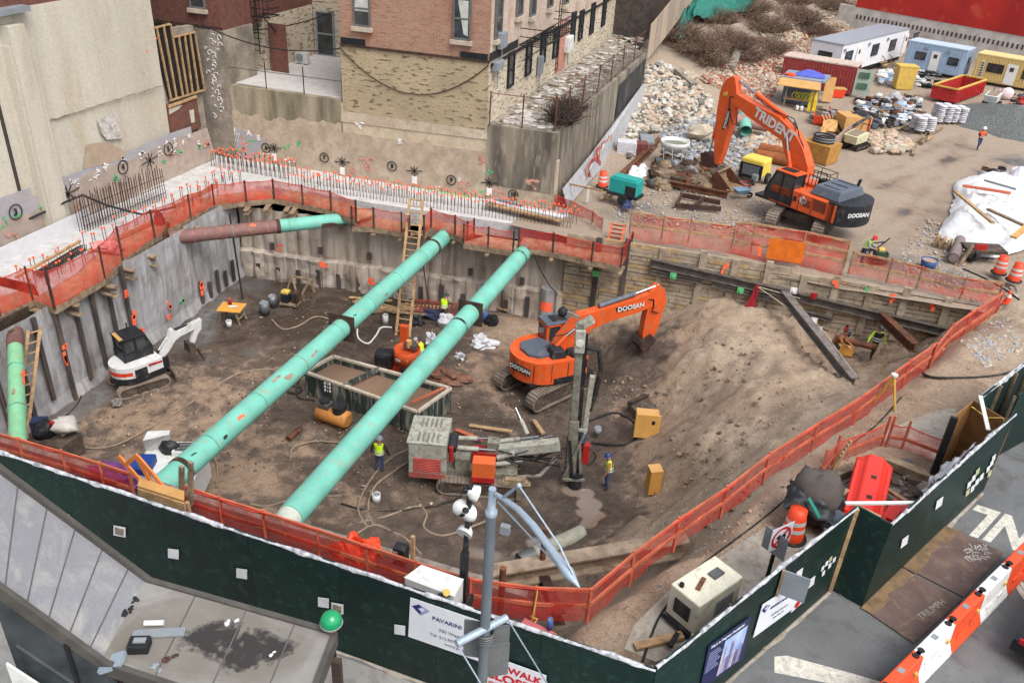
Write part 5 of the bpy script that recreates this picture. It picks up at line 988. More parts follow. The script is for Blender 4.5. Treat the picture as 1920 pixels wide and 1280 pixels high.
gq=P(621,1163,5.25);r=root('globe_lamp','green and cream globe lamp on a post at the corner of the subway roof','lamp',gq*V(1,1,0))
mb=MB();R0=.19
mb.lathe([(0.002,R0)]+[(R0*math.cos(a),R0*math.sin(a))for a in np.linspace(1.45,-.2,10)],gq,20);mb.build('green_top',mat('green glass',C(20,150,92),.25,var=.05,fine=0,bump=0,spec=.6),r,True)
MB().lathe([(R0*math.cos(a),R0*math.sin(a))for a in np.linspace(-.2,-.9,6)]+[(.1,-.2)],gq,20).build('cream_base',mat('cream glass',C(226,176,130),.4),r,True)
MB().tube([gq-V(0,0,.05)+V(math.cos(a)*.192,math.sin(a)*.192,0)for a in np.linspace(0,6.283,21)],.012,6).build('ring',K['grey'],r,True)
MB().cyl(gq*V(1,1,0),gq-V(0,0,.17),.05,.05,n=10).build('post',K['black'],r,True)
def onR(px,py):return P(px,py,ZR)
def litter(name,label,px,py,fn):r=root(name,label,name.replace('_',' '),onR(px,py));fn(r);return r
litter('black_box','small black plastic box lying on the stained roof',263,1216,lambda r:(MB().box((0,0,.1),(.34,.26,.18),.4).build('body',K['black'],r,bev=.02),MB().box((.02,.01,.21),(.2,.1,.03),.4).build('latch',K['grey'],r)))
litter('grey_board','grey board lying across the stained roof',300,1188,lambda r:(MB().bar((-.4,-.2,.03),(.38,.18,.03),.18,.03).build('board',K['grey'],r),MB().cyl((-.35,.05,.07),(-.05,.18,.07),.05,n=10).build('white_bottle',K['white'],r)))
def blobm(r,s_,m_,n_=3):
 mb=MB()
 for _ in range(n_):mb.rock((random.uniform(-s_,s_),random.uniform(-s_,s_),s_*.15),s_*random.uniform(.5,.9),0,.4)
 mb.build('scrap',K[m_],r)
for nm,lab,px,py,s_,mm in(('black_scrap','crumpled black scrap on the pale roof near the kink',219,1150,.16,'black'),('black_scrap','small black flake by the roof kink, upper one',252,1127,.07,'black'),('black_scrap','small black flake just right of the crumpled scrap',243,1143,.07,'black'),('dark_scrap','twisted dark strip near the front of the stained roof',322,1233,.09,'darkrust'),('white_rag','crumpled white and blue rag on the dark roof stain',436,1165,.09,'plastic'),('dark_scrap','splayed scrap near the roof front edge',298,1249,.08,'grey'),('white_rag','thin white scrap on the right hand dark stain',511,1225,.05,'white')):litter(nm,lab,px,py,lambda r:blobm(r,s_,mm))
def barrier_mesh(r,col,holes=True):
 L_=1.93;prof=[(-.3,0),(.3,0),(.3,.14),(.17,.42),(.13,1.0),(-.13,1.0),(-.17,.42),(-.3,.14)]
 mb=MB();mb.prism([(0.01,y,z)for y,z in prof],(L_-.02,0,0));mb.build('shell',col,r,bev=.03)
 for x,e_ in((.16,.05),(L_-.16,L_-.05)):MB().cyl((x,0,.99),(x,0,1.03),.085,n=12).box((e_,0,.985),(.2,.1,.06)).build('coupling',K['black'],r)
 MB().box((L_*.5,0,1.004),(.2,.14,.014)).build('filler_cap',K['grey'],r)
 for x in(.55,L_-.55):
  for y in(-.205,.205):MB().box((x,y,.30),(.34,.05,.24),0).build('fork_pocket',col,r,bev=.02)
 MB().box((L_-.3,-.18,.62),(.12,.05,.1)).build('reflector',K['yellow'],r)
m_barO=mat('orange barrier plastic',C(236,84,44),.5,var=.08,dirt=C(150,78,56),damt=.2);m_barW=mat('white barrier plastic',C(232,230,226),.5,var=.06,dirt=C(150,146,140),damt=.25)
e0,e1=P(1722,1224,1.),P(1889,1059,1.);bu=unit((e1-e0)*V(1,1,0));bz=math.atan2(bu[1],bu[0]);BLn=np.linalg.norm((e1-e0)[:2])/3
gb='orange and white barriers lining the street'
rO=root('street_barrier','orange plastic street barrier nearest the bottom edge of the picture','barrier',(e0-bu*BLn)*V(1,1,0),bz,gb);barrier_mesh(rO,m_barO)
rW=root('street_barrier','white plastic street barrier beside the lower rusty steel plate','barrier',e0*V(1,1,0),bz,gb);barrier_mesh(rW,m_barW)
for r in(rO,rW):r.scale=(BLn/1.93,1,1)
dup(rO,(e0+bu*BLn)*V(1,1,0),bz,'orange plastic street barrier between two white ones beside the joint of the steel plates',gb);dup(rW,(e0+bu*BLn*2)*V(1,1,0),bz,'white plastic street barrier nearest the right edge of the picture',gb);dup(rO,(e0+bu*BLn*3)*V(1,1,0),bz,'orange plastic street barrier running off the right edge of the picture',gb);dup(rW,(e0-bu*BLn*2)*V(1,1,0),bz,'white plastic street barrier running off the bottom edge of the picture',gb)
m_plate=mat('brown steel road plate',C(112,92,84),.7,.1,var=.2,scale=1.2,dirt=C(134,112,92),damt=.4);m_rstn=mat('orange rust bloom',C(136,110,78),.8,var=.3,scale=3,dirt=C(112,92,80),damt=.6,dscale=2)
for nm,pts,rs_,lab in(('road_plate',[(1614,1139),(1690,1065),(1803,1124),(1713,1207)],[(1614,1139),(1690,1065),(1712,1076),(1640,1152)],'rusty brown steel road plate nearest the camera with chalk lettering'),('road_plate',[(1693,1062),(1771,985),(1881,1037),(1806,1120)],[(1693,1062),(1771,985),(1796,996),(1718,1075)],'rusty brown steel road plate beside the white lane lettering')):
 r=root(nm,lab,'road plate',P(*pts[0],0));mb=MB();mb.prism([P(x,y,.0)for x,y in pts],(0,0,.035));mb.build('plate',m_plate,r,True)
 q=[P(x,y,.039)for x,y in rs_];pp=[]
 for i in range(4):
  for t in np.linspace(0,1,8)[:-1]:p=lerp(q[i],q[(i+1)%4],t);pp.append(p+(V(random.gauss(0,.1),random.gauss(0,.1),0)if i in(2,)else V(0,0,0)))
 mb=MB();mb.poly(pp);mb.build('rust_bloom',m_rstn,r,True)
 if 'chalk' in lab:xd=P(1770,1133,.04)-P(1723,1165,.04);MB().text('TRIUMPH',P(1724,1158,.042),xd,P(1730,1140,.04)-P(1737,1165,.04),.27,lift=.004,depth=.001).build('chalk_lettering',mat('chalk',C(176,166,158),.9),r,True)
 else:splatq=MB();[splatq.box(P(1830+random.uniform(-22,22),1035+random.uniform(-14,14),.042),(random.uniform(.05,.3),.03,.004),random.uniform(0,3))for _ in range(40)];splatq.build('chalk_scribble',mat('chalk grey',C(186,180,174),.9),r,True)
def car(label,loc,rz):
 r=root('parked_car',label,'car',loc,rz);L_=4.6;Wd=1.8;m_c=mat('black car paint',C(20,20,22),.25,var=.05,fine=0,bump=0,spec=.6)
 prof=[(-2.3,.35),(-2.3,.75),(-2.2,.92),(-1.6,.98),(-1.0,1.42),(.35,1.46),(1.1,1.0),(2.1,.86),(2.3,.65),(2.3,.35)]
 MB().xz(prof,-Wd/2,Wd/2).build('body',m_c,r,bev=.08)
 MB().xz([(-1.5,1.0),(-1.0,1.36),(.3,1.40),(.95,1.02)],-Wd/2-.01,Wd/2+.01).build('side_window',K['glass'],r)
 for x in(-1.4,1.4):
  for y in(-.82,.82):w_=MB().cyl((x,y-.11,.33),(x,y+.11,.33),.33,n=20).build('wheel',K['rubber'],r);MB().cyl((x,y-.12,.33),(x,y+.12,.33),.2,n=12).build('rim',K['steel'],w_)
 for y in(-.6,.6):MB().box((2.29,y,.7),(.06,.35,.14)).build('headlight',K['plastic'],r);MB().box((-2.29,y,.78),(.06,.35,.14)).build('tail_light',K['redp'],r)
q=P(1946,1195,0);car('black parked car cut off by the right edge of the picture',(q[0]+1.0,q[1]+.4,0),bz)
def strut(label,segs,rings=(),plates=(),marks=()):
 r=root('pipe_strut',label,'pipe',segs[0][0]*V(1,1,0)+V(0,0,segs[0][0][2]-.5))
 for a,b_,rad,m_ in segs:MB().cyl(a,b_,rad,n=28).build('pipe',m_,r,True)
 a,b_=segs[0][0],segs[-1][1];d=unit(b_-a);rad=segs[0][2]
 for t in rings:q=lerp(a,b_,t);MB().cyl(q-d*.1,q+d*.1,rad+.03,n=28).build('collar',K['darkrust'],r,True)
 sd=unit(np.cross(d,(0,0,1)));up=np.cross(sd,d)
 for k in range(1,int(np.linalg.norm(b_-a)/3.1)):q=lerp(a,b_,k*3.1/np.linalg.norm(b_-a)+.02);MB().cyl(q-d*.018,q+d*.018,rad+.012,n=28).build('weld_seam',K['weld'],r,True)
 for t in plates:q=lerp(a,b_,t);MB().bar(q-d*.03,q+d*.03,rad*2.9,rad*2.9).build('flange_plate',K['darkrust'],r,True)
 for t,ang,s_,mm in marks:
  q=lerp(a,b_,t);mb=MB()
  n_=9
  for k in range(random.randint(2,5)):
   tt,aa,l_,w_=t+random.gauss(0,s_*.35)/np.linalg.norm(b_-a),ang+random.gauss(0,.1*s_/.5),s_*random.uniform(.3,.8),s_*random.uniform(.12,.35)/rad
   ring=[lerp(a,b_,tt)+d*l_*math.cos(f)*(1+.3*math.sin(3*f+k))*.5+(sd*math.cos(aa+w_*math.sin(f)*.5)+up*math.sin(aa+w_*math.sin(f)*.5))*(rad+.006)for f in np.linspace(0,6.28,n_)[:-1]];mb.poly(ring)
  mb.build('paint_mark',K[mm],r,True)
 return r
zs=-2.4
K['weld']=mat('weld seam',C(108,172,152),.7,var=.3,dirt=C(130,110,92),damt=.5,dscale=4)
def axis(a,za,b_,zb_):return P(*a,za),P(*b_,zb_)
rn=[(t,random.uniform(.2,2.0),random.uniform(.3,.7),'rustpatch')for t in(.33,.36,.40,.44,.5,.58,.66,.71,.73,.77,.24,.3,.2)]
K['rustpatch']=mat('faded rust patch',C(172,142,124),.8,var=.3);K['greenpatch']=mat('dark scuff',C(44,62,56),.7)
a,b_=P(312,905,zs),P(838,440,zs-.3);a=a-unit(b_-a)*1.3
strut('left hand long sea green pipe strut ending at the timber platform',[(a,b_,.45,K['teal'])],(.08,.92),(.52,),rn[:9:2]+[(.1,1.1,.3,'greenpatch'),(.16,.4,.35,'greenpatch'),(.2,.9,.5,'spray'),(.55,.9,.25,'greenpatch'),(.31,1.3,.5,'rustpatch')])
a,b_=P(545,968,zs),P(985,470,zs-.3);d=unit(b_-a);a2=a-d*1.9
strut('right hand long sea green pipe strut passing over the slurry tank',[(a2,a+d*.2,.43,mat('pale grout coating',C(196,200,186),.8,var=.1,dirt=C(150,140,128),damt=.3)),(a,b_,.46,K['teal'])],(.62,.955),(.68,),rn[1::2]+[(.13,1.1,.2,'greenpatch'),(.17,.3,.25,'greenpatch'),(.93,.7,.45,'greenpatch'),(.8,1.2,.6,'rustpatch'),(.85,1.3,.5,'rustpatch'),(.64,1.4,.5,'rustpatch')])
a,b_=P(318,446,-2.3),P(655,410,-2.3);mdl=lerp(a,b_,.585)
r=strut('short strut at the far left corner, half rust brown and half green',[(a,mdl,.38,mat('brown primer pipe',C(130,96,90),.7,var=.12,dirt=C(170,110,92),damt=.35)),(mdl,b_,.38,K['teal'])],(.585,),(),[(.25,1.2,.5,'rustpatch'),(.45,1.,.4,'spray')])
MB().box(a+V(-.1,0,0),(.12,1.3,1.3),.5).build('end_plate',K['rust'],r,True);MB().bar(lerp(a,b_,.86)+V(0,-.46,-.1),b_+V(0,-.4,-.1),.12,.25).build('stiffener',K['darkrust'],r,True)
a,b_=P(28,622,-2.3),P(34,860,-2.3);d=unit(b_-a);b2=b_+d*.6;t_=.14
r=strut('green pipe strut with a brown end cap standing nearest the left edge',[(a,a+d*1.5,.33,mat('brown pipe end',C(124,88,82),.75,var=.2)),(a+d*1.5,b2,.30,mat('pale green pipe paint',C(134,196,150),.5,var=.1,dirt=C(170,150,120),damt=.2))],(),(),[(.3,.25,.5,'spray'),(.42,2.7,.7,'spray'),(.55,1.5,.5,'rustpatch'),(.75,.2,.5,'spray'),(.9,1.2,.5,'rustpatch')])
b0,b1=P(930,1085,-3.6),P(1205,1035,-2.6)
ibeam('corner_beam',b0-V(.3,.1,0),b1+unit(b1-b0)*1.5,.55,.62,mat('mud caked steel',C(172,152,130),.85,var=.25,dirt=C(128,96,72),damt=.4),'mud caked steel corner beam across the near end of the pit',tk=.07)
ibeam('kicker_beam',P(1015,1075,-3.9),P(1050,1160,-2.6),.32,.34,K['darkrust'],'short dark red kicker beam running down from the mud caked corner beam')
for px,py,h_,lab in((1016,1060,1.6,'rusty vertical pipe standing on the mud caked beam'),):q=P(px,py,-3.2);MB().cyl(q,q+V(0,0,h_),.1,n=10).build('steel_pipe',K['rust'],**tags(lab,'pipe'))
q=P(938,1146,-.05);MB().cyl(q,q+V(0,0,1.55),.085,n=10).build('steel_post',K['rust'],**tags('rusty steel post standing in the netting beside the lamp post','post'))
a,b_=P(974,1052,-6.85),P(1092,998,-6.8);r=root('concrete_pipe','grey concrete coated pipe lying on the mud near the lamp arm','pipe',a);mb=MB();mb.tube([a,b_],.33,18,caps=False);mb.tube([b_,a],.27,18,caps=False);mb.build('barrel',mat('grey pipe',C(158,158,142),.7,var=.15,dirt=C(120,108,94),damt=.4),r,True);MB().cyl(a+unit(a-b_)*-.01,a+unit(b_-a)*.7,.335,n=18,caps=False).build('band',K['steel'],r,True)
def track(parent,y,L_,h_,w_,m_,sh=.17,nm='track',m2=None):
 """a tracked chain: shoes round a stadium loop, with a frame and rollers"""
 R0=h_/2;st=L_-h_;per=2*st+2*math.pi*R0;n_=max(24,int(per/sh));mb=MB()
 for i in range(n_):
  s_=per*i/n_
  if s_<st:x,z,a=-st/2+s_,0,0
  elif s_<st+math.pi*R0:f=(s_-st)/R0;x,z,a=st/2+R0*math.sin(f),R0-R0*math.cos(f),f
  elif s_<2*st+math.pi*R0:x,z,a=st/2-(s_-st-math.pi*R0),h_,math.pi
  else:f=(s_-2*st-math.pi*R0)/R0;x,z,a=-st/2-R0*math.sin(f),R0+R0*math.cos(f),math.pi+f
  M_=Matrix.Translation((x,y,z))@Matrix.Rotation(-a,4,'Y')
  mb.box((0,0,.03),(per/n_*.93,w_,.05),M=M_);mb.box((per/n_*.25,0,-.01),(.035,w_,.05),M=M_)
 tr=mb.build(nm,m_,parent)
 MB().xz([(-st/2,.12),(st/2,.12),(st/2+R0*.5,R0),(st/2,h_-.12),(-st/2,h_-.12),(-st/2-R0*.5,R0)],y-w_*.32,y+w_*.32).build('track_frame',m2 or K['trackdark'],tr)
 for s_ in(-1,1):MB().cyl((s_*st/2,y-w_*.4,R0),(s_*st/2,y+w_*.4,R0),R0-.08,n=18).build('idler',m2 or K['trackdark'],tr)
K['track']=mat('dusty steel track',C(150,136,122),.7,.2,var=.25,dirt=C(104,92,82),damt=.45,dscale=4)
K['trackdark']=mat('muddy track frame',C(84,72,62),.85,var=.3,dirt=C(120,104,88),damt=.5)
K['hood']=mat('slate grey hood',C(88,96,108),.5,var=.1,dirt=C(120,116,112),damt=.3)
K['cw']=mat('black counterweight',C(38,40,44),.5,var=.2,dirt=C(84,80,76),damt=.3)
K['chrome']=mat('chrome rod',C(190,192,196),.2,.9,var=.05,bump=0)
def cab(r,x0,x1,y0,y1,z0,z1,fr,roof,tilt=.25,hatch=True):
 c_=root_part=MB();prof=[(x0,z0),(x1+.12,z0),(x1+.12,z0+.55),(x1-tilt,z1),(x0,z1)]
 g_=MB();g_.xz([(x0+.05,z0+.05),(x1+.06,z0+.05),(x1+.06,z0+.55),(x1-tilt-.06,z1-.06),(x0+.05,z1-.06)],y0+.04,y1-.04);cb=g_.build('cab',K['glass'],r)
 mb=MB()
 for y in(y0+.04,y1-.04):
  for a,b_ in(((x0+.04,z0),(x0+.04,z1)),((x1+.06,z0),(x1+.08,z0+.55)),((x1+.08,z0+.55),(x1-tilt,z1)),((x0,z1-.05),(x1-tilt,z1-.05)),(((x0+x1)/2,z0),((x0+x1)/2-.05,z1))):mb.bar((a[0],y,a[1]),(b_[0],y,b_[1]),.1,.11,(0,1,0))
 for x,z in((x0+.03,z0+.06),(x1+.08,z0+.06),(x0+.03,z1-.06),(x1-tilt,z1-.06)):mb.bar((x,y0,z),(x,y1,z),.1,.1)
 mb.box(((x0+x1)/2,y0+.03,z0+.28),(x1-x0+.1,.06,.5));mb.box(((x0+x1)/2,y1-.03,z0+.28),(x1-x0+.1,.06,.5));mb.box((x0+.02,(y0+y1)/2,z0+.3),(.06,y1-y0,.6));mb.build('cab_frame',fr,cb)
 MB().box(((x0+x1-tilt)/2,(y0+y1)/2,z1+.03),(x1-tilt-x0+.12,y1-y0+.06,.09)).build('cab_roof',roof,cb,bev=.03)
 if hatch:MB().box(((x0+x1-tilt)/2+.1,(y0+y1)/2,z1+.09),((x1-x0)*.5,(y1-y0)*.6,.05)).build('roof_hatch',K['cw'],cb,bev=.015)
 for y in(y0+.2,y1-.2):MB().bar((x0+.4,(y0+y1)/2-.1,z0+.3),(x0+.25,(y0+y1)/2-.1,z0+1.1),.5,.12).build('seat',K['black'],cb);break
 return cb
def armplate(name,pxs,c_,fd,m_,parent,half,lat=0.,bev=.03):
 q=[W(x,y,c_,c_+fd)for x,y in pxs];lf=V(-fd[1],fd[0],0);mb=MB();mb.prism([p+lf*(lat-half)for p in q],lf*2*half);return mb.build(name,m_,parent,True,bev=bev),q
def ram(parent,p0,p1,p2,rb_,rr,mb_=None,mr=None):
 b0=MB();b0.cyl(p0,p1,rb_,n=12);o=b0.build('hydraulic_cylinder',mb_ or K['orange'],parent,True);MB().cyl(p1,p2,rr,n=10).build('rod',mr or K['chrome'],o,True);return o
def arc_house(x0,x1,y,rad_rear,n=10):
 """plan outline of a house with a rounded rear"""
 pts=[(x1,-y),(x1,y)]
 for i in range(n+1):
  a=math.pi/2+math.pi*i/n;pts.append((x0+rad_rear*0+(math.cos(a))*rad_rear,math.sin(a)*y))
 return pts
def flat(pts,z0,z1):mb=MB();mb.prism([(x,y,z0)for x,y in pts],(0,0,z1-z0));return mb
hosem=K['black']
def hoses(parent,lists,r_=.03,nm='hydraulic_hose'):
 for L in lists:MB().tube(L,r_,6).build(nm,hosem,parent,True)
def toV(q):return np.asarray(q,float)
hd=R_(147);fd=V(math.cos(hd),math.sin(hd),0);lf=V(-fd[1],fd[0],0)
c1=V(2.15,52.45,-2.02)
ex=root('excavator','large orange excavator with black counterweight and big white boom lettering in the yard','excavator',c1,hd)
und=Matrix.Rotation(R_(74)-hd,4,'Z')
def underc(r,th_,L_,gauge,w_,h_,carb=None):
 u=bpy.data.objects.new('undercarriage',None);
 mb=MB();mb.box((0,0,h_*.72),(L_*.42,gauge-w_*.4,h_*.42)).cyl((0,0,h_*.8),(0,0,h_*1.28),.62,n=20);o=mb.build('undercarriage',carb or K['trackdark'],r);o.rotation_euler=(0,0,th_)
 for s_ in(-1,1):track(o,s_*gauge/2,L_,h_,w_,K['track'])
 return o
underc(ex,R_(76)-hd,4.9,2.75,.68,1.05)
m_or=K['orange']
house=MB();house.box((-.55,1.12,1.87),(4.5,1.0,1.1)).box((-.4,-1.15,1.8),(4.4,.95,.95)).box((-.4,0,1.7),(4.2,1.5,.8));house.build('house',m_or,ex,bev=.05)
MB().box((.2,0,1.3),(5.2,3.0,.16)).build('house_base',K['cw'],ex)
flat(arc_house(-2.65,-2.2,1.62,1.15,14),1.22,2.5).build('counterweight',K['cw'],ex,bev=.12)
MB().hexa([(-2.7,-1.4,2.45),(-.7,-1.4,2.45),(-.7,1.3,2.45),(-2.7,1.3,2.45),(-2.55,-1.15,3.0),(-.85,-1.15,3.0),(-.85,1.05,3.0),(-2.55,1.05,3.0)]).build('engine_hood',K['hood'],ex,bev=.08)
mb=MB()
for k in range(3):mb.box((-1.7,-.8+k*.75,3.01),(1.1,.1,.03))
mb.build('hood_vent',K['cw'],ex);MB().cyl((-2.3,-1.0,2.9),(-2.4,-1.0,3.4),.09,n=10).build('exhaust',K['cw'],ex)
mb=MB()
for k in range(9):mb.box((-1.75,1.63,1.72+k*.075),(.85,.03,.035));mb.box((-.85,1.63,1.72+k*.075),(.6,.03,.03))if k<6 else None
mb.build('side_louvre',K['darkrust'],ex)
for x in(-2.3,-1.25,-.35):MB().box((x,1.63,1.87),(.025,.02,1.05)).build('panel_joint',K['cw'],ex)
mb=MB()
for pts in([(0,.28),(-.12,.12),(.12,.12)],):mb.prism([(-.62+x,1.632,2.05+z)for x,z in pts][::-1],(0,.006,0))
for x,h0,h1 in((0,-.35,.15),(-.16,-.18,.12),(.16,-.18,.12),(-.26,-.05,.06),(.26,-.05,.06)):mb.box((-.62+x,1.636,2.05+(h0+h1)/2),(.07,.006,h1-h0))
mb.box((-.62,1.637,1.9),(.42,.006,.06));mb.build('emblem',K['white'],ex)
MB().box((-.05,1.63,1.95),(.22,.02,.28)).build('filler_door',K['cw'],ex)
mb=MB()
for a in(-.34,):mb.text('DOOSAN',(-3.36,1.3,1.95),(-.36,-.93,0),(0,0,1),.33,bold=.015,lift=.1)
mb.build('maker_lettering',K['white'],ex)
cab(ex,.15,1.95,.62,1.66,1.4,3.25,K['cw'],m_or,.45)
mb=MB()
for y in(-1.55,-.75):
 for x in(-.6,.5,1.5):mb.tube([(x,y,2.25),(x,y,3.15)],.025,5)
 mb.tube([(-.6,y,3.15),(1.5,y,3.15)],.025,5);mb.tube([(-.6,y,2.75),(1.5,y,2.75)],.025,5)
for x in(-.6,1.5):mb.tube([(x,-1.55,3.15),(x,-.75,3.15)],.025,5)
mb.build('handrail',K['black'],ex)
mb=MB()
for y in(-.5,.35):
 for x in(-.55,.1):mb.tube([(x,y,2.3),(x,y,3.2)],.025,5)
 mb.tube([(-.55,y,3.2),(.1,y,3.2)],.025,5)
mb.build('guard_rail',K['black'],ex);MB().box((-.25,-.9,2.5),(.6,.5,.5)).build('black_box',K['black'],ex,bev=.04)
BC=c1.copy()
Z5=lambda L:[(1160+x/4.571,80+y/4.571)for x,y in L]
bo,q=armplate('boom',Z5([(985,455),(1040,440),(1200,530),(1400,630),(1530,765),(1605,900),(1650,1060),(1640,1150),(1560,1150),(1490,1080),(1455,960),(1425,835),(1300,745),(1130,625),(995,510)]),BC,fd,m_or,ex,.34)
stk,q=armplate('stick',Z5([(955,305),(1000,283),(1022,300),(1035,440),(1012,560),(975,720),(905,950),(872,1040),(845,1030),(838,900),(850,720),(868,560),(890,430),(915,350)]),BC,fd,m_or,ex,.27)
def onE(x,y,lat,c_=BC,f_=fd,l_=lf):return W(*Z5([(x,y)])[0],c_+l_*lat,c_+l_*lat+f_)
for lat in(-.1,):ram(ex,onE(1440,640,lat),onE(1180,440,lat),onE(1030,325,lat),.15,.07)
for lat in(-.5,.5):ram(ex,onE(1470,1080,lat),onE(1450,930,lat),onE(1440,800,lat),.13,.07)
ram(ex,onE(868,600,0),onE(812,820,0),onE(780,930,0),.12,.06)
MB().prism([onE(*p,-.3)for p in((750,935),(800,925),(860,960),(880,1040),(820,1060),(760,1040))],lf*.6).build('coupler',mat('dark coupler steel',C(86,56,48),.7,var=.2),ex,True,bev=.03)
qa=onE(1165,590,.37);qb=onE(1400,755,.37);xd=qb-qa;MB().text('TRIDENT',qa,xd,(0,0,1),.80,bold=.03,lift=.012).build('boom_lettering',K['white'],ex,True)
qa=onE(905,735,.29);qb=onE(948,580,.29);MB().prism([onE(*p,.275)for p in((885,740),(905,745),(940,700),(962,560),(945,555),(920,620))],lf*.015).build('name_plate',K['cw'],ex,True)
MB().text('DOOSAN',qa,qb-qa,fd*.9+V(0,0,.4),.26,bold=.01,lift=.012).build('maker_lettering',K['white'],ex,True)
MB().bar(onE(912,425,.28),onE(918,455,.28),.02,.3).build('yellow_mark',K['yellow'],ex,True)
hoses(ex,[[onE(*p,.36)for p in((990,470),(955,460),(945,560),(975,700),(1010,690),(1018,600))],[onE(*p,.15)for p in((1180,470),(1260,540),(1420,620),(1500,700),(1520,760))],[onE(*p,-.2)for p in((1500,680),(1540,760),(1590,900),(1640,1080))],[onE(*p,.2)for p in((1540,790),(1580,880),(1620,1060))],[onE(*p,.05)for p in((1440,630),(1500,650),(1530,720),(1550,800))]])
bk_=root('bucket','dusty brown excavator bucket lying in the scrap under the raised boom','bucket',P(1362,350,-2),R_(160))
MB().xz([(-.9,0),(.3,-.02),(.75,.35),(.8,.8),(.45,1.15),(.3,1.1),(.55,.75),(.45,.4),(.2,.12),(-.9,.08)],-.85,.85).build('shell',mat('dusty brown steel',C(158,128,98),.8,var=.25,dirt=C(110,84,64),damt=.5),bk_,bev=.02)
for y in(-.84,.84):MB().xz([(-.9,.02),(.3,.0),(.75,.35),(.8,.8),(.45,1.15),(-.2,.6)],y-.03,y+.03).build('side_plate',K['rust'],bk_)
for k in range(5):MB().hexa([(-.9,-.8+k*.36,0),(-.9,-.64+k*.36,0),(-.9,-.64+k*.36,.1),(-.9,-.8+k*.36,.1),(-1.2,-.75+k*.36,.02),(-1.2,-.69+k*.36,.02),(-1.2,-.69+k*.36,.06),(-1.2,-.75+k*.36,.06)]).build('tooth',K['steel'],bk_)
hd=R_(42);fd2=V(math.cos(hd),math.sin(hd),0);lf2=V(-fd2[1],fd2[0],0);c2=V(-9.1,36.0,-6.98)
ex2=root('excavator','orange excavator with rounded orange tail digging at the sand mound in the pit','excavator',c2,hd)
underc(ex2,R_(60)-hd,4.4,2.4,.62,.95)
flat([(1.55,-1.45),(1.55,1.45),(-.4,1.5)]+[(-.4+1.55*math.cos(a),1.5*math.sin(a))for a in np.linspace(math.pi/2,1.5*math.pi,14)]+[(-.4,-1.5)],1.15,2.35).build('house',m_or,ex2,bev=.1)
MB().box((.3,0,1.12),(3.6,2.6,.14)).build('house_base',K['cw'],ex2)
flat([(.3,-.8),(.3,.35),(-.2,.85),(-1.15,.75),(-1.42,.2),(-1.3,-.55),(-.85,-.9)],2.3,2.5).build('engine_hood',K['hood'],ex2,bev=.06)
MB().hexa([(-.35,-1.2,2.35),(.45,-1.25,2.35),(.45,-.35,2.35),(-.35,-.35,2.35),(-.25,-1.1,2.75),(.4,-1.15,2.75),(.35,-.45,2.75),(-.2,-.45,2.75)]).build('raised_hood',K['cw'],ex2,bev=.05)
MB().box((1.1,-.95,2.42),(.8,.75,.2)).build('black_deck',K['cw'],ex2,bev=.03);MB().cyl((.65,-.95,2.35),(.65,-.95,2.65),.13,n=12).build('filter',K['cw'],ex2)
for a in(2.5,3.3,4.1):x,y=-.4+1.56*math.cos(a),1.51*math.sin(a);MB().box((x,y,1.75),(.03,.03,1.0)).build('panel_joint',K['darkrust'],ex2)
for x in(-.45,.45):MB().box((x,-1.5,1.75),(.02,.03,1.0)).build('panel_joint',K['darkrust'],ex2)
MB().box((.6,-1.49,1.3),(1.8,.05,.28)).build('black_skirt',K['cw'],ex2);MB().box((1.25,-1.48,2.0),(.5,.06,.45)).build('grille',K['cw'],ex2)
a_=3.62;pq=V(-.4+1.57*math.cos(a_),1.53*math.sin(a_),1.85);tdir=V(-math.sin(a_),math.cos(a_),0);MB().bar(pq-tdir*.62,pq+tdir*.62,.04,.36).build('name_plate',K['cw'],ex2);nrm=V(math.cos(a_),math.sin(a_),0);MB().text('DOOSAN',pq+nrm*.02,tdir,(0,0,1),.3,bold=.01,lift=.015,align='CENTER').build('maker_lettering',K['white'],ex2)
cab(ex2,.1,1.75,.38,1.42,1.5,3.35,m_or,K['hood'],.3);MB().box((.1,.9,2.45),(.08,.98,1.7)).build('cab_rear',m_or,ex2,bev=.03);MB().box((.05,.9,2.75),(.06,.72,.8)).build('rear_window',K['glass'],ex2)
Z8=lambda L:[(900+x/4.572,520+y/4.572)for x,y in L]
BC2=c2-lf2*.1
armplate('boom',Z8([(590,620),(640,540),(720,450),(840,310),(930,290),(1100,236),(1300,172),(1440,120),(1480,150),(1475,225),(1300,292),(1100,352),(950,420),(830,520),(700,620),(640,650)]),BC2,fd2,m_or,ex2,.27)
armplate('stick',Z8([(1440,115),(1520,55),(1570,88),(1578,190),(1540,300),(1515,400),(1470,490),(1405,612),(1385,612),(1376,480),(1398,350),(1418,255),(1460,200)]),BC2,fd2,m_or,ex2,.22)
def on2(x,y,lat):return W(*Z8([(x,y)])[0],BC2+lf2*lat,BC2+lf2*lat+fd2)
ram(ex2,on2(1020,245,0),on2(1330,140,0),on2(1530,65,0),.13,.07,K['hood'])
for lat in(-.4,.4):ram(ex2,on2(640,600,lat),on2(740,500,lat),on2(830,430,lat),.11,.06)
qa=on2(1175,285,-.29);qb=on2(1325,245,-.29);MB().prism([on2(*p,-.275)for p in((1162,262),(1328,232),(1318,270),(1175,300))],-lf2*.015).build('name_plate',K['cw'],ex2,True);MB().text('DOOSAN',on2(1180,280,-.3),on2(1310,252,-.3)-on2(1180,280,-.3),(0,0,1),.36,bold=.012,lift=.012).build('maker_lettering',K['white'],ex2,True)
hoses(ex2,[[on2(*p,-.3)for p in((1450,190),(1490,190),(1490,260),(1470,290),(1530,305))],[on2(*p,-.3)for p in((600,560),(640,500),(720,490),(800,460))],[on2(*p,-.2)for p in((560,590),(620,570),(700,600))]])
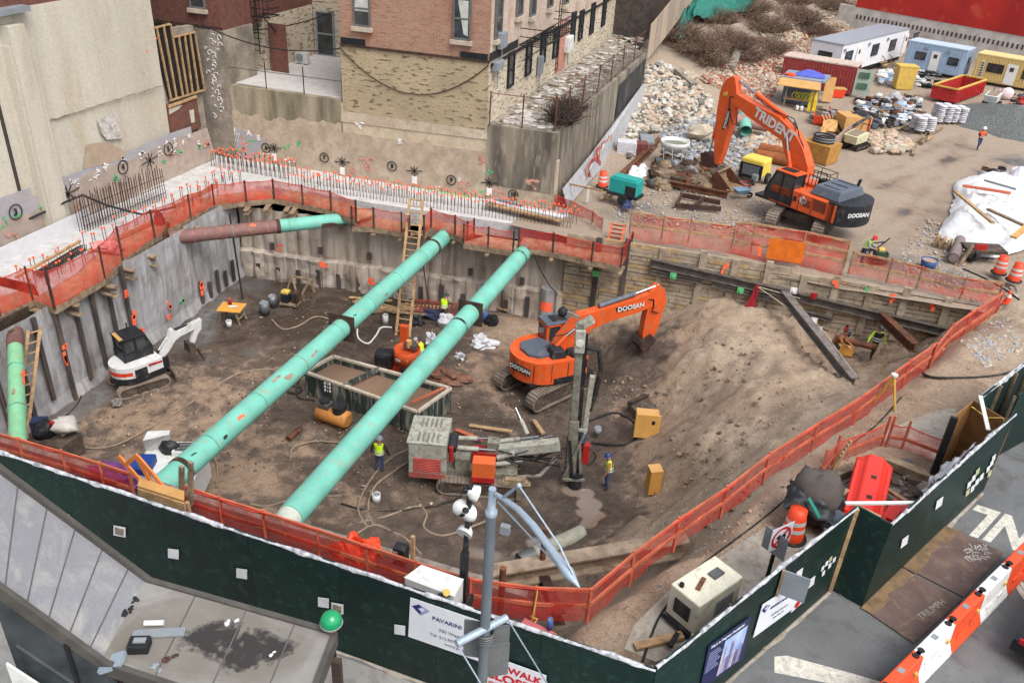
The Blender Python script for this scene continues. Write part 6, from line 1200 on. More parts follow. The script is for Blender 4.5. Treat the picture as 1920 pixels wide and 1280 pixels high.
MB().prism([on2(*p,-.5)for p in((1375,600),(1400,560),(1480,500),(1510,540),(1440,630),(1400,650))],lf2*1.0).build('bucket',K['darkrust'],ex2,True,bev=.03)
hd=R_(66);fd3=V(math.cos(hd),math.sin(hd),0);lf3=V(-fd3[1],fd3[0],0);c3=V(-27.75,28.15,-6.98)
ex3=root('compact_excavator','small white and black excavator with dark cab parked by the left wall of the pit','excavator',c3,hd)
mb=MB();mb.box((0,0,.38),(1.2,1.2,.3));o=mb.build('undercarriage',K['cw'],ex3);o.rotation_euler=(0,0,R_(58)-hd)
for s_ in(-1,1):track(o,s_*.78,2.45,.58,.38,mat('muddy rubber track',C(158,140,126),.85,var=.2),.1)
o3_=o
MB().bar((1.5,-.95,.35),(1.5,.95,.35),.08,.4).build('dozer_blade',K['trackdark'],o);
for s_ in(-.4,.4):MB().bar((.7,s_,.4),(1.5,s_,.35),.1,.12).build('blade_arm',K['trackdark'],o)
pl_=[(1.0,-.85),(1.0,.85),(-.3,.9)]+[(-.3+.95*math.cos(a),.9*math.sin(a))for a in np.linspace(math.pi/2,1.5*math.pi,12)]+[(-.3,-.9)]
flat(pl_,.68,.98).build('house_base',K['cw'],ex3,bev=.05);flat([(x*.98,y*.99)for x,y in pl_],.98,1.55).build('house',K['white'],ex3,bev=.12)
MB().box((-.15,-.9,1.2),(.62,.05,.42)).build('side_grille',K['cw'],ex3,bev=.03);MB().bar((.25,-.895,1.42),(.95,-.85,1.36),.04,.09).build('red_stripe',K['redp'],ex3)
mb=MB();ring=[(-.3+.945*math.cos(a),.89*math.sin(a))for a in np.linspace(3.0,4.45,9)];mb.grid([[(x*1.0,y*1.0,z)for x,y in ring]for z in(1.12,1.32)]);mb.build('red_band',mat('orange red stripe',C(226,70,40),.5),ex3)
mb=MB();
cab(ex3,-.55,.75,-.25,.78,1.5,2.75,K['cw'],K['cw'],.2,False)
MB().bar((-.55,-.22,2.8),(-.5,.7,2.8),.18,.06).build('roof_trim',K['ply'],ex3);MB().cyl((.2,.7,2.78),(.2,.72,3.1),.04,n=8).build('beacon',K['black'],ex3)
Z7=lambda L:[(180+x/5.817,560+y/5.817)for x,y in L];BC3=c3-lf3*.12
armplate('boom',Z7([(655,665),(690,590),(760,470),(800,340),(825,320),(870,355),(1095,232),(1112,275),(1085,312),(905,402),(850,450),(785,560),(715,645)]),BC3,fd3,K['white'],ex3,.12)
armplate('stick',Z7([(1098,228),(1140,212),(1138,320),(1100,375),(1062,490),(1022,508),(1035,430),(1060,340)]),BC3,fd3,K['white'],ex3,.1)
def on3(x,y,lat=0):return W(*Z7([(x,y)])[0],BC3+lf3*lat,BC3+lf3*lat+fd3)
ram(ex3,on3(850,335),on3(990,280),on3(1105,222),.06,.03,K['cw']);ram(ex3,on3(640,690),on3(680,560),on3(770,420),.07,.035,K['cw'],K['white']);ram(ex3,on3(1130,300,.0),on3(1090,420),on3(1060,520),.05,.025,K['cw'])
MB().prism([on3(*p,-.3)for p in((1020,500),(1080,490),(1100,540),(1060,610),(1030,600))],lf3*.6).build('bucket',K['trackdark'],ex3,True,bev=.02);MB().tube([on3(1060,560),on3(1110,545),on3(1140,600),on3(1185,660)],[.09,.08,.07,.06],8).build('thumb',K['trackdark'],ex3,True)
for xx_ in(-.7,-.25,.2,.65):MB().cyl((xx_,-1.0,.2),(xx_,-.56,.2),.1,n=10).build('roller',K['trackdark'],o3_)
mb=MB();mb.box(tuple((Vector(on3(720,690))-Vector(c3))@Matrix.Rotation(hd,3,'Z')),(.5,.5,.7));mb.build('swing_post',K['cw'],ex3)
hd=R_(15);fd4=V(math.cos(hd),math.sin(hd),0);lf4=V(-fd4[1],fd4[0],0);c4=V(-9.55,27.75,-6.98)
m_rig=mat('pale green grey paint',C(176,177,164),.65,var=.15,dirt=C(118,100,80),damt=.6,dscale=1.8)
m_rigd=mat('dirty rig steel',C(150,146,132),.65,.2,var=.25,dirt=C(96,82,66),damt=.55,dscale=2.5)
m_rigm=mat('mast paint',C(140,141,128),.65,var=.25,dirt=C(88,76,62),damt=.6,dscale=1.6)
dr=root('drill_rig','pale grey crawler drilling rig with a tall upright mast in the middle of the pit','drilling rig',c4,hd)
mb=MB();mb.box((0,0,.75),(3.2,1.4,.35));mb.build('chassis',m_rigd,dr)
track(dr,-1.0,3.5,.72,.48,K['track']);track(dr,1.0,3.5,.72,.48,K['track'])
MB().box((-2.2,0,1.5),(1.6,1.95,1.75)).build('engine_housing',m_rig,dr,bev=.05)
en=MB();en.box((-2.24,0,2.41),(1.66,2.0,.07));en.build('housing_lid',m_rig,dr,bev=.02)
for k in range(5):
 for y in(-.55,.5):MB().bar((-2.6+k*.2,y-.3,2.46),(-2.6+k*.2,y+.3,2.46),.07,.05).build('lid_louvre',m_rigd,dr)
MB().box((-2.2,-.985,1.3),(1.15,.03,.7)).build('red_grille',mat('red grille',C(190,62,58),.6,var=.2),dr)
mb=MB()
for k in range(8):mb.box((-2.2,-1.005,1.0+k*.088),(1.1,.02,.03))
mb.build('grille_bar',mat('pale red bar',C(206,110,100),.6),dr);MB().box((-2.2,-.985,.76),(1.55,.04,.26)).build('red_skirt',mat('dull red skirt',C(168,84,76),.7,dirt=C(120,96,84),damt=.4),dr)
MB().text('CASA',(-2.75,-1.09,2.2),(1,0,0),(0,0,1),.22,lift=.015).build('maker_lettering',mat('pale blue print',C(140,176,200),.6),dr)if False else None
MB().cyl((-1.25,-.55,1.9),(-1.25,.15,2.1),.24,n=16).build('air_filter',K['cw'],dr);MB().cyl((-1.2,-.9,1.6),(-1.2,-.9,2.3),.1,n=10).build('red_extinguisher',K['redp'],dr)
MB().box((-.75,-.35,1.2),(.6,.7,.7)).build('pump_block',m_rigd,dr);MB().box((.15,.1,1.3),(1.1,.55,.55)).build('red_valve_bank',K['redp'],dr,bev=.03)
MB().box((.2,-1.1,1.45),(.95,.55,1.0)).build('control_box',mat('control box orange',C(222,104,52),.55,var=.1),dr,bev=.03);MB().box((.2,-1.12,1.08),(.97,.57,.28)).build('control_box_base',K['redp'],dr,bev=.02)
rA=random.Random(5)
for k,(a,b_,rr)in enumerate([((-1.1,.5,1.75),(.5,.4,1.95),.11),((-1.,-.1,1.7),(.6,-.15,1.75),.11),((.6,.35,1.85),(2.4,.35,2.3),.1),((.7,-.2,1.4),(2.0,-.1,1.9),.12),((.6,-.4,1.2),(1.8,-.35,1.45),.1),((1.2,.5,1.6),(3.0,.35,2.4),.09),((1.9,.6,2.2),(1.3,1.2,3.1),.1)]):
 mb=MB();mb.cyl(a,lerp(a,b_,.55),rr,n=10);o=mb.build('hydraulic_cylinder',m_rig,dr);MB().cyl(lerp(a,b_,.55),b_,rr*.55,n=8).build('rod',K['chrome'],o)
MB().bar((.5,.1,1.5),(3.3,.05,2.2),.4,.5).build('feed_boom',m_rig,dr,bev=.04);MB().bar((.45,.1,.9),(.5,.1,2.1),.5,.5).build('boom_pedestal',m_rigd,dr)
MB().tube([(.6,.1,1.0),(1.6,-.6,.75),(2.6,-.5,.9),(3.2,-.1,1.6)],.1,8).build('curved_fairlead',m_rigd,dr)
for k in range(9):MB().tube([(.4+rA.uniform(-.2,.2),rA.uniform(-.2,.5),1.7),(1.2,rA.uniform(-.6,.7),1.2+rA.uniform(0,.6)),(2.3,rA.uniform(-.7,.6),.9+rA.uniform(0,.6)),(3.3+rA.uniform(-.2,.3),rA.uniform(-.4,.4),1.8+rA.uniform(-.5,.6))],.035,6).build('hydraulic_hose',K['rubber'],dr)
for k in range(3):MB().bar((.9+.1*k,-1.05+.02*k,.78+.09*k),(2.2-.1*k,-1.0+.02*k,.78+.09*k),.25,.07).build('timber_dunnage',K['oldwood'],dr)
MB().box((1.75,-1.0,.45),(.22,.6,.75)).build('track_guard',K['track'],dr)
mbase=P(1067,905,-6.95);mtop=V(0,0,0);vv=ray(1090,600);d_=np.linalg.norm(mbase[:2]-CAM[:2]);tv=d_/np.linalg.norm(vv[:2]);mtop=CAM+vv*tv
md=unit(mtop-mbase);ML=np.linalg.norm(mtop-mbase);ms=unit(np.cross(md,fd4));mf=np.cross(ms,md)*1.
def mq(h_,f_=0.,s_=0.):return mbase+md*h_+fd4*f_+lf4*s_
MB().bar(mq(.6,.22),mq(ML-.6,.22),.14,.2,fd4).build('mast_rail',K['cw'],dr,True);MB().bar(mq(.6),mq(ML-.1),.31,.30,fd4).build('mast',m_rigm,dr,True,bev=.03)
mb=MB();mb.bar(mq(.2,.02),mq(3.4,.02),.42,.42,fd4);mb.build('lower_mast',m_rigd,dr,True,bev=.03)
MB().bar(mq(ML-1.4,0,-.02),mq(ML-.35,0,-.02),.46,.42,fd4).build('mast_head',m_rig,dr,True,bev=.05);MB().cyl(mq(ML-.9,0,-.22),mq(ML-.9,0,-.27),.17,n=14).build('head_ring',mat('pale ring',C(220,220,206),.5),dr,True)
MB().bar(mq(ML-.35,-.15),mq(ML+.1,.45),.34,.3,lf4).build('mast_crown',m_rig,dr,True,bev=.05);MB().ball(mq(ML+.3,-.75),(.2,.2,.22),14,8,wob=.3).build('work_lamp',K['black'],dr,True);MB().bar(mq(ML+.1,-.1),mq(ML+.3,-.6),.12,.12).build('lamp_bracket',m_rigd,dr,True)
MB().bar(mq(3.0,.5),mq(5.6,.62),.2,.2,fd4).build('guide_rail',m_rig,dr,True);MB().bar(mq(2.95,.05),mq(2.95,.6),.3,.12).build('guide_bracket',m_rig,dr,True);MB().bar(mq(2.3,.45),mq(2.9,.45),.26,.26,fd4).build('blue_junction_box',mat('blue box',C(70,92,120),.6),dr,True)
MB().tube([mq(ML-1.2,.3),mq(ML-1.3,.8),mq(ML-2.2,.95),mq(ML-3.4,.8),mq(ML-4.2,.62)],.11,8).build('hose_bundle',K['rubber'],dr,True)
MB().bar(mq(1.2,.6),mq(2.2,.62),.3,.3,fd4).build('rotary_head',K['redp'],dr,True,bev=.04);MB().tube([mq(1.5,.75)+V(math.cos(a)*.02,math.sin(a)*.02,0)+fd4*(.3*math.sin(a)**2)+md*(.45*math.cos(a))for a in np.linspace(0,3.14,12)],.04,6).build('loop_hose',K['rubber'],dr,True)
for k in range(15):
 s0=rA.uniform(-.3,.3);MB().bar(mq(rA.uniform(.2,.8),rA.uniform(-.5,.6),s0),mq(rA.uniform(1.8,3.4),rA.uniform(-.3,.5),s0+rA.uniform(-.05,.05)),.12,.11,fd4).build('mast_fitting',m_rigd if k%3 else K['cw'],dr,True)
MB().cyl(mq(-.1,.25,-.1),mq(.7,.25,-.1),.3,n=12).build('drill_clamp',K['cw'],dr,True);MB().bar(mq(.45,-.3,-.35),mq(.5,.65,-.35),.1,.1).build('clamp_bar',m_rigd,dr,True);MB().cyl(mq(0,.25,.0),mq(3.,.25,.0),.08,n=10).build('drill_rod',K['steel'],dr,True)
def thing(name,label,cat,q,rz=0,group=None):return root(name,label,cat,q,rz,group)
def vecs(*a):return[V(*p)for p in a]
def cloth(name,pts,parent,m_,th_=.02,amp=.08,world=True,n_=14,peak=.25,**kw):
 """crumpled sheet over the quad pts"""
 a,b_,c_,d_=[np.asarray(p,float)for p in pts];sd=random.random()*50;rows=[]
 for i in range(n_+1):
  row=[]
  for j in range(n_+1):
   u,v=i/n_,j/n_;p=lerp(lerp(a,b_,u),lerp(d_,c_,u),v);e_=min(u,1-u,v,1-v)*2
   row.append(p+V(amp*.5*fbm(u*4,v*4,1,3,sd+3),amp*.5*fbm(u*4,v*4,1,3,sd+7),amp*fbm(u*3,v*3,1.2,4,sd)+peak*math.sqrt(max(0,e_))))
  rows.append(row)
 o=MB().grid(rows).build(name,m_,parent,world if parent is not None else False,**kw);return o
def scatter(name,label,cat,region,n_,smin,smax,mats,wts=None,gz=GY,lift=.0,flat_=.7,kind='stuff',boxy=0.):
 mb=MB();k=len(mats);region=np.array(region,float);mnx,mny=region.min(0);mxx,mxy=region.max(0);c_=0
 idx=[i for i in range(k)for _ in range((wts or[1]*k)[i])]
 while c_<n_:
  x,y=random.uniform(mnx,mxx),random.uniform(mny,mxy);ins=False;j=len(region)-1
  for i in range(len(region)):
   if(region[i][1]>y)!=(region[j][1]>y)and x<(region[j][0]-region[i][0])*(y-region[i][1])/(region[j][1]-region[i][1])+region[i][0]:ins=not ins
   j=i
  if not ins:continue
  c_+=1;q=gz(x,y);s_=smin*(smax/smin)**(random.random()**1.6)
  if random.random()<boxy:mb.box(q+V(0,0,s_*.2),(s_*1.6,s_*.8,s_*.5),random.random()*3,random.choice(idx))
  else:mb.rock(q+V(0,0,lift+s_*.15),s_,random.choice(idx),flat_)
 return mb.build(name,mats,**dict(kind=kind,**tags(label,cat)))
def tubes_px(name,label,pts,gz,r_,m_,cat='hose',dz=None,grp=None,nn=4):
 q=[gz(x,y)for x,y in pts];out=[]
 for i in range(len(q)-1):
  p0,p1,p2,p3=q[max(i-1,0)],q[i],q[i+1],q[min(i+2,len(q)-1)]
  for t in np.linspace(0,1,nn+1)[:-1]:out.append(.5*((2*p1)+(-p0+p2)*t+(2*p0-5*p1+4*p2-p3)*t*t+(-p0+3*p1-3*p2+p3)*t**3))
 out.append(q[-1]);out=[p+V(0,0,r_*.8)for p in out]
 return MB().tube(out,r_,7).build(name,m_,**tags(label,cat,grp))
m_rockc=mat('cream stone',C(194,182,162),.9,var=.2,scale=1.5,dirt=C(160,140,118),damt=.4);m_rockg=mat('blue grey stone',C(166,170,176),.9,var=.2,scale=3);m_rockd=mat('grey stone',C(128,122,116),.9,var=.25);m_brk=mat('broken brick',C(170,104,86),.9,var=.25);m_brkp=mat('pink rubble',C(200,176,160),.9,var=.2);m_tanr=mat('tan rubble',C(190,164,138),.9,var=.2);m_grav=mat('dark gravel',C(110,112,110),.9,var=.3)
scatter('boulder_heap','heap of cream boulders against the alley retaining wall','rubble',[(1205,130),(1240,120),(1290,150),(1335,190),(1325,225),(1270,235),(1210,255),(1180,300),(1165,260),(1185,200)],1700,.09,.42,[m_rockc,m_rockd,m_brkp,m_tanr,mat('pale stone',C(202,197,186),.9,var=.2)],[4,2,1,1,4],lift=.12,boxy=.22)
scatter('crushed_stone','blue grey crushed stone spread below the boulders','rubble',[(1240,250),(1290,215),(1345,215),(1370,240),(1420,300),(1400,330),(1350,305),(1280,330),(1245,290)],1400,.08,.3,[m_rockg,m_rockc,m_rockd],[5,1,1])
scatter('brick_rubble','slope of broken red brick below the bushes','rubble',[(1330,130),(1400,100),(1480,70),(1580,30),(1590,70),(1520,105),(1470,110),(1465,150),(1440,190),(1370,175),(1310,150)],2600,.08,.34,[m_brk,m_brkp,m_tanr,m_rockc],[3,3,3,3],boxy=.3)
scatter('pale_rubble','pale dusty rubble along the hillside under the red wall','rubble',[(1410,70),(1590,5),(1590,50),(1480,80)],300,.15,.5,[m_rockc,m_tanr],[2,1])
scatter('rubble_spill','mixed rubble between the stone pile and the rusty pipes','rubble',[(1380,235),(1440,250),(1480,270),(1450,290),(1400,280)],350,.12,.4,[m_rockc,m_tanr,m_rockg],[2,2,1])
scatter('rubble_spill','pile of pinkish rubble and rags beside the cream dumper','rubble',[(1625,262),(1665,250),(1710,275),(1695,290),(1640,290)],260,.15,.5,[m_tanr,m_rockc,m_brkp],[2,2,1],lift=.2)
scatter('loose_gravel','loose pale gravel and chips scattered over the yard','gravel',[(1130,395),(1240,345),(1420,340),(1450,430),(1380,445),(1190,425)],900,.035,.12,[m_rockc,m_rockg,m_tanr])
scatter('loose_gravel','stone chips around the edge of the white tarpaulin','gravel',[(1690,470),(1740,400),(1780,440),(1830,520),(1910,540),(1900,600),(1780,550),(1700,530)],800,.03,.12,[m_rockc,m_rockg,m_tanr])
scatter('loose_gravel','pale crushed stone outside the far right corner of the netting','gravel',[(1800,640),(1870,600),(1920,600),(1920,660),(1850,690)],500,.03,.10,[m_rockc,m_rockg],gz=GT)
scatter('pit_stones','stone chips and clods scattered over the pit floor','gravel',[(130,800),(220,760),(450,540),(900,600),(1000,800),(760,980),(560,900),(360,860),(200,830)],2400,.012,.075,[m_rockc,m_tanr,m_rockd,mat('mud clod',C(112,90,76),.9)],[1,1,2,5],gz=lambda x,y:P(x,y,-6.97))
scatter('mound_stones','clods and stones strewn over the sand mound','gravel',[(1150,760),(1220,660),(1340,570),(1520,640),(1600,760),(1330,1000),(1200,1030),(1240,880)],620,.02,.12,[mat('sand clod',C(150,126,104),.9),mat('dark clod',C(118,96,78),.9)],[1,1],gz=GT)
scatter('slope_rocks','rocks thrown up beside the digging bucket','gravel',[(1120,720),(1180,700),(1260,740),(1230,800),(1150,780)],90,.04,.16,[m_rockd,mat('brown slope rock',C(146,120,100),.9)],gz=GT)
scatter('roadside_dirt','dirt clods on the ground between netting and hoarding','gravel',[(1190,1120),(1420,940),(1640,790),(1760,700),(1900,650),(1850,730),(1700,780),(1500,960),(1300,1080)],500,.02,.07,[m_tanr,m_rockd],gz=GT)
for px,py,s_,lab in((1312,265,.8,'big tan boulder beside the crushed stone, left of the excavator arm'),(1250,178,.55,'large cream boulder on the rubble heap near the black membrane'),(1215,165,.5,'pale boulder at the top of the rubble heap'),(1290,155,.6,'tilted concrete lump above the rubble heap')):
 q=GY(px,py);mb=MB();mb.ball((0,0,s_*.45),(s_*1.2,s_*.8,s_*.75),12,8,wob=.6,smooth=False);mb.build('boulder',m_tanr if s_>1.2 else m_rockc,None,**tags(lab,'boulder')).location=q
for p0,p1,w_,lab in(((1268,142),(1300,168),.9,'long tilted concrete slab on the rubble heap'),((1385,100),(1370,135),.7,'upright broken concrete slab on the hillside')):a,b_=GY(*p0),GY(*p1);MB().bar(a+V(0,0,.5),b_+V(0,0,.4),w_,.35).build('concrete_slab',m_conc,**tags(lab,'slab'),)
gc=P(1895,232,-2);rows=[]
for i in range(26):
 t=i/25;row=[]
 for j in range(37):
  a=2*math.pi*j/36;rr=t*(4.2+.8*fbm(math.cos(a),math.sin(a),1,2,3));h_=1.7*(1-t)**.9+.14*fbm(rr*math.cos(a),rr*math.sin(a),1.4,4);row.append(gc+V(rr*math.cos(a)*1.35,rr*math.sin(a)*1.5,max(h_,-.05)-.03))
 rows.append(row)
MB().grid(rows).build('gravel_pile',mat('dark grey gravel',C(112,114,112),.9,var=.4,scale=9,bump=.9,bscale=14,fine=.5,dirt=C(150,150,146),damt=.35,dscale=5),**tags('dark grey gravel pile at the right edge behind the walking worker','gravel pile'))
def twigs(name,label,q,rx,ry,hh,n_=260,m_=None,cat='bush'):
 mb=MB();rr=random.Random(int(q[0]*10)+n_)
 for _ in range(n_):
  a=rr.random()*6.28;t=rr.random()**.5;x,y=math.cos(a)*t*rx,math.sin(a)*t*ry;L_=hh*(.5+.7*rr.random())*(1-.35*t);pts=[V(x*.6,y*.6,0)]
  dx,dy=x*.35+rr.gauss(0,.25*hh),y*.35+rr.gauss(0,.25*hh)
  for k in(1,2,3):f=k/3;pts.append(V(x*.6+dx*f+rr.gauss(0,.06*hh),y*.6+dy*f+rr.gauss(0,.06*hh),L_*(f-.22*f*f*(1+t))))
  mb.tube(pts,[.035,.028,.02,.01],3,caps=False)
  for k in range(4):s_=pts[rr.choice((1,2,2,3))];mb.tube([s_,s_+V(rr.gauss(0,.3)*hh*.4,rr.gauss(0,.3)*hh*.4,rr.uniform(-.1,.35)*hh*.6)],[.018,.008],3,caps=False)
 r=root(name,label,cat,q);mb.build('branches',m_ or K['bark'],r);return r
for px,py,rx,ry,hh,n_,lab in((1265,70,2.2,3,2.6,340,'bare bush hugging the plywood fence'),(1390,20,3.2,4,2.6,340,'bare bush in front of the right end of the green tarp'),(1520,60,2.6,3,2.2,300,'bare bush low on the slope behind the white trailer'),(1440,95,2.2,2.6,2.,260,'low bare bush at the edge of the brick rubble'),(1395,110,2.,2.4,2.,240,'bare bush beside the upright broken slab'),(1300,95,2.2,3.,2.6,320,'tangled bare brown bush on the hillside nearest the plywood fence'),(1365,85,2.6,3.,2.4,340,'tangled bare bush in the middle of the hillside below the green tarp'),(1430,55,3.0,3.5,2.6,340,'wide bare bush right of the green tarp'),(1490,38,3.,4.,2.8,340,'bare bush on the hillside behind the white trailer'),(1555,16,3.2,4,3.,320,'bare bush at the top by the corner of the red wall'),(1340,40,2.6,3,2.2,240,'low bare bush just under the green tarp'),(1330,120,1.8,2.,2.0,200,'bare bush at the foot of the hillside above the boulders'),(1480,5,3.5,4,3,260,'bare bush at the top edge between green tarp and red wall'),(1210,10,2.5,4,3.2,260,'dense bare bush at the far end of the alley'),(1180,30,2,3,2.6,200,'smaller bare bush filling the alley end')):
 q=GY(px,py)if px>1250 else P(px,py,za);twigs('bare_bush',lab,q,rx*1.3,ry*1.3,hh*.85,int(n_*1.25))
q=lerp(rw0,rw1,.12);twigs('bare_bush','dark dry creeper hanging over the alley retaining wall',q+V(-.4,0,-.2),.9,2.6,2.0,380,mat('dark creeper',C(78,62,54),.95,bump=0))
cloth('green_tarp',[GY(1285,60,.8),GY(1400,35,1.4),GY(1425,-15,2.2),GY(1300,-10,2.2)],None,mat('green tarp',C(36,120,104),.6,var=.25),amp=1.3,peak=1.4,n_=22,**tags('crumpled green tarp caught on the bushes of the hillside','tarp'))
cloth('green_tarp',[GY(1262,95,.6),GY(1282,88,1.),GY(1300,40,1.6),GY(1276,45,1.4)],None,mat('green tarp strip',C(34,112,98),.6,var=.25),amp=.6,peak=.5,**tags('narrow strip of green tarp beside the plywood fence','tarp'))
mat_fence=[mat('grey plywood',C(176,158,138),.85,var=.12,streak=True),mat('dull plywood',C(160,146,130),.85,var=.12,streak=True)]
pf=thing('plywood_fence','tall weathered plywood fence running up beside the alley and the hillside','fence',P(1215,110,1.5))
fp=[P(1212,112,1.6),P(1246,70,3.2),P(1290,12,4.2),P(1330,-30,4.6)]
for i in range(3):
 a,b_=fp[i],fp[i+1]
 for k in range(4 if i else 3):
  n_=4 if i else 3;p,q=lerp(a,b_,k/n_),lerp(a,b_,(k+.97)/n_);MB().hexa([p,q,q+V(.08,0,0),p+V(.08,0,0),p+V(0,0,2.9),q+V(0,0,2.9),q+V(.08,0,2.9),p+V(.08,0,2.9)]).build('panel',mat_fence[(k+i)%2],pf,True)
RA=P(1588,66,-2);_b=min(np.linspace(-.9,0,200),key=lambda a:abs(W(1595,11,RA,RA+V(math.cos(a),math.sin(a),0))[2]-W(1915,68,RA,RA+V(math.cos(a),math.sin(a),0))[2]));RB=W(1925,120,RA,RA+V(math.cos(_b),math.sin(_b),0));ru=unit((RB-RA)*V(1,1,0));RB=RB*V(1,1,0)+V(0,0,-2);rn_=V(ru[1],-ru[0],0)
rw=thing('red_wall','far red painted building wall above a pale strip of joist pockets','building',RA)
zs1=W(1595,11,RA,RB)[2]
m_red=mat('red wall paint',C(196,50,40),.8,var=.14,scale=.25,col2=C(166,40,38),dirt=C(206,84,66),damt=.25,dscale=.2);m_strip=mat('exposed pale masonry',C(214,208,200),.9,var=.15,scale=.8,dirt=C(176,160,148),damt=.5,dscale=.5);m_fade=mat('faded red wall',C(190,104,88),.85,var=.1)
def rwall(name,s0,s1,z0,z1,m_,d=0.,th_=.5):a=RA+ru*s0+rn_*d;b_=RA+ru*s1+rn_*d;MB().hexa([a*V(1,1,0)+V(0,0,z0),b_*V(1,1,0)+V(0,0,z0),(b_-rn_*th_)*V(1,1,0)+V(0,0,z0),(a-rn_*th_)*V(1,1,0)+V(0,0,z0),a*V(1,1,0)+V(0,0,z1),b_*V(1,1,0)+V(0,0,z1),(b_-rn_*th_)*V(1,1,0)+V(0,0,z1),(a-rn_*th_)*V(1,1,0)+V(0,0,z1)]).build(name,m_,rw,True)
WLn=np.linalg.norm((RB-RA)[:2])
rwall('pale_strip',-2,WLn+8,-3,zs1,m_strip);rwall('red_face',.3,WLn-.6,zs1,zs1+12,m_red,.06,.56);rwall('red_return',WLn-.6,WLn+10,zs1-2,zs1+12,m_fade,-.3)
rwall('faded_band',8,WLn-.6,zs1+4.6,zs1+12,m_fade,.085,.1)
zp=zs1-1.15;mb=MB()
for i in range(44):q=RA+ru*(.8+i*.55)+rn_*.02;mb.box((q[0],q[1],zp),(.2,.1,.5),math.atan2(ru[1],ru[0]))
mb.build('joist_pocket',mat('dark pocket',C(84,72,66),.95),rw,True)
mb=MB()
for i in range(24):q=RA+ru*(4.2+i*.45)+rn_*.02;mb.box((q[0],q[1],zp-1.5),(.22,.1,.5),math.atan2(ru[1],ru[0]))
mb.build('joist_pocket',m_brk,rw,True)
for s0,s1,z0,z1 in((3.6,9,zs1-4.2,zs1-3.0),(11,15.5,zs1-4.6,zs1-3.2),(17.5,21,zs1-5,zs1-3.5)):rwall('brick_panel',s0,s1,z0,z1,mat('pink brick panel',C(190,140,122),.9,var=.2),.05,.1)
rwall('window',14.2,15.1,zs1+6.3,zs1+7.8,K['grey'],.12,.1)
m_wt=mat('white cabin wall',C(226,226,230),.55,var=.05,dirt=C(190,188,186),damt=.2);m_groof=mat('grey cabin roof',C(150,154,162),.6,var=.08);m_blu=mat('pale blue container',C(166,188,212),.55,var=.08,dirt=C(140,150,160),damt=.25);m_yel=mat('sand yellow container',C(222,192,126),.55,var=.08,dirt=C(180,150,90),damt=.25);m_rc=mat('faded red container',C(160,62,60),.6,var=.15,dirt=C(150,96,84),damt=.4);m_door=mat('white door',C(232,232,228),.5,var=.05)
def cabin(name,label,cat,A,B,depth,z0,z1,wall,roof,feats,ridged=False,feats2=()):
 """A,B: front foot corners left to right seen from the camera; feats: (kind, s, z, w, h)"""
 A,B=np.asarray(A)*V(1,1,0),np.asarray(B)*V(1,1,0);u=unit(B-A);L_=np.linalg.norm(B-A);r=root(name,label,cat,V(A[0],A[1],z0),math.atan2(u[1],u[0]));h_=z1-z0
 mb=MB();mb.box((L_/2,depth/2,h_/2),(L_,depth,h_));mb.build('walls',wall,r)
 if ridged:
  mb=MB()
  for k in range(int(L_/.3)):mb.box((.2+k*.3,-.025,h_/2),(.14,.05,h_-.25))
  for k in range(int(depth/.3)):mb.box((L_+.025,.2+k*.3,h_/2),(.05,.14,h_-.25))
  mb.build('corrugation',wall,r)
 MB().box((L_/2,depth/2,h_+.05),(L_+.12,depth+.12,.12)).build('roof',roof,r)
 def feat(k,s_,z,w_,hh,side):
  c_=(s_,-.07,z+hh/2)if side==0 else((L_+.07,s_,z+hh/2)if side==1 else(-.07,s_,z+hh/2));sz=(w_,.06,hh)if side==0 else(.06,w_,hh)
  if k=='door':d=MB().box(c_,sz).build('door',m_door,r);c2=list(c_);c2[2]=z+hh*.75;c2[1 if side==0 else 0]+=-.04 if side!=1 else.04;MB().box(c2,(w_*.4,.03,hh*.2)if side==0 else(.03,w_*.4,hh*.2)).build('door_window',K['glass'],d)
  elif k=='win':d=MB().box(c_,sz).build('window',K['black'],r);c2=list(c_);c2[1 if side==0 else 0]+=-.035 if side!=1 else.035;MB().box(c2,(w_-.14,.02,hh-.14)if side==0 else(.02,w_-.14,hh-.14)).build('pane',K['glass'],d)
  elif k=='lamp':MB().box(c_,sz).build('vent',K['grey'],r)
 for f in feats:feat(*f,0)
 for f in feats2:feat(*f)
 return r,u,L_
T0,T1,T2=P(1527,75,1.4),P(1582,86,1.4),P(1706,55,1.4);Lt=np.linalg.norm(T2-T1);Wt_=np.linalg.norm((T1-T0)[:2])
uu=unit((T2-T1)*V(1,1,0))
rr_,_,LL_=cabin('office_trailer','long white office trailer with grey roof and black windows in front of the red wall','trailer',T1,T2,3.4,-1.5,1.4,m_wt,m_groof,[('win',1.8,1.0,1.7,1.2),('door',4.2,.3,1.1,2.1),('win',8.5,1.0,1.7,1.2),('win',13.3,1.0,1.7,1.2),('door',17,.3,1.1,2.1),('win',20,1.0,1.5,1.3)],False,[('win',1.7,.95,1.5,1.1,2)])
MB().box((LL_/2,1.7,-.3),(LL_-.4,2.8,.5)).build('skirt',K['black'],rr_)
for k,(s_,z)in enumerate(((.5,2.4),(6.5,2.4),(11.5,2.4))):MB().box((s_,-.1,z),(.3,.12,.3)).build('vent',K['grey'],rr_)
st=thing('wooden_steps','wooden steps with rails up to the white trailer','steps',P(1660,124,-2))
for k in range(5):MB().box((0,k*.3,.15+k*.22),(1.8,.34,.06)).build('step',K['wood'],st)
for s_ in(-.95,.95):MB().bar((s_,-.1,.9),(s_,1.4,1.9),.06,.08).bar((s_,-.1,0),(s_,-.1,.95),.08,.08).bar((s_,1.4,0),(s_,1.4,1.95),.08,.08).build('handrail',K['oldwood'],st)
st.rotation_euler[2]=math.atan2(uu[1],uu[0])
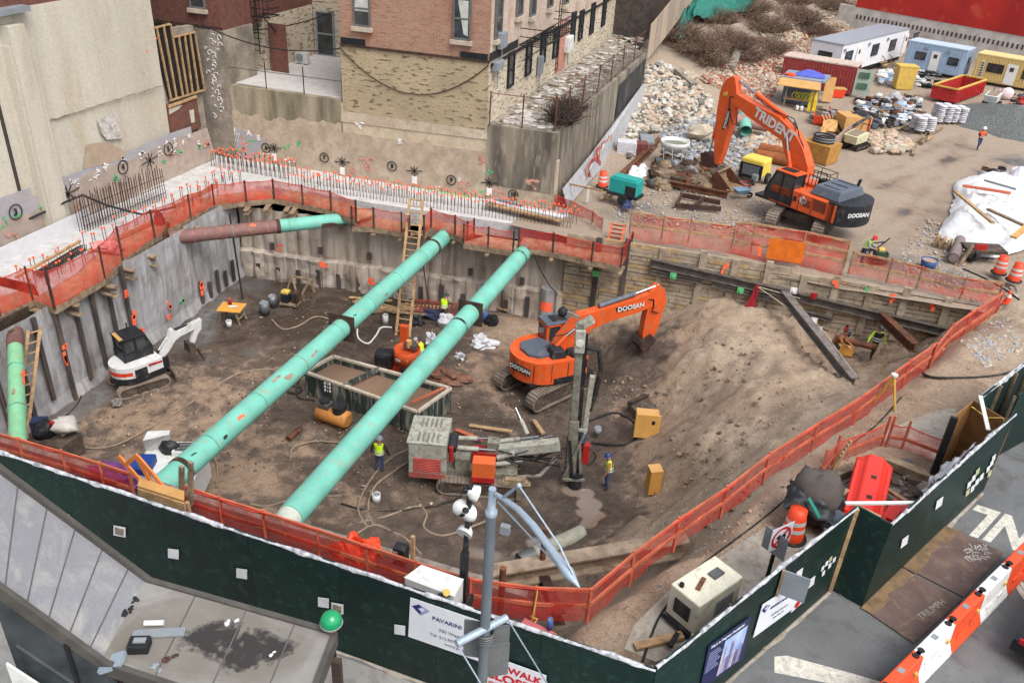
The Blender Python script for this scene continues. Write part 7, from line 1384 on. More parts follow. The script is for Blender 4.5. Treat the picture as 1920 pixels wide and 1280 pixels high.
B0,B1=P(1691,125,-2),P(1806,142,-2);B0t=P(1705,77,.9);B1t=P(1815,96,.9)
rr_,ub,Lb=cabin('office_container','pale blue container office with a white door beside the white trailer','container',B0t,B1t,2.5,-1.8,.9,m_blu,mat('pale blue roof',C(190,208,226),.55,var=.05),[('win',1.6,1.0,1.1,.8),('door',3.2,.1,.95,2.0),('win',5.1,1.0,1.1,.8),('lamp',2.0,2.1,.35,.3),('lamp',4.4,2.1,.35,.3)],True,[('win',1.3,1.3,.6,.6,1)])
q=P(1729,135,-2);ext=thing('fire_extinguisher','red fire extinguisher hanging by the door of the pale blue container','extinguisher',q+V(0,.3,.3));MB().cyl((0,0,0),(0,0,.55),.11,n=10).build('bottle',K['redp'],ext);MB().box((0,0,.62),(.1,.06,.1)).build('valve',K['black'],ext)
Y0=P(1835,101,.8);dY=unit(P(1960,122,.8)-Y0)
rr_,uy,Ly=cabin('office_container','sand yellow container office with a white door at the right edge','container',Y0,Y0+dY*7.5,2.5,-1.8,.8,m_yel,mat('yellow roof',C(230,206,146),.55,var=.05),[('win',2.0,1.0,1.6,.9),('door',3.6,.1,1.0,2.0),('win',5.3,.9,1.3,.9)],True)
MB().box((.75,-.08,1.2),(.3,.03,1.7)).build('white_board',K['white'],rr_);MB().text('OFFICE',(.75,-.1,.5),(0,0,1),(-1,0,0),.3,lift=.01).build('lettering',K['black'],rr_)if False else None
mb=MB()
for k in range(6):mb.box((.75,-.1,.55+k*.25),(.2,.02,.16))
mb.build('dark_lettering',K['black'],rr_)
C0,C1=P(1471,106,.6),P(1607,127,.6)
rr_,uc,Lc=cabin('storage_container','faded red storage container with rubbish on its roof behind the blue grey shed','container',C0,C1,2.4,-2,.6,m_rc,mat('dusty container roof',C(206,190,176),.8,var=.15,dirt=C(170,110,96),damt=.5),[],True)
MB().bar((Lc-.1,-.05,.05),(Lc+.9,-.9,.05),.06,.01).build('door_sill',K['steel'],rr_)
od=MB().hexa([(Lc+.1,-.05,.1),(Lc+1.6,.3,.1),(Lc+1.58,.36,.1),(Lc+.08,.01,.1),(Lc+.1,-.05,2.5),(Lc+1.6,.3,2.5),(Lc+1.58,.36,2.5),(Lc+.08,.01,2.5)]).build('open_door',mat('pale green door',C(168,180,166),.6,var=.1),rr_)
for z in(.7,1.7):MB().hexa([(Lc+.4,-.02,z),(Lc+1.3,.19,z),(Lc+1.3,.18,z+.55),(Lc+.4,-.03,z+.55)][:4]+[(Lc+.4,-.08,z),(Lc+1.3,.13,z),(Lc+1.3,.12,z+.55),(Lc+.4,-.09,z+.55)]).build('door_patch',mat('dark green patch',C(84,112,92),.7),od)
s0,s1,s2=P(1458,200,-2),P(1512,208,-2),P(1553,186,-2);us=unit(s1-s0)
sh=thing('tool_shed','blue grey tool shed with plywood awning in front of the red container','shed',s0,math.atan2(us[1],us[0]));m_shed=mat('blue grey sheet',C(116,130,146),.7,var=.12,streak=True)
Ls=np.linalg.norm(s1-s0)+.6
mb=MB();mb.box((Ls/2,3.2,1.1),(Ls,2.4,2.2));
for k in range(int(Ls/.25)):mb.box((.15+k*.25,1.96,1.1),(.1,.06,2.1))
mb.build('walls',m_shed,sh)
MB().hexa([(-.3,.9,2.35),(Ls+.4,.9,2.35),(Ls+.6,5,2.2),(-.1,5,2.2),(-.3,.9,2.5),(Ls+.4,.9,2.5),(Ls+.6,5,2.35),(-.1,5,2.35)]).build('roof',mat('blue grey roof',C(132,146,164),.7,var=.1),sh)
MB().hexa([(-.4,-.4,1.95),(Ls+.2,-.4,1.95),(Ls,1.2,2.42),(-.2,1.2,2.42),(-.4,-.4,2.02),(Ls+.2,-.4,2.02),(Ls,1.2,2.5),(-.2,1.2,2.5)]).build('awning',K['ply'],sh)
for x in(.5,Ls-.2):MB().box((x,-.1,1.),(.1,.1,2.0)).build('post',K['oldwood'],sh)
MB().box((Ls/2,.6,.75),(Ls-.6,.7,.08)).build('shelf',K['wood'],sh)
mb=MB();mb.hexa([(.6,2,2.5),(3.4,2.2,2.5),(3.2,4,2.5),(.8,3.8,2.5),(1.6,2.7,2.95),(2.2,2.7,2.95),(2.1,3.2,2.95),(1.7,3.2,2.95)]);mb.build('blue_tarp',mat('blue tarp',C(84,96,196),.6,var=.15),sh);MB().ball((.4,1.6,2.55),(.5,.35,.2),wob=.3).build('orange_bag',K['orangepl'],sh)
cy=thing('cord_coils','coils of yellow cord hanging under the plywood awning of the shed','cord',s0+V(1.3,.5,.6));mb=MB()
for k in range(5):mb.tube([(k*.32+.28*math.cos(a),.1*math.sin(2*a),.45+.32*math.sin(a))for a in np.linspace(0,6.3,14)],.045,5)
mb.build('coil',mat('yellow cord',C(226,214,40),.6),cy)
for k,dx in enumerate((0,.38)):b_=thing('bucket',('white bucket under the shed awning, left of a pair','white bucket under the shed awning, right of a pair')[k],'bucket',s0+us*(1.7+dx)+V(0,-.1,0));MB().lathe([(.13,0),(.16,.36),(.15,.36),(.12,.03)],n=12).build('body',K['white'],b_);MB().tube([(.16*math.cos(a),0,.3+.16*math.sin(a))for a in np.linspace(0,3.14,8)],.012,4).build('handle',K['steel'],b_)
cloth('yellow_coat',[s1+V(.1,.0,1.7),s1+V(.6,.1,1.7),s1+V(.8,0,.05),s1+V(.0,-.2,.05)],None,mat('yellow rubber',C(236,200,30),.5),amp=.12,peak=.12,**tags('yellow rain suit hanging at the right post of the shed','raincoat'))
cloth('yellow_coat',[P(1592,168,-2)+V(0,0,1.4),P(1592,168,-2)+V(.6,.1,1.5),P(1597,177,-2),P(1589,177,-2)],None,mat('pale yellow rubber',C(236,216,60),.5),amp=.1,peak=.12,**tags('yellow rain suit hanging on the corner of the red container','raincoat'))
MB().hexa([P(1540,190,-2)+V(*d)for d in((0,0,0),(.9,.3,0),(.9,.6,0),(0,.3,0),(0,.5,2.1),(.9,.8,2.1),(.9,.9,2.1),(0,.6,2.1))]).build('plywood_sheet',K['ply'],**tags('plywood sheet leaning beside the blue grey shed','board'))
def binbox(label,px,py,s_,rz,m_,name='bin',cat='bin',lid=None,z=None):
 r=thing(name,label,cat,GY(px,py)if z is None else P(px,py,z),rz);w_,d_,h_=s_
 MB().hexa([(-w_*.42,-d_*.42,.03),(w_*.42,-d_*.42,.03),(w_*.42,d_*.42,.03),(-w_*.42,d_*.42,.03),(-w_/2,-d_/2,h_),(w_/2,-d_/2,h_),(w_/2,d_/2,h_),(-w_/2,d_/2,h_)]).build('body',m_,r,bev=.03);MB().box((0,0,h_+.03),(w_*1.04,d_*1.04,.08)).build('rim',lid or m_,r);MB().box((0,0,h_+.05),(w_*.86,d_*.86,.08)).build('contents',K['trackdark']if lid is None else lid,r);return r
binbox('orange tool box beside the red container',1566,182,(1.6,.9,.8),.3,K['orangepl'],'tool_box','box',K['ply']);binbox('yellow upright chemical cabinet standing in the yard before the blue container',1690,166,(1.9,1.5,2.25),.25,K['yellow'],'cabinet','cabinet',K['yellow'])
d0,d1,d2=P(1741,187,-2),P(1787,196,-2),P(1841,176,-2);ud=unit(d2-d1);Ld=np.linalg.norm(d2-d1)
du=thing('dumpster','red open skip with a yellow rim in front of the container offices','skip',d1,math.atan2(ud[1],ud[0]));Wd_=np.linalg.norm(d1-d0);hd_=1.35;m_sk=mat('scuffed red skip',C(188,40,40),.6,var=.15,dirt=C(214,150,140),damt=.2,dscale=4)
def skipwall(p,q,nm,m_=m_sk,z0=.15,z1=hd_,t=.1):MB().bar((p[0],p[1],(z0+z1)/2),(q[0],q[1],(z0+z1)/2),t,z1-z0).build(nm,m_,du)
skipwall((0,0),(Ld,0),'side');skipwall((0,Wd_),(Ld,Wd_),'side');skipwall((.05,.05),(.05,Wd_-.05),'end');skipwall((Ld,0),(Ld,Wd_),'end');MB().box((Ld/2,Wd_/2,.2),(Ld-.2,Wd_-.2,.1)).build('floor',K['rust'],du)
for p,q in(((0,0),(Ld,0)),((0,Wd_),(Ld,Wd_)),((0,0),(0,Wd_)),((Ld,0),(Ld,Wd_))):MB().bar((p[0],p[1],hd_+.05),(q[0],q[1],hd_+.05),.18,.12).build('rim',K['yellow'],du)
for k in range(13):MB().box((.3+k*(Ld-.6)/12,-.08,hd_*.5),(.12,.12,hd_-.2)).build('rib',m_sk,du)
mb=MB();[mb.rock((1.2+random.random()*1.4,Wd_*.3+random.random()*Wd_*.4,.35),.22,0)for _ in range(18)];mb.build('rubbish',K['plastic'],du)
def dumper(label,px,py,rz,m_):
 r=thing('tracked_dumper',label,'dumper',GY(px,py,.02),rz)
 for s_ in(-.55,.55):track(r,s_,1.9,.45,.3,K['rubber'],.1)
 MB().hexa([(-.95,-.5,.5),(.3,-.5,.5),(.3,.5,.5),(-.95,.5,.5),(-1.15,-.6,1.15),(.4,-.6,1.35),(.4,.6,1.35),(-1.15,.6,1.15)]).build('skip',m_,r,bev=.03)
 MB().hexa([(-.95,-.42,1.0),(.25,-.42,1.0),(.25,.42,1.0),(-.95,.42,1.0),(-1.0,-.45,1.2),(.3,-.45,1.36),(.3,.45,1.36),(-1.0,.45,1.2)]).build('load',K['hose'],r)
 MB().box((.65,0,.85),(.5,.9,.7)).build('engine_cover',m_,r,bev=.04);MB().bar((.95,-.35,1.2),(1.1,-.35,1.7),.05,.05).bar((.95,.35,1.2),(1.1,.35,1.7),.05,.05).bar((1.1,-.35,1.7),(1.1,.35,1.7),.05,.05).build('handle',K['black'],r);return r
dumper('white tracked dumper parked beside the red skip',1857,200,1.2,K['white']);dumper('cream tracked dumper with black hoses in the middle of the yard',1602,278,1.05,mat('cream paint',C(222,214,176),.6,var=.1,dirt=C(130,112,92),damt=.3))
def bags(label,px,py,rz,n_,s_=1.15):
 r=thing('bag_pallet',label,'pallet',GY(px,py),rz,'wrapped pallets of bags');rr=random.Random(px)
 mb=MB()
 for k in range(3):mb.box((-.4+k*.4,0,.06),(.1,s_,.1));mb.box((0,-.4+k*.4,.13),(s_,.12,.03))
 mb.build('pallet',K['oldwood'],r);mb=MB()
 for k in range(n_):
  for i in(-1,1):
   for j in(-1,1):mb.ball((i*s_*.25+rr.uniform(-.04,.04),j*s_*.25+rr.uniform(-.04,.04),.26+k*.16),(s_*.27,s_*.27,.11),10,5,wob=.15)
 mb.build('bags',K['bagm'],r)
K['bagm']=mat('grey white bag',C(208,206,210),.6,var=.12,dirt=C(176,172,172),damt=.4,dscale=3)
bags('tall wrapped pallet of pale bags, middle one of the three near the skip',1762,230,.4,9,1.5);bags('wrapped pallet of pale bags, rightmost of the three near the skip',1790,231,.35,8,1.4);bags('wrapped pallet of pale bags, nearest the black hoses',1726,246,.5,7,1.7)
sk=thing('white_sack','pale pink bulk sack beside the white tracked dumper','sack',GY(1882,186));MB().ball((0,0,.5),(.75,.7,.6),12,8,wob=.25).build('body',mat('pale pink sack',C(226,206,206),.7),sk);MB().bar((-.3,0,1.0),(.3,0,1.15),.06,.04).build('strap',K['white'],sk)
scr=random.Random(3)
K['bagm2']=mat('greyish bag',C(190,186,186),.7)
cols=['black','plastic','grey','redp','oldwood','rubber','white','rust']
K['bluep']=mat('blue plastic',C(70,100,170),.5);K['palebl']=mat('pale blue plastic',C(176,200,226),.5)
def junk(label,region,n_,smax,pal,name='debris_heap',gz=GY):
 rr=random.Random(len(label));mb=MB();mats=[K[p]for p in pal]
 for k in range(n_):
  px,py=rr.uniform(region[0],region[2]),rr.uniform(region[1],region[3]);q=gz(px,py,rr.uniform(.05,.4));t=rr.random();mi=rr.randrange(len(mats));s_=smax*rr.uniform(.35,1)
  if t<.3:mb.box(q,(s_,s_*.6,s_*.5),rr.random()*3,mi)
  elif t<.55:mb.ball(q,(s_*.6,s_*.5,s_*.4),8,5,mi,wob=.6)
  elif t<.8:d=V(rr.gauss(0,1),rr.gauss(0,1),rr.gauss(0,.15));mb.bar(q-d*s_*.6,q+d*s_*.6,.12,.06,mi=mi)
  else:mb.tube([q+V(s_*.5*math.cos(a),s_*.5*math.sin(a),.05*a/3)for a in np.linspace(0,9,16)],.06,5,mi)
 return mb.build(name,mats,**dict(kind='stuff',**tags(label,'debris')))
junk('mixed heap of bags, bins, pipes and coils in the middle of the yard',(1605,184,1725,240),170,.9,['black','plastic','grey','rust','palebl','rubber','oldwood','hood','white','bagm2'])
junk('clear plastic rubbish left of the yellow cabinet',(1648,135,1680,165),34,1.0,['plastic','white','palebl','oldwood']);junk('clear plastic rubbish between the yellow cabinet and the blue container',(1712,130,1765,168),50,1.0,['plastic','white','black','grey'])
junk('offcuts and tools spread behind the orange boom',(1520,205,1570,240),40,.8,['rust','oldwood','grey','redp','darkrust']);junk('scrap bundle at the right edge beside the yellow container',(1895,180,1925,205),24,.8,['steel','black','redp'])
for k in range(3):tubes_px('hose_coil',('black hose coil in front of the wrapped pallets, upper one','black hose coil in front of the wrapped pallets, middle one','black hose coil by the end of the wrapped pallets')[k],[((1660,1678,1705)[k]+14*math.cos(a),(228,240,246)[k]+5*math.sin(a))for a in np.linspace(0,17,26)],lambda x,y:GY(x,y,.1),.09,K['rubber'],nn=2)
bt=thing('covered_crate','crate under a black tarp in the middle of the yard','crate',P(1600,252,-2),.45);MB().box((0,.6,.75),(2.3,1.9,1.5)).build('crate',K['ply'],bt);MB().box((.95,-.38,.75),(.12,.06,1.5)).build('red_post',K['redp'],bt)
cloth('black_tarp',[V(-1.35,-.6,0),V(-1.2,1.6,.9),V(1.2,1.6,1.6),V(.9,-.45,1.65)],bt,K['cw'],amp=.2,peak=.45,world=False)
ob=thing('steel_box','ochre steel box with a coil of grey hose on top beside the orange boom','box',P(1533,300,-2),-.5);MB().hexa([(-1.1,-.8,0),(1.1,-.8,0),(1.1,.8,0),(-1.1,.8,0),(-1.2,-.9,1.4),(1.2,-.9,1.4),(1.2,.9,1.4),(-1.2,.9,1.4)]).build('body',mat('ochre paint',C(190,138,66),.7,var=.15,dirt=C(130,96,66),damt=.3),ob);
for k in range(5):MB().tube([(.1+.75*math.cos(a),.65*math.sin(a),1.5+.09*k)for a in np.linspace(0,6.3,20)],.07,6).build('hose_coil',K['grey']if k%2 else K['rubber'],ob)
for p0,p1,lab in(((1545,300),(1585,262),'rusty sheet pile leaning behind the ochre box'),):
 a,b_=P(*p0,-2),P(*p1,-2);MB().hexa([a,b_,b_+V(.2,.2,0),a+V(.2,.2,0)]+[q+V(.1,.1,1.3)for q in(a,b_,b_+V(.2,.2,0),a+V(.2,.2,0))]).build('steel_sheet',mat('pinkish rusty sheet',C(176,146,132),.8,var=.25),**tags(lab,'sheet'))
cloth('cardboard_sheet',[P(1535,250,-1.2),P(1570,245,-1.0),P(1572,222,-1.2),P(1545,226,-1.0)],None,K['ply'],amp=.15,peak=.05,**tags('buckled brown board lying on the heap beside the black tarp','board'))
binbox('round orange tub on the heap left of the black tarp',1537,232,(1.3,1.3,.7),0,K['orangepl'],'tub','tub');pl=thing('pallet','small timber pallet leaning beside the orange tub','pallet',P(1555,230,-1.6),.5)
for k in range(5):MB().bar((-.6+k*.3,-.5,.1),(-.6+k*.3,.4,.55),.12,.03).build('slat',K['wood'],pl)
MB().bar((-.7,-.3,.16),(.7,-.3,.16),.1,.08).build('bearer',K['wood'],pl)
for k,(p0,p1,lab)in enumerate((((1702,272),(1766,240),'dark timber beam lying in the yard by the hose coils'),((1728,268),(1742,252),'short plank end by the dark timber beam'),((1736,262),(1748,256),'thin pale plank by the dark timber beam'),((1660,245),(1700,238),'pale plank across the rubble by the cream dumper'),((1712,290),(1716,270),'upright pale stake by the rubble pile'))):a,b_=P(*p0,-1.9),P(*p1,-1.9);MB().bar(a,b_,.25,.15).build('timber',K['oldwood']if k!=2 else K['wood'],**tags(lab,'timber'))
cp_=thing('compressor','yellow and black towable compressor beside the excavator arm','compressor',P(1412,338,-2),-.35)
MB().hexa([(-.85,-.75,.5),(.85,-.75,.5),(.85,.75,.5),(-.85,.75,.5),(-.85,-.7,1.65),(.85,-.7,1.65),(.8,.7,1.65),(-.8,.7,1.65)]).build('canopy',mat('compressor yellow',C(226,200,84),.5,var=.06),cp_,bev=.12);MB().box((.0,-.76,.85),(1.66,.08,1.0)).build('front_panel',K['cw'],cp_,bev=.03)
mb=MB();[mb.box((0,-.81,.6+k*.1),(1.2,.03,.05))for k in range(7)];mb.build('louvre',K['grey'],cp_)
for s_ in(-.95,.95):w_=MB().cyl((s_-.1,.1,.36),(s_+.1,.1,.36),.36,n=16).build('wheel',K['rubber'],cp_);MB().cyl((s_-.12,.1,.36),(s_+.12,.1,.36),.18,n=12).build('rim',K['steel'],w_)
MB().bar((.2,-.7,.4),(.8,-1.9,.35),.12,.12).build('drawbar',K['cw'],cp_);MB().box((.5,-1.0,.55),(.35,.3,.4)).build('battery_box',K['grey'],cp_)
for k,(p0,p1,lab)in enumerate((((1416,290),(1484,302),'lower of two rusty pipes beside the ochre box'),((1424,278),(1484,290),'upper of two rusty pipes beside the ochre box'))):a,b_=P(*p0,-1.6),P(*p1,-1.6);r=thing('rusty_pipe',lab,'pipe',a,0,'rusty pipes lying together');MB().tube([a,b_],.42,16,caps=False).tube([b_,a],.36,16,caps=False).build('barrel',mat('orange rust pipe',C(158,92,52),.85,var=.25),r,True)
r=thing('steel_pipe','brown pipe lying behind the orange boom with rubble around','pipe',P(1385,225,-1));MB().cyl(P(1378,224,-.9),P(1440,236,-1.2),.5,n=18).build('barrel',mat('brown pipe',C(160,124,116),.7,var=.1),r,True)
r=thing('steel_pipe','short open green pipe pointing at the camera under the brown pipe','pipe',P(1398,255,-1.5));MB().tube([P(1398,246,-1.4),P(1394,214,-.7)],.48,18,caps=False).tube([P(1394,214,-.7),P(1398,246,-1.4)],.42,18,caps=False).build('barrel',K['teal'],r,True)
hp=thing('mortar_hopper','white round mortar hopper on thin legs near the crushed stone','hopper',P(1260,306,-2));MB().lathe([(.25,.75),(.55,.9),(1.0,1.35),(1.05,1.65),(.98,1.65),(.9,1.4),(.3,1.3)],n=20).build('bowl',K['white'],hp);MB().lathe([(.02,1.42),(.93,1.42)],n=20).build('contents',mat('green slurry',C(130,134,116),.6),hp)
for k in range(8):a=k*.785;MB().bar((math.cos(a)*.95,math.sin(a)*.95,1.3),(math.cos(a+.2)*.85,math.sin(a+.2)*.85,0),.05,.05).build('leg',K['white'],hp)
for lab,px,py,s_,m_ in(('wrapped grey brick stack, leftmost by the alley wall',1173,290,(1.4,1.1,.9),K['bagm']),('red brown brick stack beside the wrapped grey one',1200,290,(.9,1.0,.8),mat('red brown brick stack',C(122,70,60),.9,var=.2)),('long grey stack of boards behind the brick stacks',1212,274,(1.0,2.2,.5),K['grey'])):
 r=thing('brick_stack',lab,'stack',P(px,py,-2),.25);w_,d_,h_=s_;mb=MB()
 for k in range(4):mb.box((0,0,.12+h_*(k+.5)/4),(w_-.02*(k%2),d_-.02*(k%2),h_/4-.015))
 mb.build('stack',m_,r);MB().box((0,0,.05),(w_,d_,.1)).build('pallet',K['oldwood'],r)
ibeam('steel_beam',P(1160,335,-1.75),P(1238,262,-1.75),.35,.4,K['rust'],'long rusty steel beam lying beside the brick stacks');ibeam('steel_beam',P(1230,338,-1.85),P(1364,365,-1.85),.3,.3,K['rust'],'long rusty steel beam under the scrap heap left of the big excavator')
junk('tangled rusty scrap heap left of the excavator bucket',(1228,308,1350,352),190,1.3,['rust','darkrust','oldwood','rust','trackdark','oldwood','steel'],'scrap_heap')
tg=thing('timber_trestle','broken rusty trestle lying on the gravel in front of the big excavator','trestle',P(1310,390,-2))
for a,b_ in(((1268,385),(1352,392)),((1275,365),(1350,380)),((1268,385),(1278,365)),((1300,388),(1320,372))):MB().bar(P(*a,-1.9),P(*b_,-1.8),.14,.3).build('member',K['darkrust'],tg,True)
wb=thing('wheelbarrow','pale blue wheelbarrow beside the excavator bucket','wheelbarrow',P(1388,372,-2),.6);MB().hexa([(-.3,-.25,.35),(.3,-.2,.35),(.3,.2,.35),(-.3,.25,.35),(-.5,-.38,.65),(.5,-.32,.65),(.5,.32,.65),(-.5,.38,.65)]).build('tray',mat('blue tray',C(130,164,190),.5),wb);MB().cyl((.65,-.05,.2),(.65,.05,.2),.2,n=12).build('wheel',K['rubber'],wb)
for s_ in(-.25,.25):MB().bar((.65,s_*.3,.22),(-1.0,s_,.55),.05,.05).build('handle',K['wood'],wb)
tubes_px('hose_coil','coil of red hose beside the pale blue wheelbarrow',[(1402+11*math.cos(a),345+4*math.sin(a))for a in np.linspace(0,16,24)],lambda x,y:P(x,y,-1.9),.05,mat('red hose',C(170,70,80),.7),nn=2)
gn=thing('generator','turquoise generator on a small black trailer by the alley corner','generator',P(1170,380,-2),-.25);m_tq=mat('turquoise paint',C(36,158,150),.5,var=.08)
MB().box((0,0,1.15),(1.9,1.0,.95)).build('canopy',m_tq,gn,bev=.06);MB().box((0,0,.6),(2.1,1.0,.2)).build('chassis',K['cw'],gn);MB().box((.55,-.51,1.0),(.7,.03,.6)).build('control_panel',K['cw'],gn);MB().box((0,0,1.65),(1.6,.8,.08)).build('lid',m_tq,gn)
for s_ in(-.5,.5):MB().cyl((.1,s_-.1,.35),(.1,s_+.1,.35),.34,n=14).build('wheel',K['rubber'],gn)
MB().bar((-1.0,0,.55),(-1.7,-.1,.5),.1,.1).build('drawbar',K['cw'],gn)
cloth('white_sheet',[P(1180,335,-1.2),P(1215,330,-1.2),P(1212,312,-1.0),P(1182,318,-.9)],None,K['plastic'],amp=.35,peak=.4,**tags('crumpled white sheet behind the turquoise generator','sheet'));cloth('blue_bag',[P(1165,393,-1.9),P(1186,393,-1.9),P(1184,380,-1.7),P(1168,380,-1.7)],None,mat('navy bag',C(40,56,92),.6),amp=.15,peak=.35,**tags('navy blue bag on the gravel in front of the turquoise generator','bag'))
def barrel(label,q,grp=None,s_=1.):
 r=thing('traffic_barrel',label,'barrel',q,random.random(),grp);m_=K['orangepl']
 MB().lathe([(.02,0),(.40*s_,0),(.40*s_,.06),(.31*s_,.08)],n=18).build('base',K['rubber'],r)
 prof=[(.30,.06),(.29,.3),(.275,.31),(.27,.52),(.26,.53),(.25,.74),(.24,.75),(.225,.98),(.02,1.0)];MB().lathe([(a*s_,b_*s_)for a,b_ in prof],n=18).build('body',m_,r)
 for z0,z1,r0 in((.36,.48,.285),(.60,.72,.265)):MB().lathe([(r0*s_,z0*s_),((r0-.01)*s_,z1*s_)],n=18).build('white_band',K['white'],r)
 MB().bar((-.08,0,1.04),(.08,0,1.04),.05,.06).build('handle',m_,r);return r
K['orangepl2']=K['orangepl']
gbar='orange traffic barrels';barrel('orange and white traffic barrel beside the red netting near the alley wall',P(1129,350,-2),gbar,1.05);barrel('orange traffic barrel at the right edge, upper left one of a pair',P(1872,512,-1.75),gbar,1.05);barrel('orange traffic barrel at the right edge, lower right one of a pair',P(1900,526,-1.7),gbar,1.05)
cn=thing('traffic_cone','small orange traffic cone by the far right corner of the netting','cone',P(1887,568,-1.4));MB().box((0,0,.02),(.4,.4,.04)).build('base',K['orangepl'],cn);MB().lathe([(.17,.04),(.11,.35)],n=14).lathe([(.08,.5),(.03,.72),(.01,.72)],n=14).build('body',K['orangepl'],cn);MB().lathe([(.115,.34),(.08,.5)],n=14).build('white_band',K['white'],cn)
nr=thing('netting_fence','bunched red netting standing against the alley retaining wall','netting fence',P(1120,320,-2));a,b_=P(1098,345,-2),P(1142,290,-2);netrun(nr,[a,lerp(a,b_,.5),b_],[1.3,1.5,1.4],K['rednet'],pm='wood',seed=77,bulge=.35)
for k,(p0,p1,lab)in enumerate((((1128,372),(1195,300),'long pale plank beside the orange barrel'),((1140,372),(1210,306),'second long plank right of the orange barrel'),((1045,335),(1128,352),'long pole from the alley corner toward the turquoise generator'),((1102,352),(1102,375),'white plastic stake beside the orange barrel'))):
 if k==2:a,b_=P(1043,340,-1.2),P(1130,358,-.6);MB().bar(a,b_,.08,.1).build('pole',K['wood'],**tags(lab,'pole'))
 elif k==3:q=P(1101,378,-2);MB().box(q+V(0,0,.5),(.12,.12,1.)).build('stake',K['white'],**tags(lab,'stake'))
 else:a,b_=P(*p0,-1.9),P(*p1,-1.9);MB().bar(a,b_,.2,.06).build('plank',K['wood'],**tags(lab,'plank'))
tp=[(1790,345),(1835,325),(1925,330),(1960,420),(1925,470),(1850,486),(1790,470),(1757,440),(1780,400)]
tc=P(1860,405,-2);rows=[];nA=60;outl=[P(x,y,-2)for x,y in tp]
def outline(a):
 best=None
 d=V(math.cos(a),math.sin(a),0)
 for i in range(len(outl)):
  p,q=outl[i]-tc,outl[(i+1)%len(outl)]-tc;M_=np.array([[d[0],p[0]-q[0]],[d[1],p[1]-q[1]]])
  if abs(np.linalg.det(M_))<1e-9:continue
  t,s_=np.linalg.solve(M_,p[:2])
  if t>0 and-1e-6<=s_<=1+1e-6:best=t if best is None else max(best,t)
 return best or 3
for i in range(30):
 t=i/29;row=[]
 for j in range(nA+1):
  a=2*math.pi*(j%nA)/nA;R1=outline(a)*(1+.10*fbm(math.cos(a)*2,math.sin(a)*2,1.6,3,4));x,y=math.cos(a)*R1*t,math.sin(a)*R1*t;h_=.85*(1-t**4)+.34*fbm(x,y,.5,5,12)*(1-t*.5)+.26*abs(fbm(x,y,1.1,4,5));row.append(tc+V(x,y,max(.04,h_)if t<.99 else.05+.1*abs(fbm(x,y,1.3,2))))
 rows.append(row)
tr=thing('tarpaulin','large white tarpaulin draped over a heap at the right edge of the yard','tarpaulin',tc);MB().grid(rows).build('sheet',K['tarp'],tr,True)
for k,(p0,p1,lab,mm,w_)in enumerate((((1790,358),(1862,418),'long yellow timber lying across the white tarpaulin','wood',.22),((1805,348),(1895,362),'orange painted board near the top of the white tarpaulin','orangewood',.3),((1852,392),(1925,425),'grey brown board across the middle of the white tarpaulin','oldwood',.25),((1900,445),(1925,425),'short plank at the right end of the white tarpaulin','ply',.35),((1846,338),(1905,355),'thin grey pipe along the top of the white tarpaulin','grey',.1))):a,b_=P(*p0,-.65),P(*p1,-.6);MB().bar(a,b_,w_,.12).build('timber',K[mm],**tags(lab,'timber'))
wt=thing('site_trailer','small trailer wheel and pipe showing under the edge of the white tarpaulin','trailer',P(1818,490,-2));q=P(1815,488,-1.95);MB().cyl(V(-.1,-.1,.45)*1.,V(.12,.08,.45),.42,n=16).build('wheel',K['rubber'],wt);MB().cyl(V(-.13,-.13,.45),V(.0,-.0,.45),.2,n=12).build('rim',K['steel'],wt);MB().box((.3,-.05,.95),(.7,.1,.35),.3).build('mudguard',K['redp'],wt);MB().box((.6,.5,.7),(2.2,1.2,.2),.3).build('bed',K['trackdark'],wt)
r=thing('grey_pipe','dark ended grey pipe lying beside the small trailer wheel','pipe',P(1790,482,-1.8));MB().tube([P(1788,484,-1.6),P(1800,450,-1.5)],.3,14,caps=False).tube([P(1800,450,-1.5),P(1788,484,-1.6)],.26,14).build('barrel',mat('grey brown pipe',C(140,126,120),.7),r,True)
pl=thing('pallet','pale pallet slats under the left edge of the white tarpaulin','pallet',P(1776,468,-2),-.5)
for k in range(5):MB().box((-.7+k*.35,0,.35),(.12,.5,.6)).build('slat',K['wood'],pl)
q=P(1799,496,-1.9);MB().bar(q,q+V(.35,.1,1.2),.12,.2).build('timber_post',K['oldwood'],**tags('leaning timber post in front of the small trailer wheel','post'))
junk('dark bundle and pipes behind the white tarpaulin at the right edge',(1840,325,1885,345),18,.8,['rust','black','grey','oldwood']);cloth('white_roll',[P(1890,338,-1.5),P(1935,348,-1.5),P(1935,325,-1.2),P(1895,318,-1.0)],None,K['bagm'],amp=.25,peak=.7,**tags('rolled pale sheet behind the white tarpaulin at the right edge','roll'))
cm=thing('plate_compactor','green and black compactor standing beside the worker with the red helmet','compactor',P(1645,492,-2),.3);MB().box((0,0,.12),(.9,.6,.16)).build('base_plate',K['cw'],cm,bev=.04);MB().box((0,0,.5),(.6,.5,.5)).build('engine',mat('dark green engine',C(50,80,56),.6),cm,bev=.05);mb=MB();mb.tube([(-.45,-.35,.2),(-.4,-.35,1.0),(.1,0,1.25),(.3,0,1.5)],.04,6);mb.tube([(-.45,.35,.2),(-.4,.35,1.0),(.1,0,1.25)],.04,6);mb.build('frame',K['cw'],cm);MB().box((0,-.05,.82),(.35,.3,.16)).build('yellow_tank',K['yellow'],cm,bev=.03)
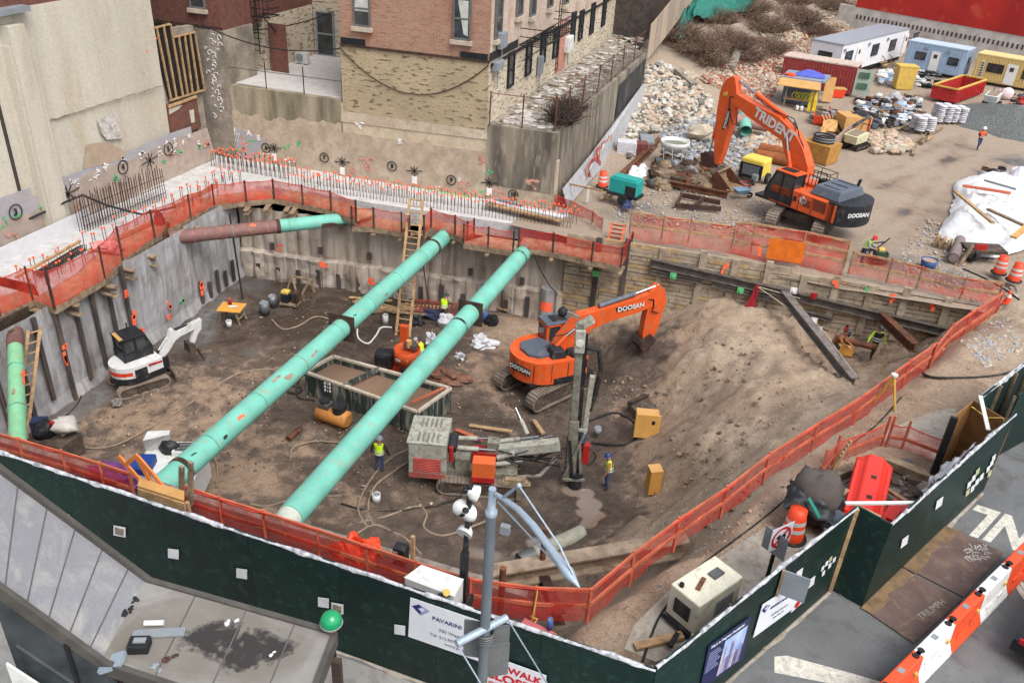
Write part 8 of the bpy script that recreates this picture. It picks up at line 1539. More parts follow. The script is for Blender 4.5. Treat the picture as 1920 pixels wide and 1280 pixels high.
hs_=thing('hose_reel','round black hose reel lying flat on the ground behind the netting','reel',P(1640,478,-1.95));mb=MB();[mb.tube([(.7*math.cos(a),.7*math.sin(a),.06*k)for a in np.linspace(0,6.3,20)],.05,5)for k in range(4)];mb.build('coil',K['rubber'],hs_)
tb=thing('blue_tub','blue mortar tub with pale contents behind the netting','tub',P(1738,504,-2));MB().lathe([(.02,.02),(.34,.02),(.46,.58),(.43,.58),(.32,.1)],n=18).build('body',mat('dark blue tub',C(50,84,128),.5,var=.1),tb);MB().lathe([(.02,.5),(.42,.5)],n=18).build('contents',mat('pinkish mortar',C(186,150,132),.9),tb)
ZP=-7.
def PP(x,y,dz=0.):q=P(x,y,ZP);q[2]+=dz;return q
t0,t1,t2,t3=P(572,697,-5.75),P(625,668,-5.75),P(845,728,-5.75),P(783,772,-5.75)
gt=thing('slurry_tank','long dark green steel tank of brown slurry lying under the right hand pipe strut','tank',t0*V(1,1,0)+V(0,0,ZP));m_tk=mat('stained green tank steel',C(66,76,70),.75,.1,var=.3,scale=1.5,dirt=C(176,170,156),damt=.5,dscale=1.6,streak=True);m_rim=mat('chalky rim',C(200,188,168),.85,var=.15,dirt=C(130,108,90),damt=.4)
cs=[t0,t3,t2,t1]
for i in range(4):
 a,b_=cs[i],cs[(i+1)%4];u=unit(b_-a);MB().bar(a*V(1,1,0)+V(0,0,-6.4),b_*V(1,1,0)+V(0,0,-6.4),.08,1.2).build('side',m_tk,gt,True);MB().bar(a,b_,.16,.12).build('rim',m_rim,gt,True);n_=max(3,int(np.linalg.norm(b_-a)/.5));nn_=V(u[1],-u[0],0)
 mb=MB();[mb.box(lerp(a,b_,(k+.5)/n_)*V(1,1,0)+nn_*.06+V(0,0,-6.42),(.12,.09,1.1),math.atan2(u[1],u[0]))for k in range(n_)];mb.build('ribs',m_tk,gt,True)
mb=MB();mb.prism([q*V(1,1,0)+V(0,0,-6.3)for q in cs],(0,0,.18));mb.build('slurry',mat('brown slurry',C(140,114,94),.35,var=.1,scale=.8,bump=.05),gt,True)
MB().bar(lerp(t0,t3,.36),lerp(t1,t2,.4),.06,.3).build('divider',m_tk,gt,True);MB().bar(lerp(t3,t2,.15)+V(-.6,.1,.1),lerp(t3,t2,.8)+V(-.1,.2,.15),.12,.06).build('plank',K['orangewood'],gt,True)
mb=MB();o=lerp(t0,t3,.2)*V(1,1,0)+V(0,0,-6.3)+V(0,-.12,0);[mb.box(o+V(.1*(k%3),0,.2*(k//3)),(.16,.02,.12))for k in range(9)];mb.build('white_stencil',K['spraywhite'],gt,True)
mx=thing('grout_mixer','orange grout mixer with a round hopper beside the tall wooden ladder','mixer',PP(764,704));mx.scale=(.72,.72,.95);m_mx=mat('mixer orange',C(206,84,36),.6,var=.15,dirt=C(140,96,70),damt=.3);hm=H((762,702),(762,655),ZP)
MB().lathe([(.02,.95),(.95,.95),(.95,1.75),(.88,1.75),(.85,1.5),(.02,1.5)],n=20).build('hopper',m_mx,mx)
for a in(.4,1.9,3.5,5.1):MB().box((.85*math.cos(a),.85*math.sin(a),.6),(.14,.14,1.2)).build('leg',m_mx,mx)
MB().box((-.6,.8,1.9),(.6,.4,1.7)).build('motor_housing',m_mx,mx,bev=.05);MB().box((.2,.2,1.85),(.9,.5,.25)).build('mixer_deck',K['steel'],mx);MB().cyl((.1,.1,1.8),(.1,.1,2.2),.2,n=12).build('gearbox',K['ply'],mx)
MB().text('TRIDENT',(-.5,-.83,1.32),(1,.12,0),(0,0,1),.24,lift=.15).build('lettering',K['white'],mx)
bp_=thing('power_unit','black wrapped power unit on an orange skid beside the orange mixer','power unit',PP(722,690),.2);MB().box((0,0,.6),(.95,.8,.9)).build('body',K['cw'],bp_,bev=.12);MB().box((.1,-.2,.1),(1.4,.9,.12)).build('skid',K['orangepl'],bp_)
ot=thing('air_tank','ochre air tank with black motors lying in front of the slurry tank','air tank',PP(626,795),-.1);MB().tube([(-.85,0,.5),(-.78,0,.5),(.78,0,.5),(.85,0,.5)],[.3,.42,.42,.3],20).build('tank',mat('ochre tank',C(196,132,66),.6,var=.15,dirt=C(130,96,66),damt=.3),ot);MB().cyl((.35,0,.85),(.35,0,1.2),.32,n=16).build('motor',K['cw'],ot);MB().box((-.4,0,1.0),(.55,.5,.22)).build('pump',K['steel'],ot);MB().cyl((-.45,0,1.1),(-.45,0,1.25),.24,n=14).build('pulley',K['cw'],ot)
for x in(-.55,.55):MB().box((x,0,.08),(.12,.8,.14)).build('foot',K['rust'],ot)
tb=thing('work_table','ochre plywood work table on trestles near the far left corner of the pit','table',PP(437,600),.1);MB().box((0,0,.82),(1.35,1.1,.04),.15).build('tabletop',mat('ochre plywood',C(226,160,70),.7,var=.1),tb)
for x in(-.5,.5):
 for y in(-.4,.4):MB().bar((x*1.25,y,0),(x*.8,y*.9,.8),.09,.07).build('leg',K['oldwood'],tb)
 MB().bar((x*1.1,-.4,.3),(x*1.1,.4,.3),.08,.06).build('cross_bar',K['oldwood'],tb)
def can(name,label,q,r_,h_,m_,cat):o=thing(name,label,cat,q);MB().lathe([(.02,0),(r_,0),(r_*1.05,h_),(r_*.95,h_),(r_*.9,.05)],n=14).build('body',m_,o);MB().lathe([(.01,h_*.9),(r_*.98,h_*.9)],n=14).build('contents' if cat=='bucket' else 'lid',K['grey'],o);MB().tube([(r_*math.cos(a),0,h_+r_*.5*math.sin(a))for a in np.linspace(0,3.14,8)],.012,4).build('handle',K['steel'],o)
can('thermos','dark red flask standing on the ochre work table',PP(437,600,.84)+V(-.25,.25,0),.1,.4,K['redp'],'flask');rl=thing('paper_roll','pale roll lying on the ochre work table','roll',PP(437,600,.9)+V(.1,0,0));MB().cyl((-.2,-.1,0),(.25,.1,0),.06,n=10).build('roll',K['plastic'],rl);MB().cyl((-.22,-.11,0),(.27,.11,0),.02,n=8).build('core',K['ply'],rl)
for nm,lab,px,py,r_,h_,mm in(('bucket','pale bucket in front of the ochre work table',430,612,.15,.38,'white'),('steel_drum','grey steel drum beside the ochre work table',497,588,.3,.75,'steel'),('steel_drum','second grey steel drum with ochre top, behind the first',512,574,.27,.7,'steel'),('bucket','white bucket lying out on the mud below the drilling rig',706,940,.17,.42,'white'),('bucket','tall pale bucket at the foot of the pile wall left of the ladder',723,607,.16,.6,'white'),('bucket','white bucket by the pile wall between the blue drum and the right strut',897,609,.18,.4,'white'),('blue_barrel','blue plastic barrel standing by the pile wall',909,606,.18,.75,'bluep'),('bucket','grey bucket lying by the loop of hose right of the drill mast',1120,812,.17,.35,'grey')):can(nm,lab,PP(px,py),r_,h_,K[mm],nm.split('_')[-1])
def lump(name,label,px,py,s_,m_,cat,q=None,wob=.4):
 r=thing(name,label,cat,PP(px,py)if q is None else q);MB().ball((0,0,s_[2]*.8),s_,20,14,wob=wob*1.3,smooth=False).build('body',m_,r);MB().ball((s_[0]*.3,-s_[1]*.2,s_[2]*1.5),[k*.35 for k in s_],8,5,wob=.4).build('neck',m_,r);return r
lump('black_bag','black rubbish bag beside the blue barrel by the pile wall',921,610,(.42,.35,.35),K['black'],'bag');lump('white_sack','big white bulk sack slumped on the mud right of the long pipe',905,650,(.62,.5,.36),K['plastic'],'sack',wob=.7);lump('grey_sack','grey wrapped bundle left of the right strut near the wall',838,612,(.55,.42,.42),K['bagm'],'sack');lump('white_sack','crumpled white wrapping behind the mixer operator',812,655,(.3,.25,.5),K['plastic'],'sack',wob=.8)
lump('white_sack','white plastic scraps under the right strut by the flange plate',862,672,(.25,.2,.16),K['plastic'],'sack',wob=.9);lump('grey_stone','round grey stone lying in front of the small white excavator',220,760,(.28,.24,.22),m_rockd,'stone');lump('black_bag','black bag at the foot of the tall ladder',783,608,(.42,.3,.3),K['cw'],'bag');lump('blue_bundle','navy tarp bundle below the worker by the pile wall',815,597,(.7,.3,.3),mat('navy tarp',C(56,62,92),.7,var=.2),'bundle');lump('brown_sacks','torn brown paper sacks right of the mixer',836,708,(.9,.5,.2),mat('brown paper',C(140,100,80),.9,var=.3),'sack',wob=1.)
gp=thing('petrol_generator','small black and yellow generator in the far left corner of the pit','generator',PP(545,572),.1);MB().box((0,0,.15),(1.1,.7,.1)).build('pallet',K['oldwood'],gp);MB().box((-.25,0,.5),(.5,.5,.55)).build('engine',K['cw'],gp,bev=.06);MB().box((-.25,0,.85),(.45,.4,.18)).build('fuel_tank',K['yellow'],gp,bev=.04);MB().box((.35,.05,.6),(.4,.45,.6)).build('alternator',K['darkrust'],gp,bev=.05)
tubf=mb=MB();[mb.tube([(sx*.55,sy*.35,.2),(sx*.55,sy*.35,1.0)],.025,5)for sx in(-1,1)for sy in(-1,1)];mb.build('frame',K['black'],gp)
ts=thing('timber_trestle','rough timber trestle in the far left corner behind the generator','trestle',PP(560,548));
for a,b_ in(((-.8,0,0),(-.5,.2,1.0)),((-.2,0,0),(-.5,.2,1.0)),((.9,.3,0),(.7,.3,.9)),((-.5,.2,.9),(.9,.3,.85)),((.3,-.2,0),(.7,.3,.9))):MB().bar(a,b_,.12,.1).build('member',K['oldwood'],ts)
def ladder(label,q0,q1,w_,n_,m_,vert=(1,0,0),name='ladder'):
 r=thing(name,label,'ladder',q0);u=unit(V(*vert));
 for s_ in(-1,1):MB().bar(q0+u*s_*w_/2,q1+u*s_*w_/2,.1,.14,u).build('side_rail',m_,r,True)
 for k in range(n_):t=(k+.7)/n_;q=lerp(q0,q1,t);MB().bar(q-u*(w_/2+.05),q+u*(w_/2+.05),.14,.05,unit(q1-q0)).build('rung',m_,r,True)
b0,b1=PP(757,628),P(783,375,-1.2)
l0=PP(755,630);lt=W(781,372,V(-25,41.3,0),V(-8,42.9,0));ladder('tall wooden job built ladder rising from the pit floor to the walkway',l0,lt,.78,22,K['wood'],(1,.1,0))
l0=P(1150,493,-2.3);ladder('short orange tinted wooden ladder up to the yard at the end of the red platform',P(1148,474,ZB),P(1160,420,-1.2),.75,7,K['orangewood'],(1,.05,0));
l0=PP(45,775);ladder('wooden ladder leaning on the left wall behind the green strut, front one',V(-28.7,21.6,-7),V(-29.5,24.6,-2.4),.5,12,K['wood'],(.5,1,0));
lt_=random.Random(8)
for k in range(9):
 a=PP(700+lt_.uniform(-30,60),575+lt_.uniform(-6,14),.1+.1*lt_.random());b_=PP(800+lt_.uniform(-20,50),590+lt_.uniform(-8,16),.15+.2*lt_.random());MB().bar(a,b_,.18,.1).build('timber',K['wood']if k%2 else K['oldwood'],**tags('loose timber in the pile along the foot of the back pile wall','timber','loose timbers below the pile wall'))
ladder('red painted steel ladder lying along the foot of the back wall behind the worker',PP(770,585,.5),PP(855,600,.7),.6,12,mat('dull red steel',C(150,70,60),.7),(0,.5,.9),'steel_ladder');ladder('pale aluminium ladder lying on the ground left of the tall ladder',PP(665,566,.15),PP(745,588,.2),.5,12,K['wood'],(0,1,0),'ladder')
for k,(p0,p1,lab)in enumerate((((910,573),(950,590),'plank propped on the ground right of the right strut'),((655,560),(735,572),'orange striped board lying left of the tall ladder'),((1000,790),(1018,822),'pale timber sticking up behind the drilling rig boom'),((855,808),(905,835),'brown board lying beside the drilling rig engine'),((880,800),(960,818),'pale board behind the drilling rig boom'))):a,b_=PP(*p0,.1),PP(*p1,.3);MB().bar(a,b_,.2,.06).build('plank',K['wood']if k!=3 else K['orangewood'],**tags(lab,'plank'))
bx=thing('plywood_box','upright ochre plywood box standing on the slope right of the drilling rig','box',GT(1210,822),.25);hb=1.15;MB().box((0,0,.7),(1.15,.08,1.3)).build('front_board',mat('ochre ply',C(216,164,88),.7,var=.08),bx);MB().box((0,.4,.65),(1.05,.7,1.1)).build('body',K['ply'],bx);MB().box((.25,-.045,.95),(.14,.02,.2)).build('hole',K['black'],bx)
bx=thing('plywood_box','narrow ochre plywood box standing at the foot of the slope by the worker','box',GT(1222,920),.5);MB().box((0,0,.6),(.5,.5,1.2)).build('body',mat('ochre ply side',C(206,150,72),.7,var=.08),bx);MB().box((0,0,1.22),(.54,.54,.05)).build('lid',K['ply'],bx)
tb_=thing('toothed_bucket','muddy toothed excavator bucket lying on the slope behind the ochre box','bucket',GT(1205,775,.1),2.6);MB().xz([(-.5,0),(.4,0),(.6,.5),(.2,.7),(.3,.45),(-.5,.1)],-.6,.6).build('shell',K['trackdark'],tb_)
for k in range(4):MB().bar((-.5,-.5+k*.33,.05),(-.8,-.5+k*.33,.05),.1,.06).build('tooth',K['steel'],tb_)
q=GT(540,830);rp=thing('pipe_stub','short rusty pipe stub lying on the pit floor under the left strut','pipe',PP(541,828));MB().tube([(0,0,.15),(.1,.9,.2)],.13,10,caps=False).tube([(.1,.9,.2),(0,0,.15)],.1,10,caps=False).build('barrel',K['rust'],rp)
fa_,fb_,fc_=W(1420,528,LAG0,LAG1)+ln*.6,GT(1530,640,.9),GT(1598,735,.8);qf=GT(1420,585);fz=W(1425,575,V(qf[0]-5,qf[1],0),V(qf[0]+5,qf[1],0))
flg=thing('warning_flag','dark red cloth flag hanging in front of the timber wall on a rope','flag',fa_-V(0,0,1.9));cloth('cloth',[fa_+V(-.05,0,.1),fa_+V(.12,0,.1),fa_+V(.15,-.1,-1.3),fa_+V(-.5,-.2,-1.7)],flg,mat('dark red cloth',C(160,30,44),.8,var=.2),amp=.12,peak=.0,n_=8);fr0=P(1432,548,-2.6);rope=MB();rope.tube([fa_,lerp(fa_,fb_,.5)-V(0,0,.1),fb_,fc_],.022,5);rope.tube([fa_,W(1500,552,LAG0,LAG1)+ln*.5],.022,5);rope.build('rope',mat('pale rope',C(206,190,164),.8),flg,True);q=fb_;MB().box(q-V(0,0,.2),(.28,.02,.36),.3).build('white_tag',K['white'],flg,True)
hz=lambda x,y:P(x,y,ZP)
for k,(pts,lab,mm,rr)in enumerate((([(125,838),(200,840),(260,815),(320,780),(390,735),(450,700),(510,694),(522,706)],'long pale hose curving across the pit floor from the left strut','hose',.05),([(545,860),(550,840),(590,828),(640,830),(700,820)],'pale hose curving below the ochre air tank','hose',.05),([(690,990),(672,960),(680,925),(710,880),(740,855),(785,830),(800,770)],'pair of pale hoses running down from the slurry tank, left one','hose',.055),([(700,985),(690,950),(705,910),(745,880),(780,850),(792,780)],'pair of pale hoses running down from the slurry tank, right one','hose',.055),([(640,945),(700,960),(780,955),(830,945),(865,930),(868,895)],'grey hose looping below the drilling rig engine','rubber',.05),([(655,985),(720,970),(780,950),(800,965),(795,990),(830,1005),(880,990),(930,970)],'tan hose wandering over the mud below the drilling rig','hose',.05),([(640,930),(560,935),(500,950),(470,945)],'pale hose by the near end of the left strut','hose',.05),([(400,850),(408,880),(405,915)],'short pale hose by the white pump unit','hose',.05),([(670,618),(672,635),(690,645),(705,630),(715,615),(735,615)],'white hose loop beside the tall ladder','spraywhite',.05),([(1105,790),(1150,775),(1185,790),(1195,815),(1170,835),(1110,830)],'black hose loop right of the drill mast','rubber',.06),([(510,600),(530,618),(560,612),(590,595),(620,600)],'grey hose by the grey drums','hose',.05),([(790,1040),(760,1010),(740,1000),(700,985),(650,1010),(600,995)],'tan hose along the netting near the right strut end','hose',.05),([(95,735),(140,725),(152,745),(130,775),(100,795)],'thin black cable on the floor by the left wall','rubber',.035),([(575,700),(560,715),(558,745),(590,752)],'grey hose beside the left end of the slurry tank','rubber',.05))):tubes_px('hose',lab,pts,hz if k!=9 else GT,rr,K[mm])
tubes_px('hose_coil','coiled dark hose beside the left end of the slurry tank',[(552+13*math.cos(a),732+7*math.sin(a))for a in np.linspace(0,20,28)],hz,.06,K['rubber'],nn=2)
tubes_px('power_cable','black cable lying along the ground from the netting to the hoarding',[(1738,668),(1725,680),(1735,705),(1790,710),(1870,705),(1920,690)],GT,.05,K['rubber'],'cable');tubes_px('power_cable','thin black cable on the bare ground from the tripod to the white generator',[(1690,745),(1640,800),(1560,860),(1440,965),(1340,1040),(1275,1090)],GT,.03,K['rubber'],'cable');tubes_px('power_cable','black cable across the yard gravel from the tarpaulin to the right edge',[(1805,505),(1850,525),(1890,548),(1925,575)],lambda x,y:P(x,y,-1.7),.05,K['rubber'],'cable')
a,b_=P(-20,445,-.6),onL(150,372,.1);tubes=[P(-10,430,-.8),P(60,408,-.6),P(120,380,-.3),P(155,366,-.2),P(200,385,-.6),P(265,402,-1.0),P(330,388,-1.1)];MB().tube(tubes,.06,6).build('black_cable',K['black'],**tags('thick black cable looping along the foot of the cream wall','cable'))
lump('blue_jacket','navy jacket hung on the left netting post',0,0,(.3,.2,.4),mat('navy cloth',C(44,50,72),.9),'jacket',P(300,420,-1.8));lump('pink_sheet','crumpled pink and white sheet on the left walkway behind the netting',0,0,(.7,.55,.3),mat('pink plastic',C(232,150,150),.6),'sheet',P(205,470,-1.8))
MB().tube([P(430,400,-1.9),P(455,560,-6.9)],.05,6).build('drain_hose',K['rubber'],**tags('thin dark hose hanging down the far left corner of the pit','hose'));MB().tube([P(790,470,-2.6),PP(806,590)],.035,6).build('hanging_rope',K['rust'],**tags('thin rusty rope hanging behind the tall ladder','rope'));MB().tube([P(1000,475,-2.4),P(1010,500,-3.2),P(1030,535,-4.2),W(1048,555,BW0,BW1)],.03,6).build('hanging_cable',K['black'],**tags('black cable hanging from the end of the right strut','cable'))
pu=thing('pump_unit','white and blue pump unit with open cover under the near end of the left strut','pump',P(322,868,-5.4),.35);MB().box((0,0,-.6),(2.4,1.9,1.6)).build('body',K['white'],pu,bev=.05);MB().hexa([(-1.2,.5,.2),(-.3,.7,.2),(-.3,1.0,.2),(-1.2,.9,.2),(-1.0,.0,1.1),(-.1,.5,1.1),(-.2,.9,1.0),(-1.1,.8,1.0)]).build('open_cover',K['white'],pu,bev=.03);MB().box((.5,.5,.3),(1.0,.7,.3)).build('grille',K['white'],pu);mb=MB();[mb.box((.5,.25+k*.1,.47),(.8,.04,.03))for k in range(6)];mb.build('louvre',K['black'],pu)
MB().box((-.9,-.6,.1),(.8,1.0,.9)).build('blue_motor',mat('blue machine paint',C(28,66,140),.5),pu,bev=.05);MB().ball((-.2,.5,.4),(.4,.3,.3),wob=.4).build('engine',K['cw'],pu);MB().cyl((1.1,.9,.2),(1.3,1.0,.7),.22,n=12).build('exhaust',K['hood'],pu);MB().box((1.0,-1.0,-.4),(.5,.3,1.0)).build('side_panel',K['white'],pu)
eq=thing('survey_kit','heap of white bags and black equipment beside the green strut at left','equipment',P(100,812,-5.8));MB().ball((.3,.3,.3),(.6,.5,.4),12,8,wob=.6).build('white_bag',mat('canvas bag',C(206,200,190),.8),eq);MB().ball((-.4,0,.1),(.5,.45,.4),10,7,wob=.8).build('black_case',K['cw'],eq);MB().box((-.9,.2,.0),(.6,.5,.7),.4).build('blue_case',mat('dark blue case',C(48,62,92),.6),eq);MB().box((.2,-.1,.65),(.2,.15,.12)).build('red_cap',K['redp'],eq);MB().box((0,0,-.6),(1.8,1.2,.9)).build('skid',K['trackdark'],eq)
p0,p1,p2,p3=P(258,912,1.5),P(345,940,1.5),P(346,922,1.5),P(262,897,1.5)
pf_=thing('timber_platform','plywood platform with orange timber frames at the near end of the left strut','platform',p0*V(1,1,0));mb=MB();mb.prism([q-V(0,0,.06)for q in(p0,p1,p2,p3)],(0,0,.1));mb.build('deck',K['ply'],pf_,True);MB().bar(p0-V(0,0,.2),p1-V(0,0,.2),.06,.3).build('fascia',K['wood'],pf_,True)
m_ow=mat('orange timber',C(226,132,64),.7,var=.15)
def vp(px,py,q):return W(px,py,q,q+V(1,-.02,0))
for a,b_ in(((222,854),(270,908)),((258,855),(315,922)),((234,872),(258,853)),((256,856),(284,905))):MB().bar(vp(*a,p2),vp(*b_,p2),.11,.06,(0,1,0)).build('frame',m_ow,pf_,True)
for px,py0,py1 in((353,870,950),(336,878,935)):MB().bar(vp(px,py1,p2)+V(0,.1,0),vp(px,py0,p2)+V(0,.1,0),.12,.1,(0,1,0)).build('post',K['oldwood'],pf_,True)
for q in(p0,p1):MB().bar(q*V(1,1,0)+V(0,.1,0),q+V(0,.1,-.1),.1,.1).build('leg',K['wood'],pf_,True)
lump('purple_tarp','purple tarp behind the netting left of the timber platform',0,0,(.8,.4,.3),mat('purple tarp',C(112,62,120),.7,var=.2),'tarp',P(215,905,0.),.5);cloth('orange_sheet',[P(618,1040,-.05),P(700,1068,-.05),P(720,1025,.0),P(650,1008,.0)],None,K['orangepl'],amp=.35,peak=.22,n_=26,**tags('crumpled orange sheet behind the netting at the end of the right strut','sheet'))
lq2=P(868,1132,.4)*V(1,1,0);ltw=thing('light_tower','white light tower trailer with a black mast and four round lamps behind the hoarding','light tower',lq2)
q0,q1,q2,q3=P(757,1082,1.5),P(790,1058,1.5),P(870,1085,1.5),P(852,1118,1.5);mb=MB();mb.prism([q*V(1,1,0)+V(0,0,.5)for q in(q0,q3,q2,q1)],(0,0,1.0));mb.build('canopy',K['white'],ltw,True,bev=.05);zc0=V(0,0,1.5);MB().cyl(P(837,1110,1.52),P(837,1110,1.6),.09,n=12).build('yellow_cap',K['yellow'],ltw,True);mb=MB();[mb.box(P(825+k*5,1113+k*1.2,1.52),(.08,.05,.02),.3)for k in range(4)];mb.build('black_marking',K['black'],ltw,True)
zt1=VZ(886,930,lq2);MB().box((0,0,zt1*.25+.2),(.17,.17,zt1*.5)).build('mast',K['cw'],ltw);MB().bar(V(0,0,zt1*.4),vs_*.08+V(0,0,zt1+.3),.11,.11).build('mast_inner',K['cw'],ltw)
for px,py,ang in((902,925,.4),(872,952,2.4),(888,962,1.0),(876,998,-1.6)):
 z=VZ(px,py,lq2);d_=np.linalg.norm(lq2[:2]-CAM[:2]);off=(px-(886-(py-930)*.1))/1600*d_*1.2;o=vs_*(off+.02)+V(0,0,z);fdv=unit(V(math.cos(ang),math.sin(ang),-.45))if ang>-1 else unit(V(-.1,-.8,-.3))
 lm=MB().tube([o-fdv*.2,o-fdv*.08,o+fdv*.05],[.07,.18,.205],16).build('lamp_shade',K['white'],ltw);MB().cyl(o-fdv*.3,o-fdv*.2,.07,n=8).build('lamp_holder',K['black'],lm);MB().bar(o-fdv*.25,vs_*.06+V(0,0,z-.1),.05,.05).build('lamp_arm',K['black'],ltw)
MB().cyl((.25,-.3,.9),(.32,-.3,.9),.2,n=12).build('jack_wheel',K['rubber'],ltw);MB().cyl((.25,-.3,.4),(.32,-.3,.4),.2,n=12).build('jack_wheel',K['rubber'],ltw)
q=P(752,1062,.3);cbx=thing('pump_box','black control box on a stake behind the netting left of the light tower','control box',q*V(1,1,0)-V(0,0,0));MB().box((0,0,.75),(.35,.3,.6)).build('box',K['cw'],cbx,bev=.03);MB().box((.3,.1,.7),(.1,.1,1.4)).build('stake',K['wood'],cbx);MB().box((-.1,-.16,.8),(.15,.02,.3)).build('meter',K['oldwood'],cbx)
q=P(1000,1150,0);MB().tube([P(1008,1103,1.1),P(1004,1130,.7),P(998,1160,.25),P(992,1165,.15),P(1002,1168,.15),P(1008,1160,.2),P(995,1155,.3)],.02,5).build('cord_loop',K['yellow'],**tags('yellow cord hanging on the red netting near the corner of the site','cord'));can('blue_bottle','blue bottle standing behind the hoarding near the lamp post',P(1030,1178,.4),.07,.35,K['bluep'],'bottle');MB().box(P(1005,1190,.25),(.9,.45,.25),-.2).build('pink_crate',mat('pink crate',C(206,110,112),.7),**tags('low pinkish crate behind the hoarding near the lamp post','crate'))
gq0=P(1296,1172,0);wg_=thing('generator','cream white generator set behind the right hand hoarding','generator',gq0,1.0);wg_.scale=(.74,.82,.8);m_gw=mat('cream white paint',C(226,222,200),.55,var=.08,dirt=C(180,160,130),damt=.3)
MB().box((.55,.1,1.0),(2.3,1.15,1.25)).build('canopy',m_gw,wg_,bev=.05);MB().box((.55,.1,.28),(2.5,1.2,.2)).build('skid',K['cw'],wg_);MB().box((-.62,.1,1.0),(.05,.6,.55)).build('control_panel',K['cw'],wg_);mb=MB();[mb.box((.4+k*.12,-.49,.95),(.05,.03,.6))for k in range(8)];mb.build('side_louvre',K['grey'],wg_);MB().box((1.0,.1,1.66),(.5,.3,.08)).build('lifting_bracket',K['steel'],wg_);MB().bar((-.1,.0,1.66),(.5,.2,1.66),.14,.04).build('leaf_litter',K['rust'],wg_);MB().cyl((-.4,.4,1.6),(-.4,.4,1.75),.08,n=8).build('cap',K['black'],wg_);MB().bar((-.9,-.1,.3),(-1.5,-.3,.28),.14,.1).build('drawbar',K['cw'],wg_)
for x in(0,1.1):MB().cyl((x,-.62,.2),(x,-.5,.2),.2,n=12).build('wheel',K['rubber'],wg_)
MB().bar(P(1190,1212,.1),P(1280,1190,.15),.22,.1).build('timber',K['wood'],**tags('pale timber in front of the cream white generator','timber'));tubes_px('power_cable','black cable from the cream white generator to the pavement slab',[(1270,1110),(1240,1150),(1222,1190),(1205,1240)],lambda x,y:P(x,y,.06),.03,K['rubber'],'cable')
m_hole=mat('dug earth',C(92,78,66),.95,var=.3,bump=.6);mb=MB();mb.prism([P(x,y,.03)for x,y in((1585,905),(1655,872),(1690,862),(1760,905),(1722,950),(1640,975),(1580,950))],(0,0,.02));mb.build('dug_hole',m_hole,**STRUCT)
scatter('hole_rubble','broken concrete and soil in the dug hole behind the hoarding block','rubble',[(1590,905),(1690,865),(1755,905),(1715,945),(1640,968),(1585,945)],120,.08,.35,[m_rockd,mat('dug clod',C(92,76,64),.95),m_conc],gz=lambda x,y:P(x,y,.02),lift=.0)
r1=thing('plastic_barrier','red plastic road barrier lying tipped over the dug hole','barrier',P(1620,955,.25),0);m_rb=mat('bright red plastic',C(240,62,50),.45,var=.06,fine=.05,bump=.03)
ea,eb=P(1612,985,.7),P(1640,868,.85);ub_=unit(eb-ea);sd_=unit(np.cross(ub_,(0,0,1)));up_=np.cross(sd_,ub_);Lb_=np.linalg.norm(eb-ea);mb=MB();prof=[(-.55,-.25),(.55,-.25),(.55,.02),(.32,.18),(.2,.3),(-.2,.3),(-.32,.18),(-.55,.02)];mb.prism([ea+sd_*x+up_*z for x,z in prof],ub_*Lb_);mb.build('shell',m_rb,r1,True,bev=.05)
for t in(.3,.62):MB().bar(lerp(ea,eb,t)+up_*.3+sd_*.05,lerp(ea,eb,t+.05)+up_*.3+sd_*.05,.16,.03).build('slot',K['darkrust'],r1,True)
for s_ in(-.46,.46):MB().bar(ea+sd_*s_+up_*.1+ub_*.3,eb+sd_*s_+up_*.1-ub_*.3,.1,.1).build('ridge',m_rb,r1,True)
MB().bar(eb-ub_*.02,eb+ub_*.14,.5,.3).build('coupling',m_rb,r1,True,bev=.04)
r2=thing('plastic_barrier','second red plastic road barrier mostly hidden behind the hoarding edge','barrier',P(1672,962,.2));MB().bar(P(1660,985,.5),P(1690,948,.6),.5,.35).build('shell',m_rb,r2,True,bev=.05);MB().bar(P(1668,975,.72),P(1684,955,.8),.2,.12).build('ridge',m_rb,r2,True)
for k,(p0,p1,w_,h_,lab,z0,z1)in enumerate((((1555,895),(1650,858),.3,.25,'squared timber along the far left side of the dug hole',.2,.2),((1658,862),(1748,898),.35,.3,'squared timber along the far right side of the dug hole',.25,.25),((1545,945),(1565,890),.3,.2,'short grey concrete block left of the dug hole',.15,.15),((1540,910),(1592,945),.12,.06,'thin plank at the left edge of the dug hole',1.0,.9),((1535,955),(1590,918),.12,.08,'thin pale batten crossing the planks left of the dug hole',.6,.9),((1660,915),(1700,940),.14,.08,'pale batten under the red barrier at its right',.5,.8),((1585,943),(1715,942),.1,.05,'white metal bar resting across the hoarding block',2.75,2.8),((1605,948),(1650,970),.12,.06,'timber edge on top of the hoarding return',2.8,2.85))):MB().bar(P(*p0,z0),P(*p1,z1),w_,h_).build('timber' if k<6 else 'bar',K['wood']if k in(3,4,5,7)else(K['white']if k==6 else K['oldwood']),**tags(lab,'timber' if k!=6 else 'bar'))
for k in range(5):q=P(1545+k*5,905-k*7,.0);MB().bar(q,q+V(.25,.1,1.1),.12,.05).build('stake',K['wood'],**tags('splintered stake standing in the bunch left of the dug hole','stake','splintered stakes by the dug hole'))
a,b_=P(1725,920,1.4),P(1800,830,2.6);cloth('plastic_sheet',[lerp(HJ,HE,.38)+V(-.1,.1,2.7),lerp(HJ,HE,.72)+V(-.1,.1,2.8),lerp(HJ,HE,.72)+V(-.7,.4,1.4),lerp(HJ,HE,.4)+V(-.4,.25,2.0)],None,mat('clear grey plastic',C(196,196,200),.4,var=.2,dirt=C(140,140,142),damt=.4),amp=.25,peak=.15,**tags('grey plastic sheet hanging inside the tall hoarding block','sheet'))
bb=P(1483,1008,0);barrel('orange barrel under the dark tarp heap behind the right hoarding',bb,gbar,1.1)
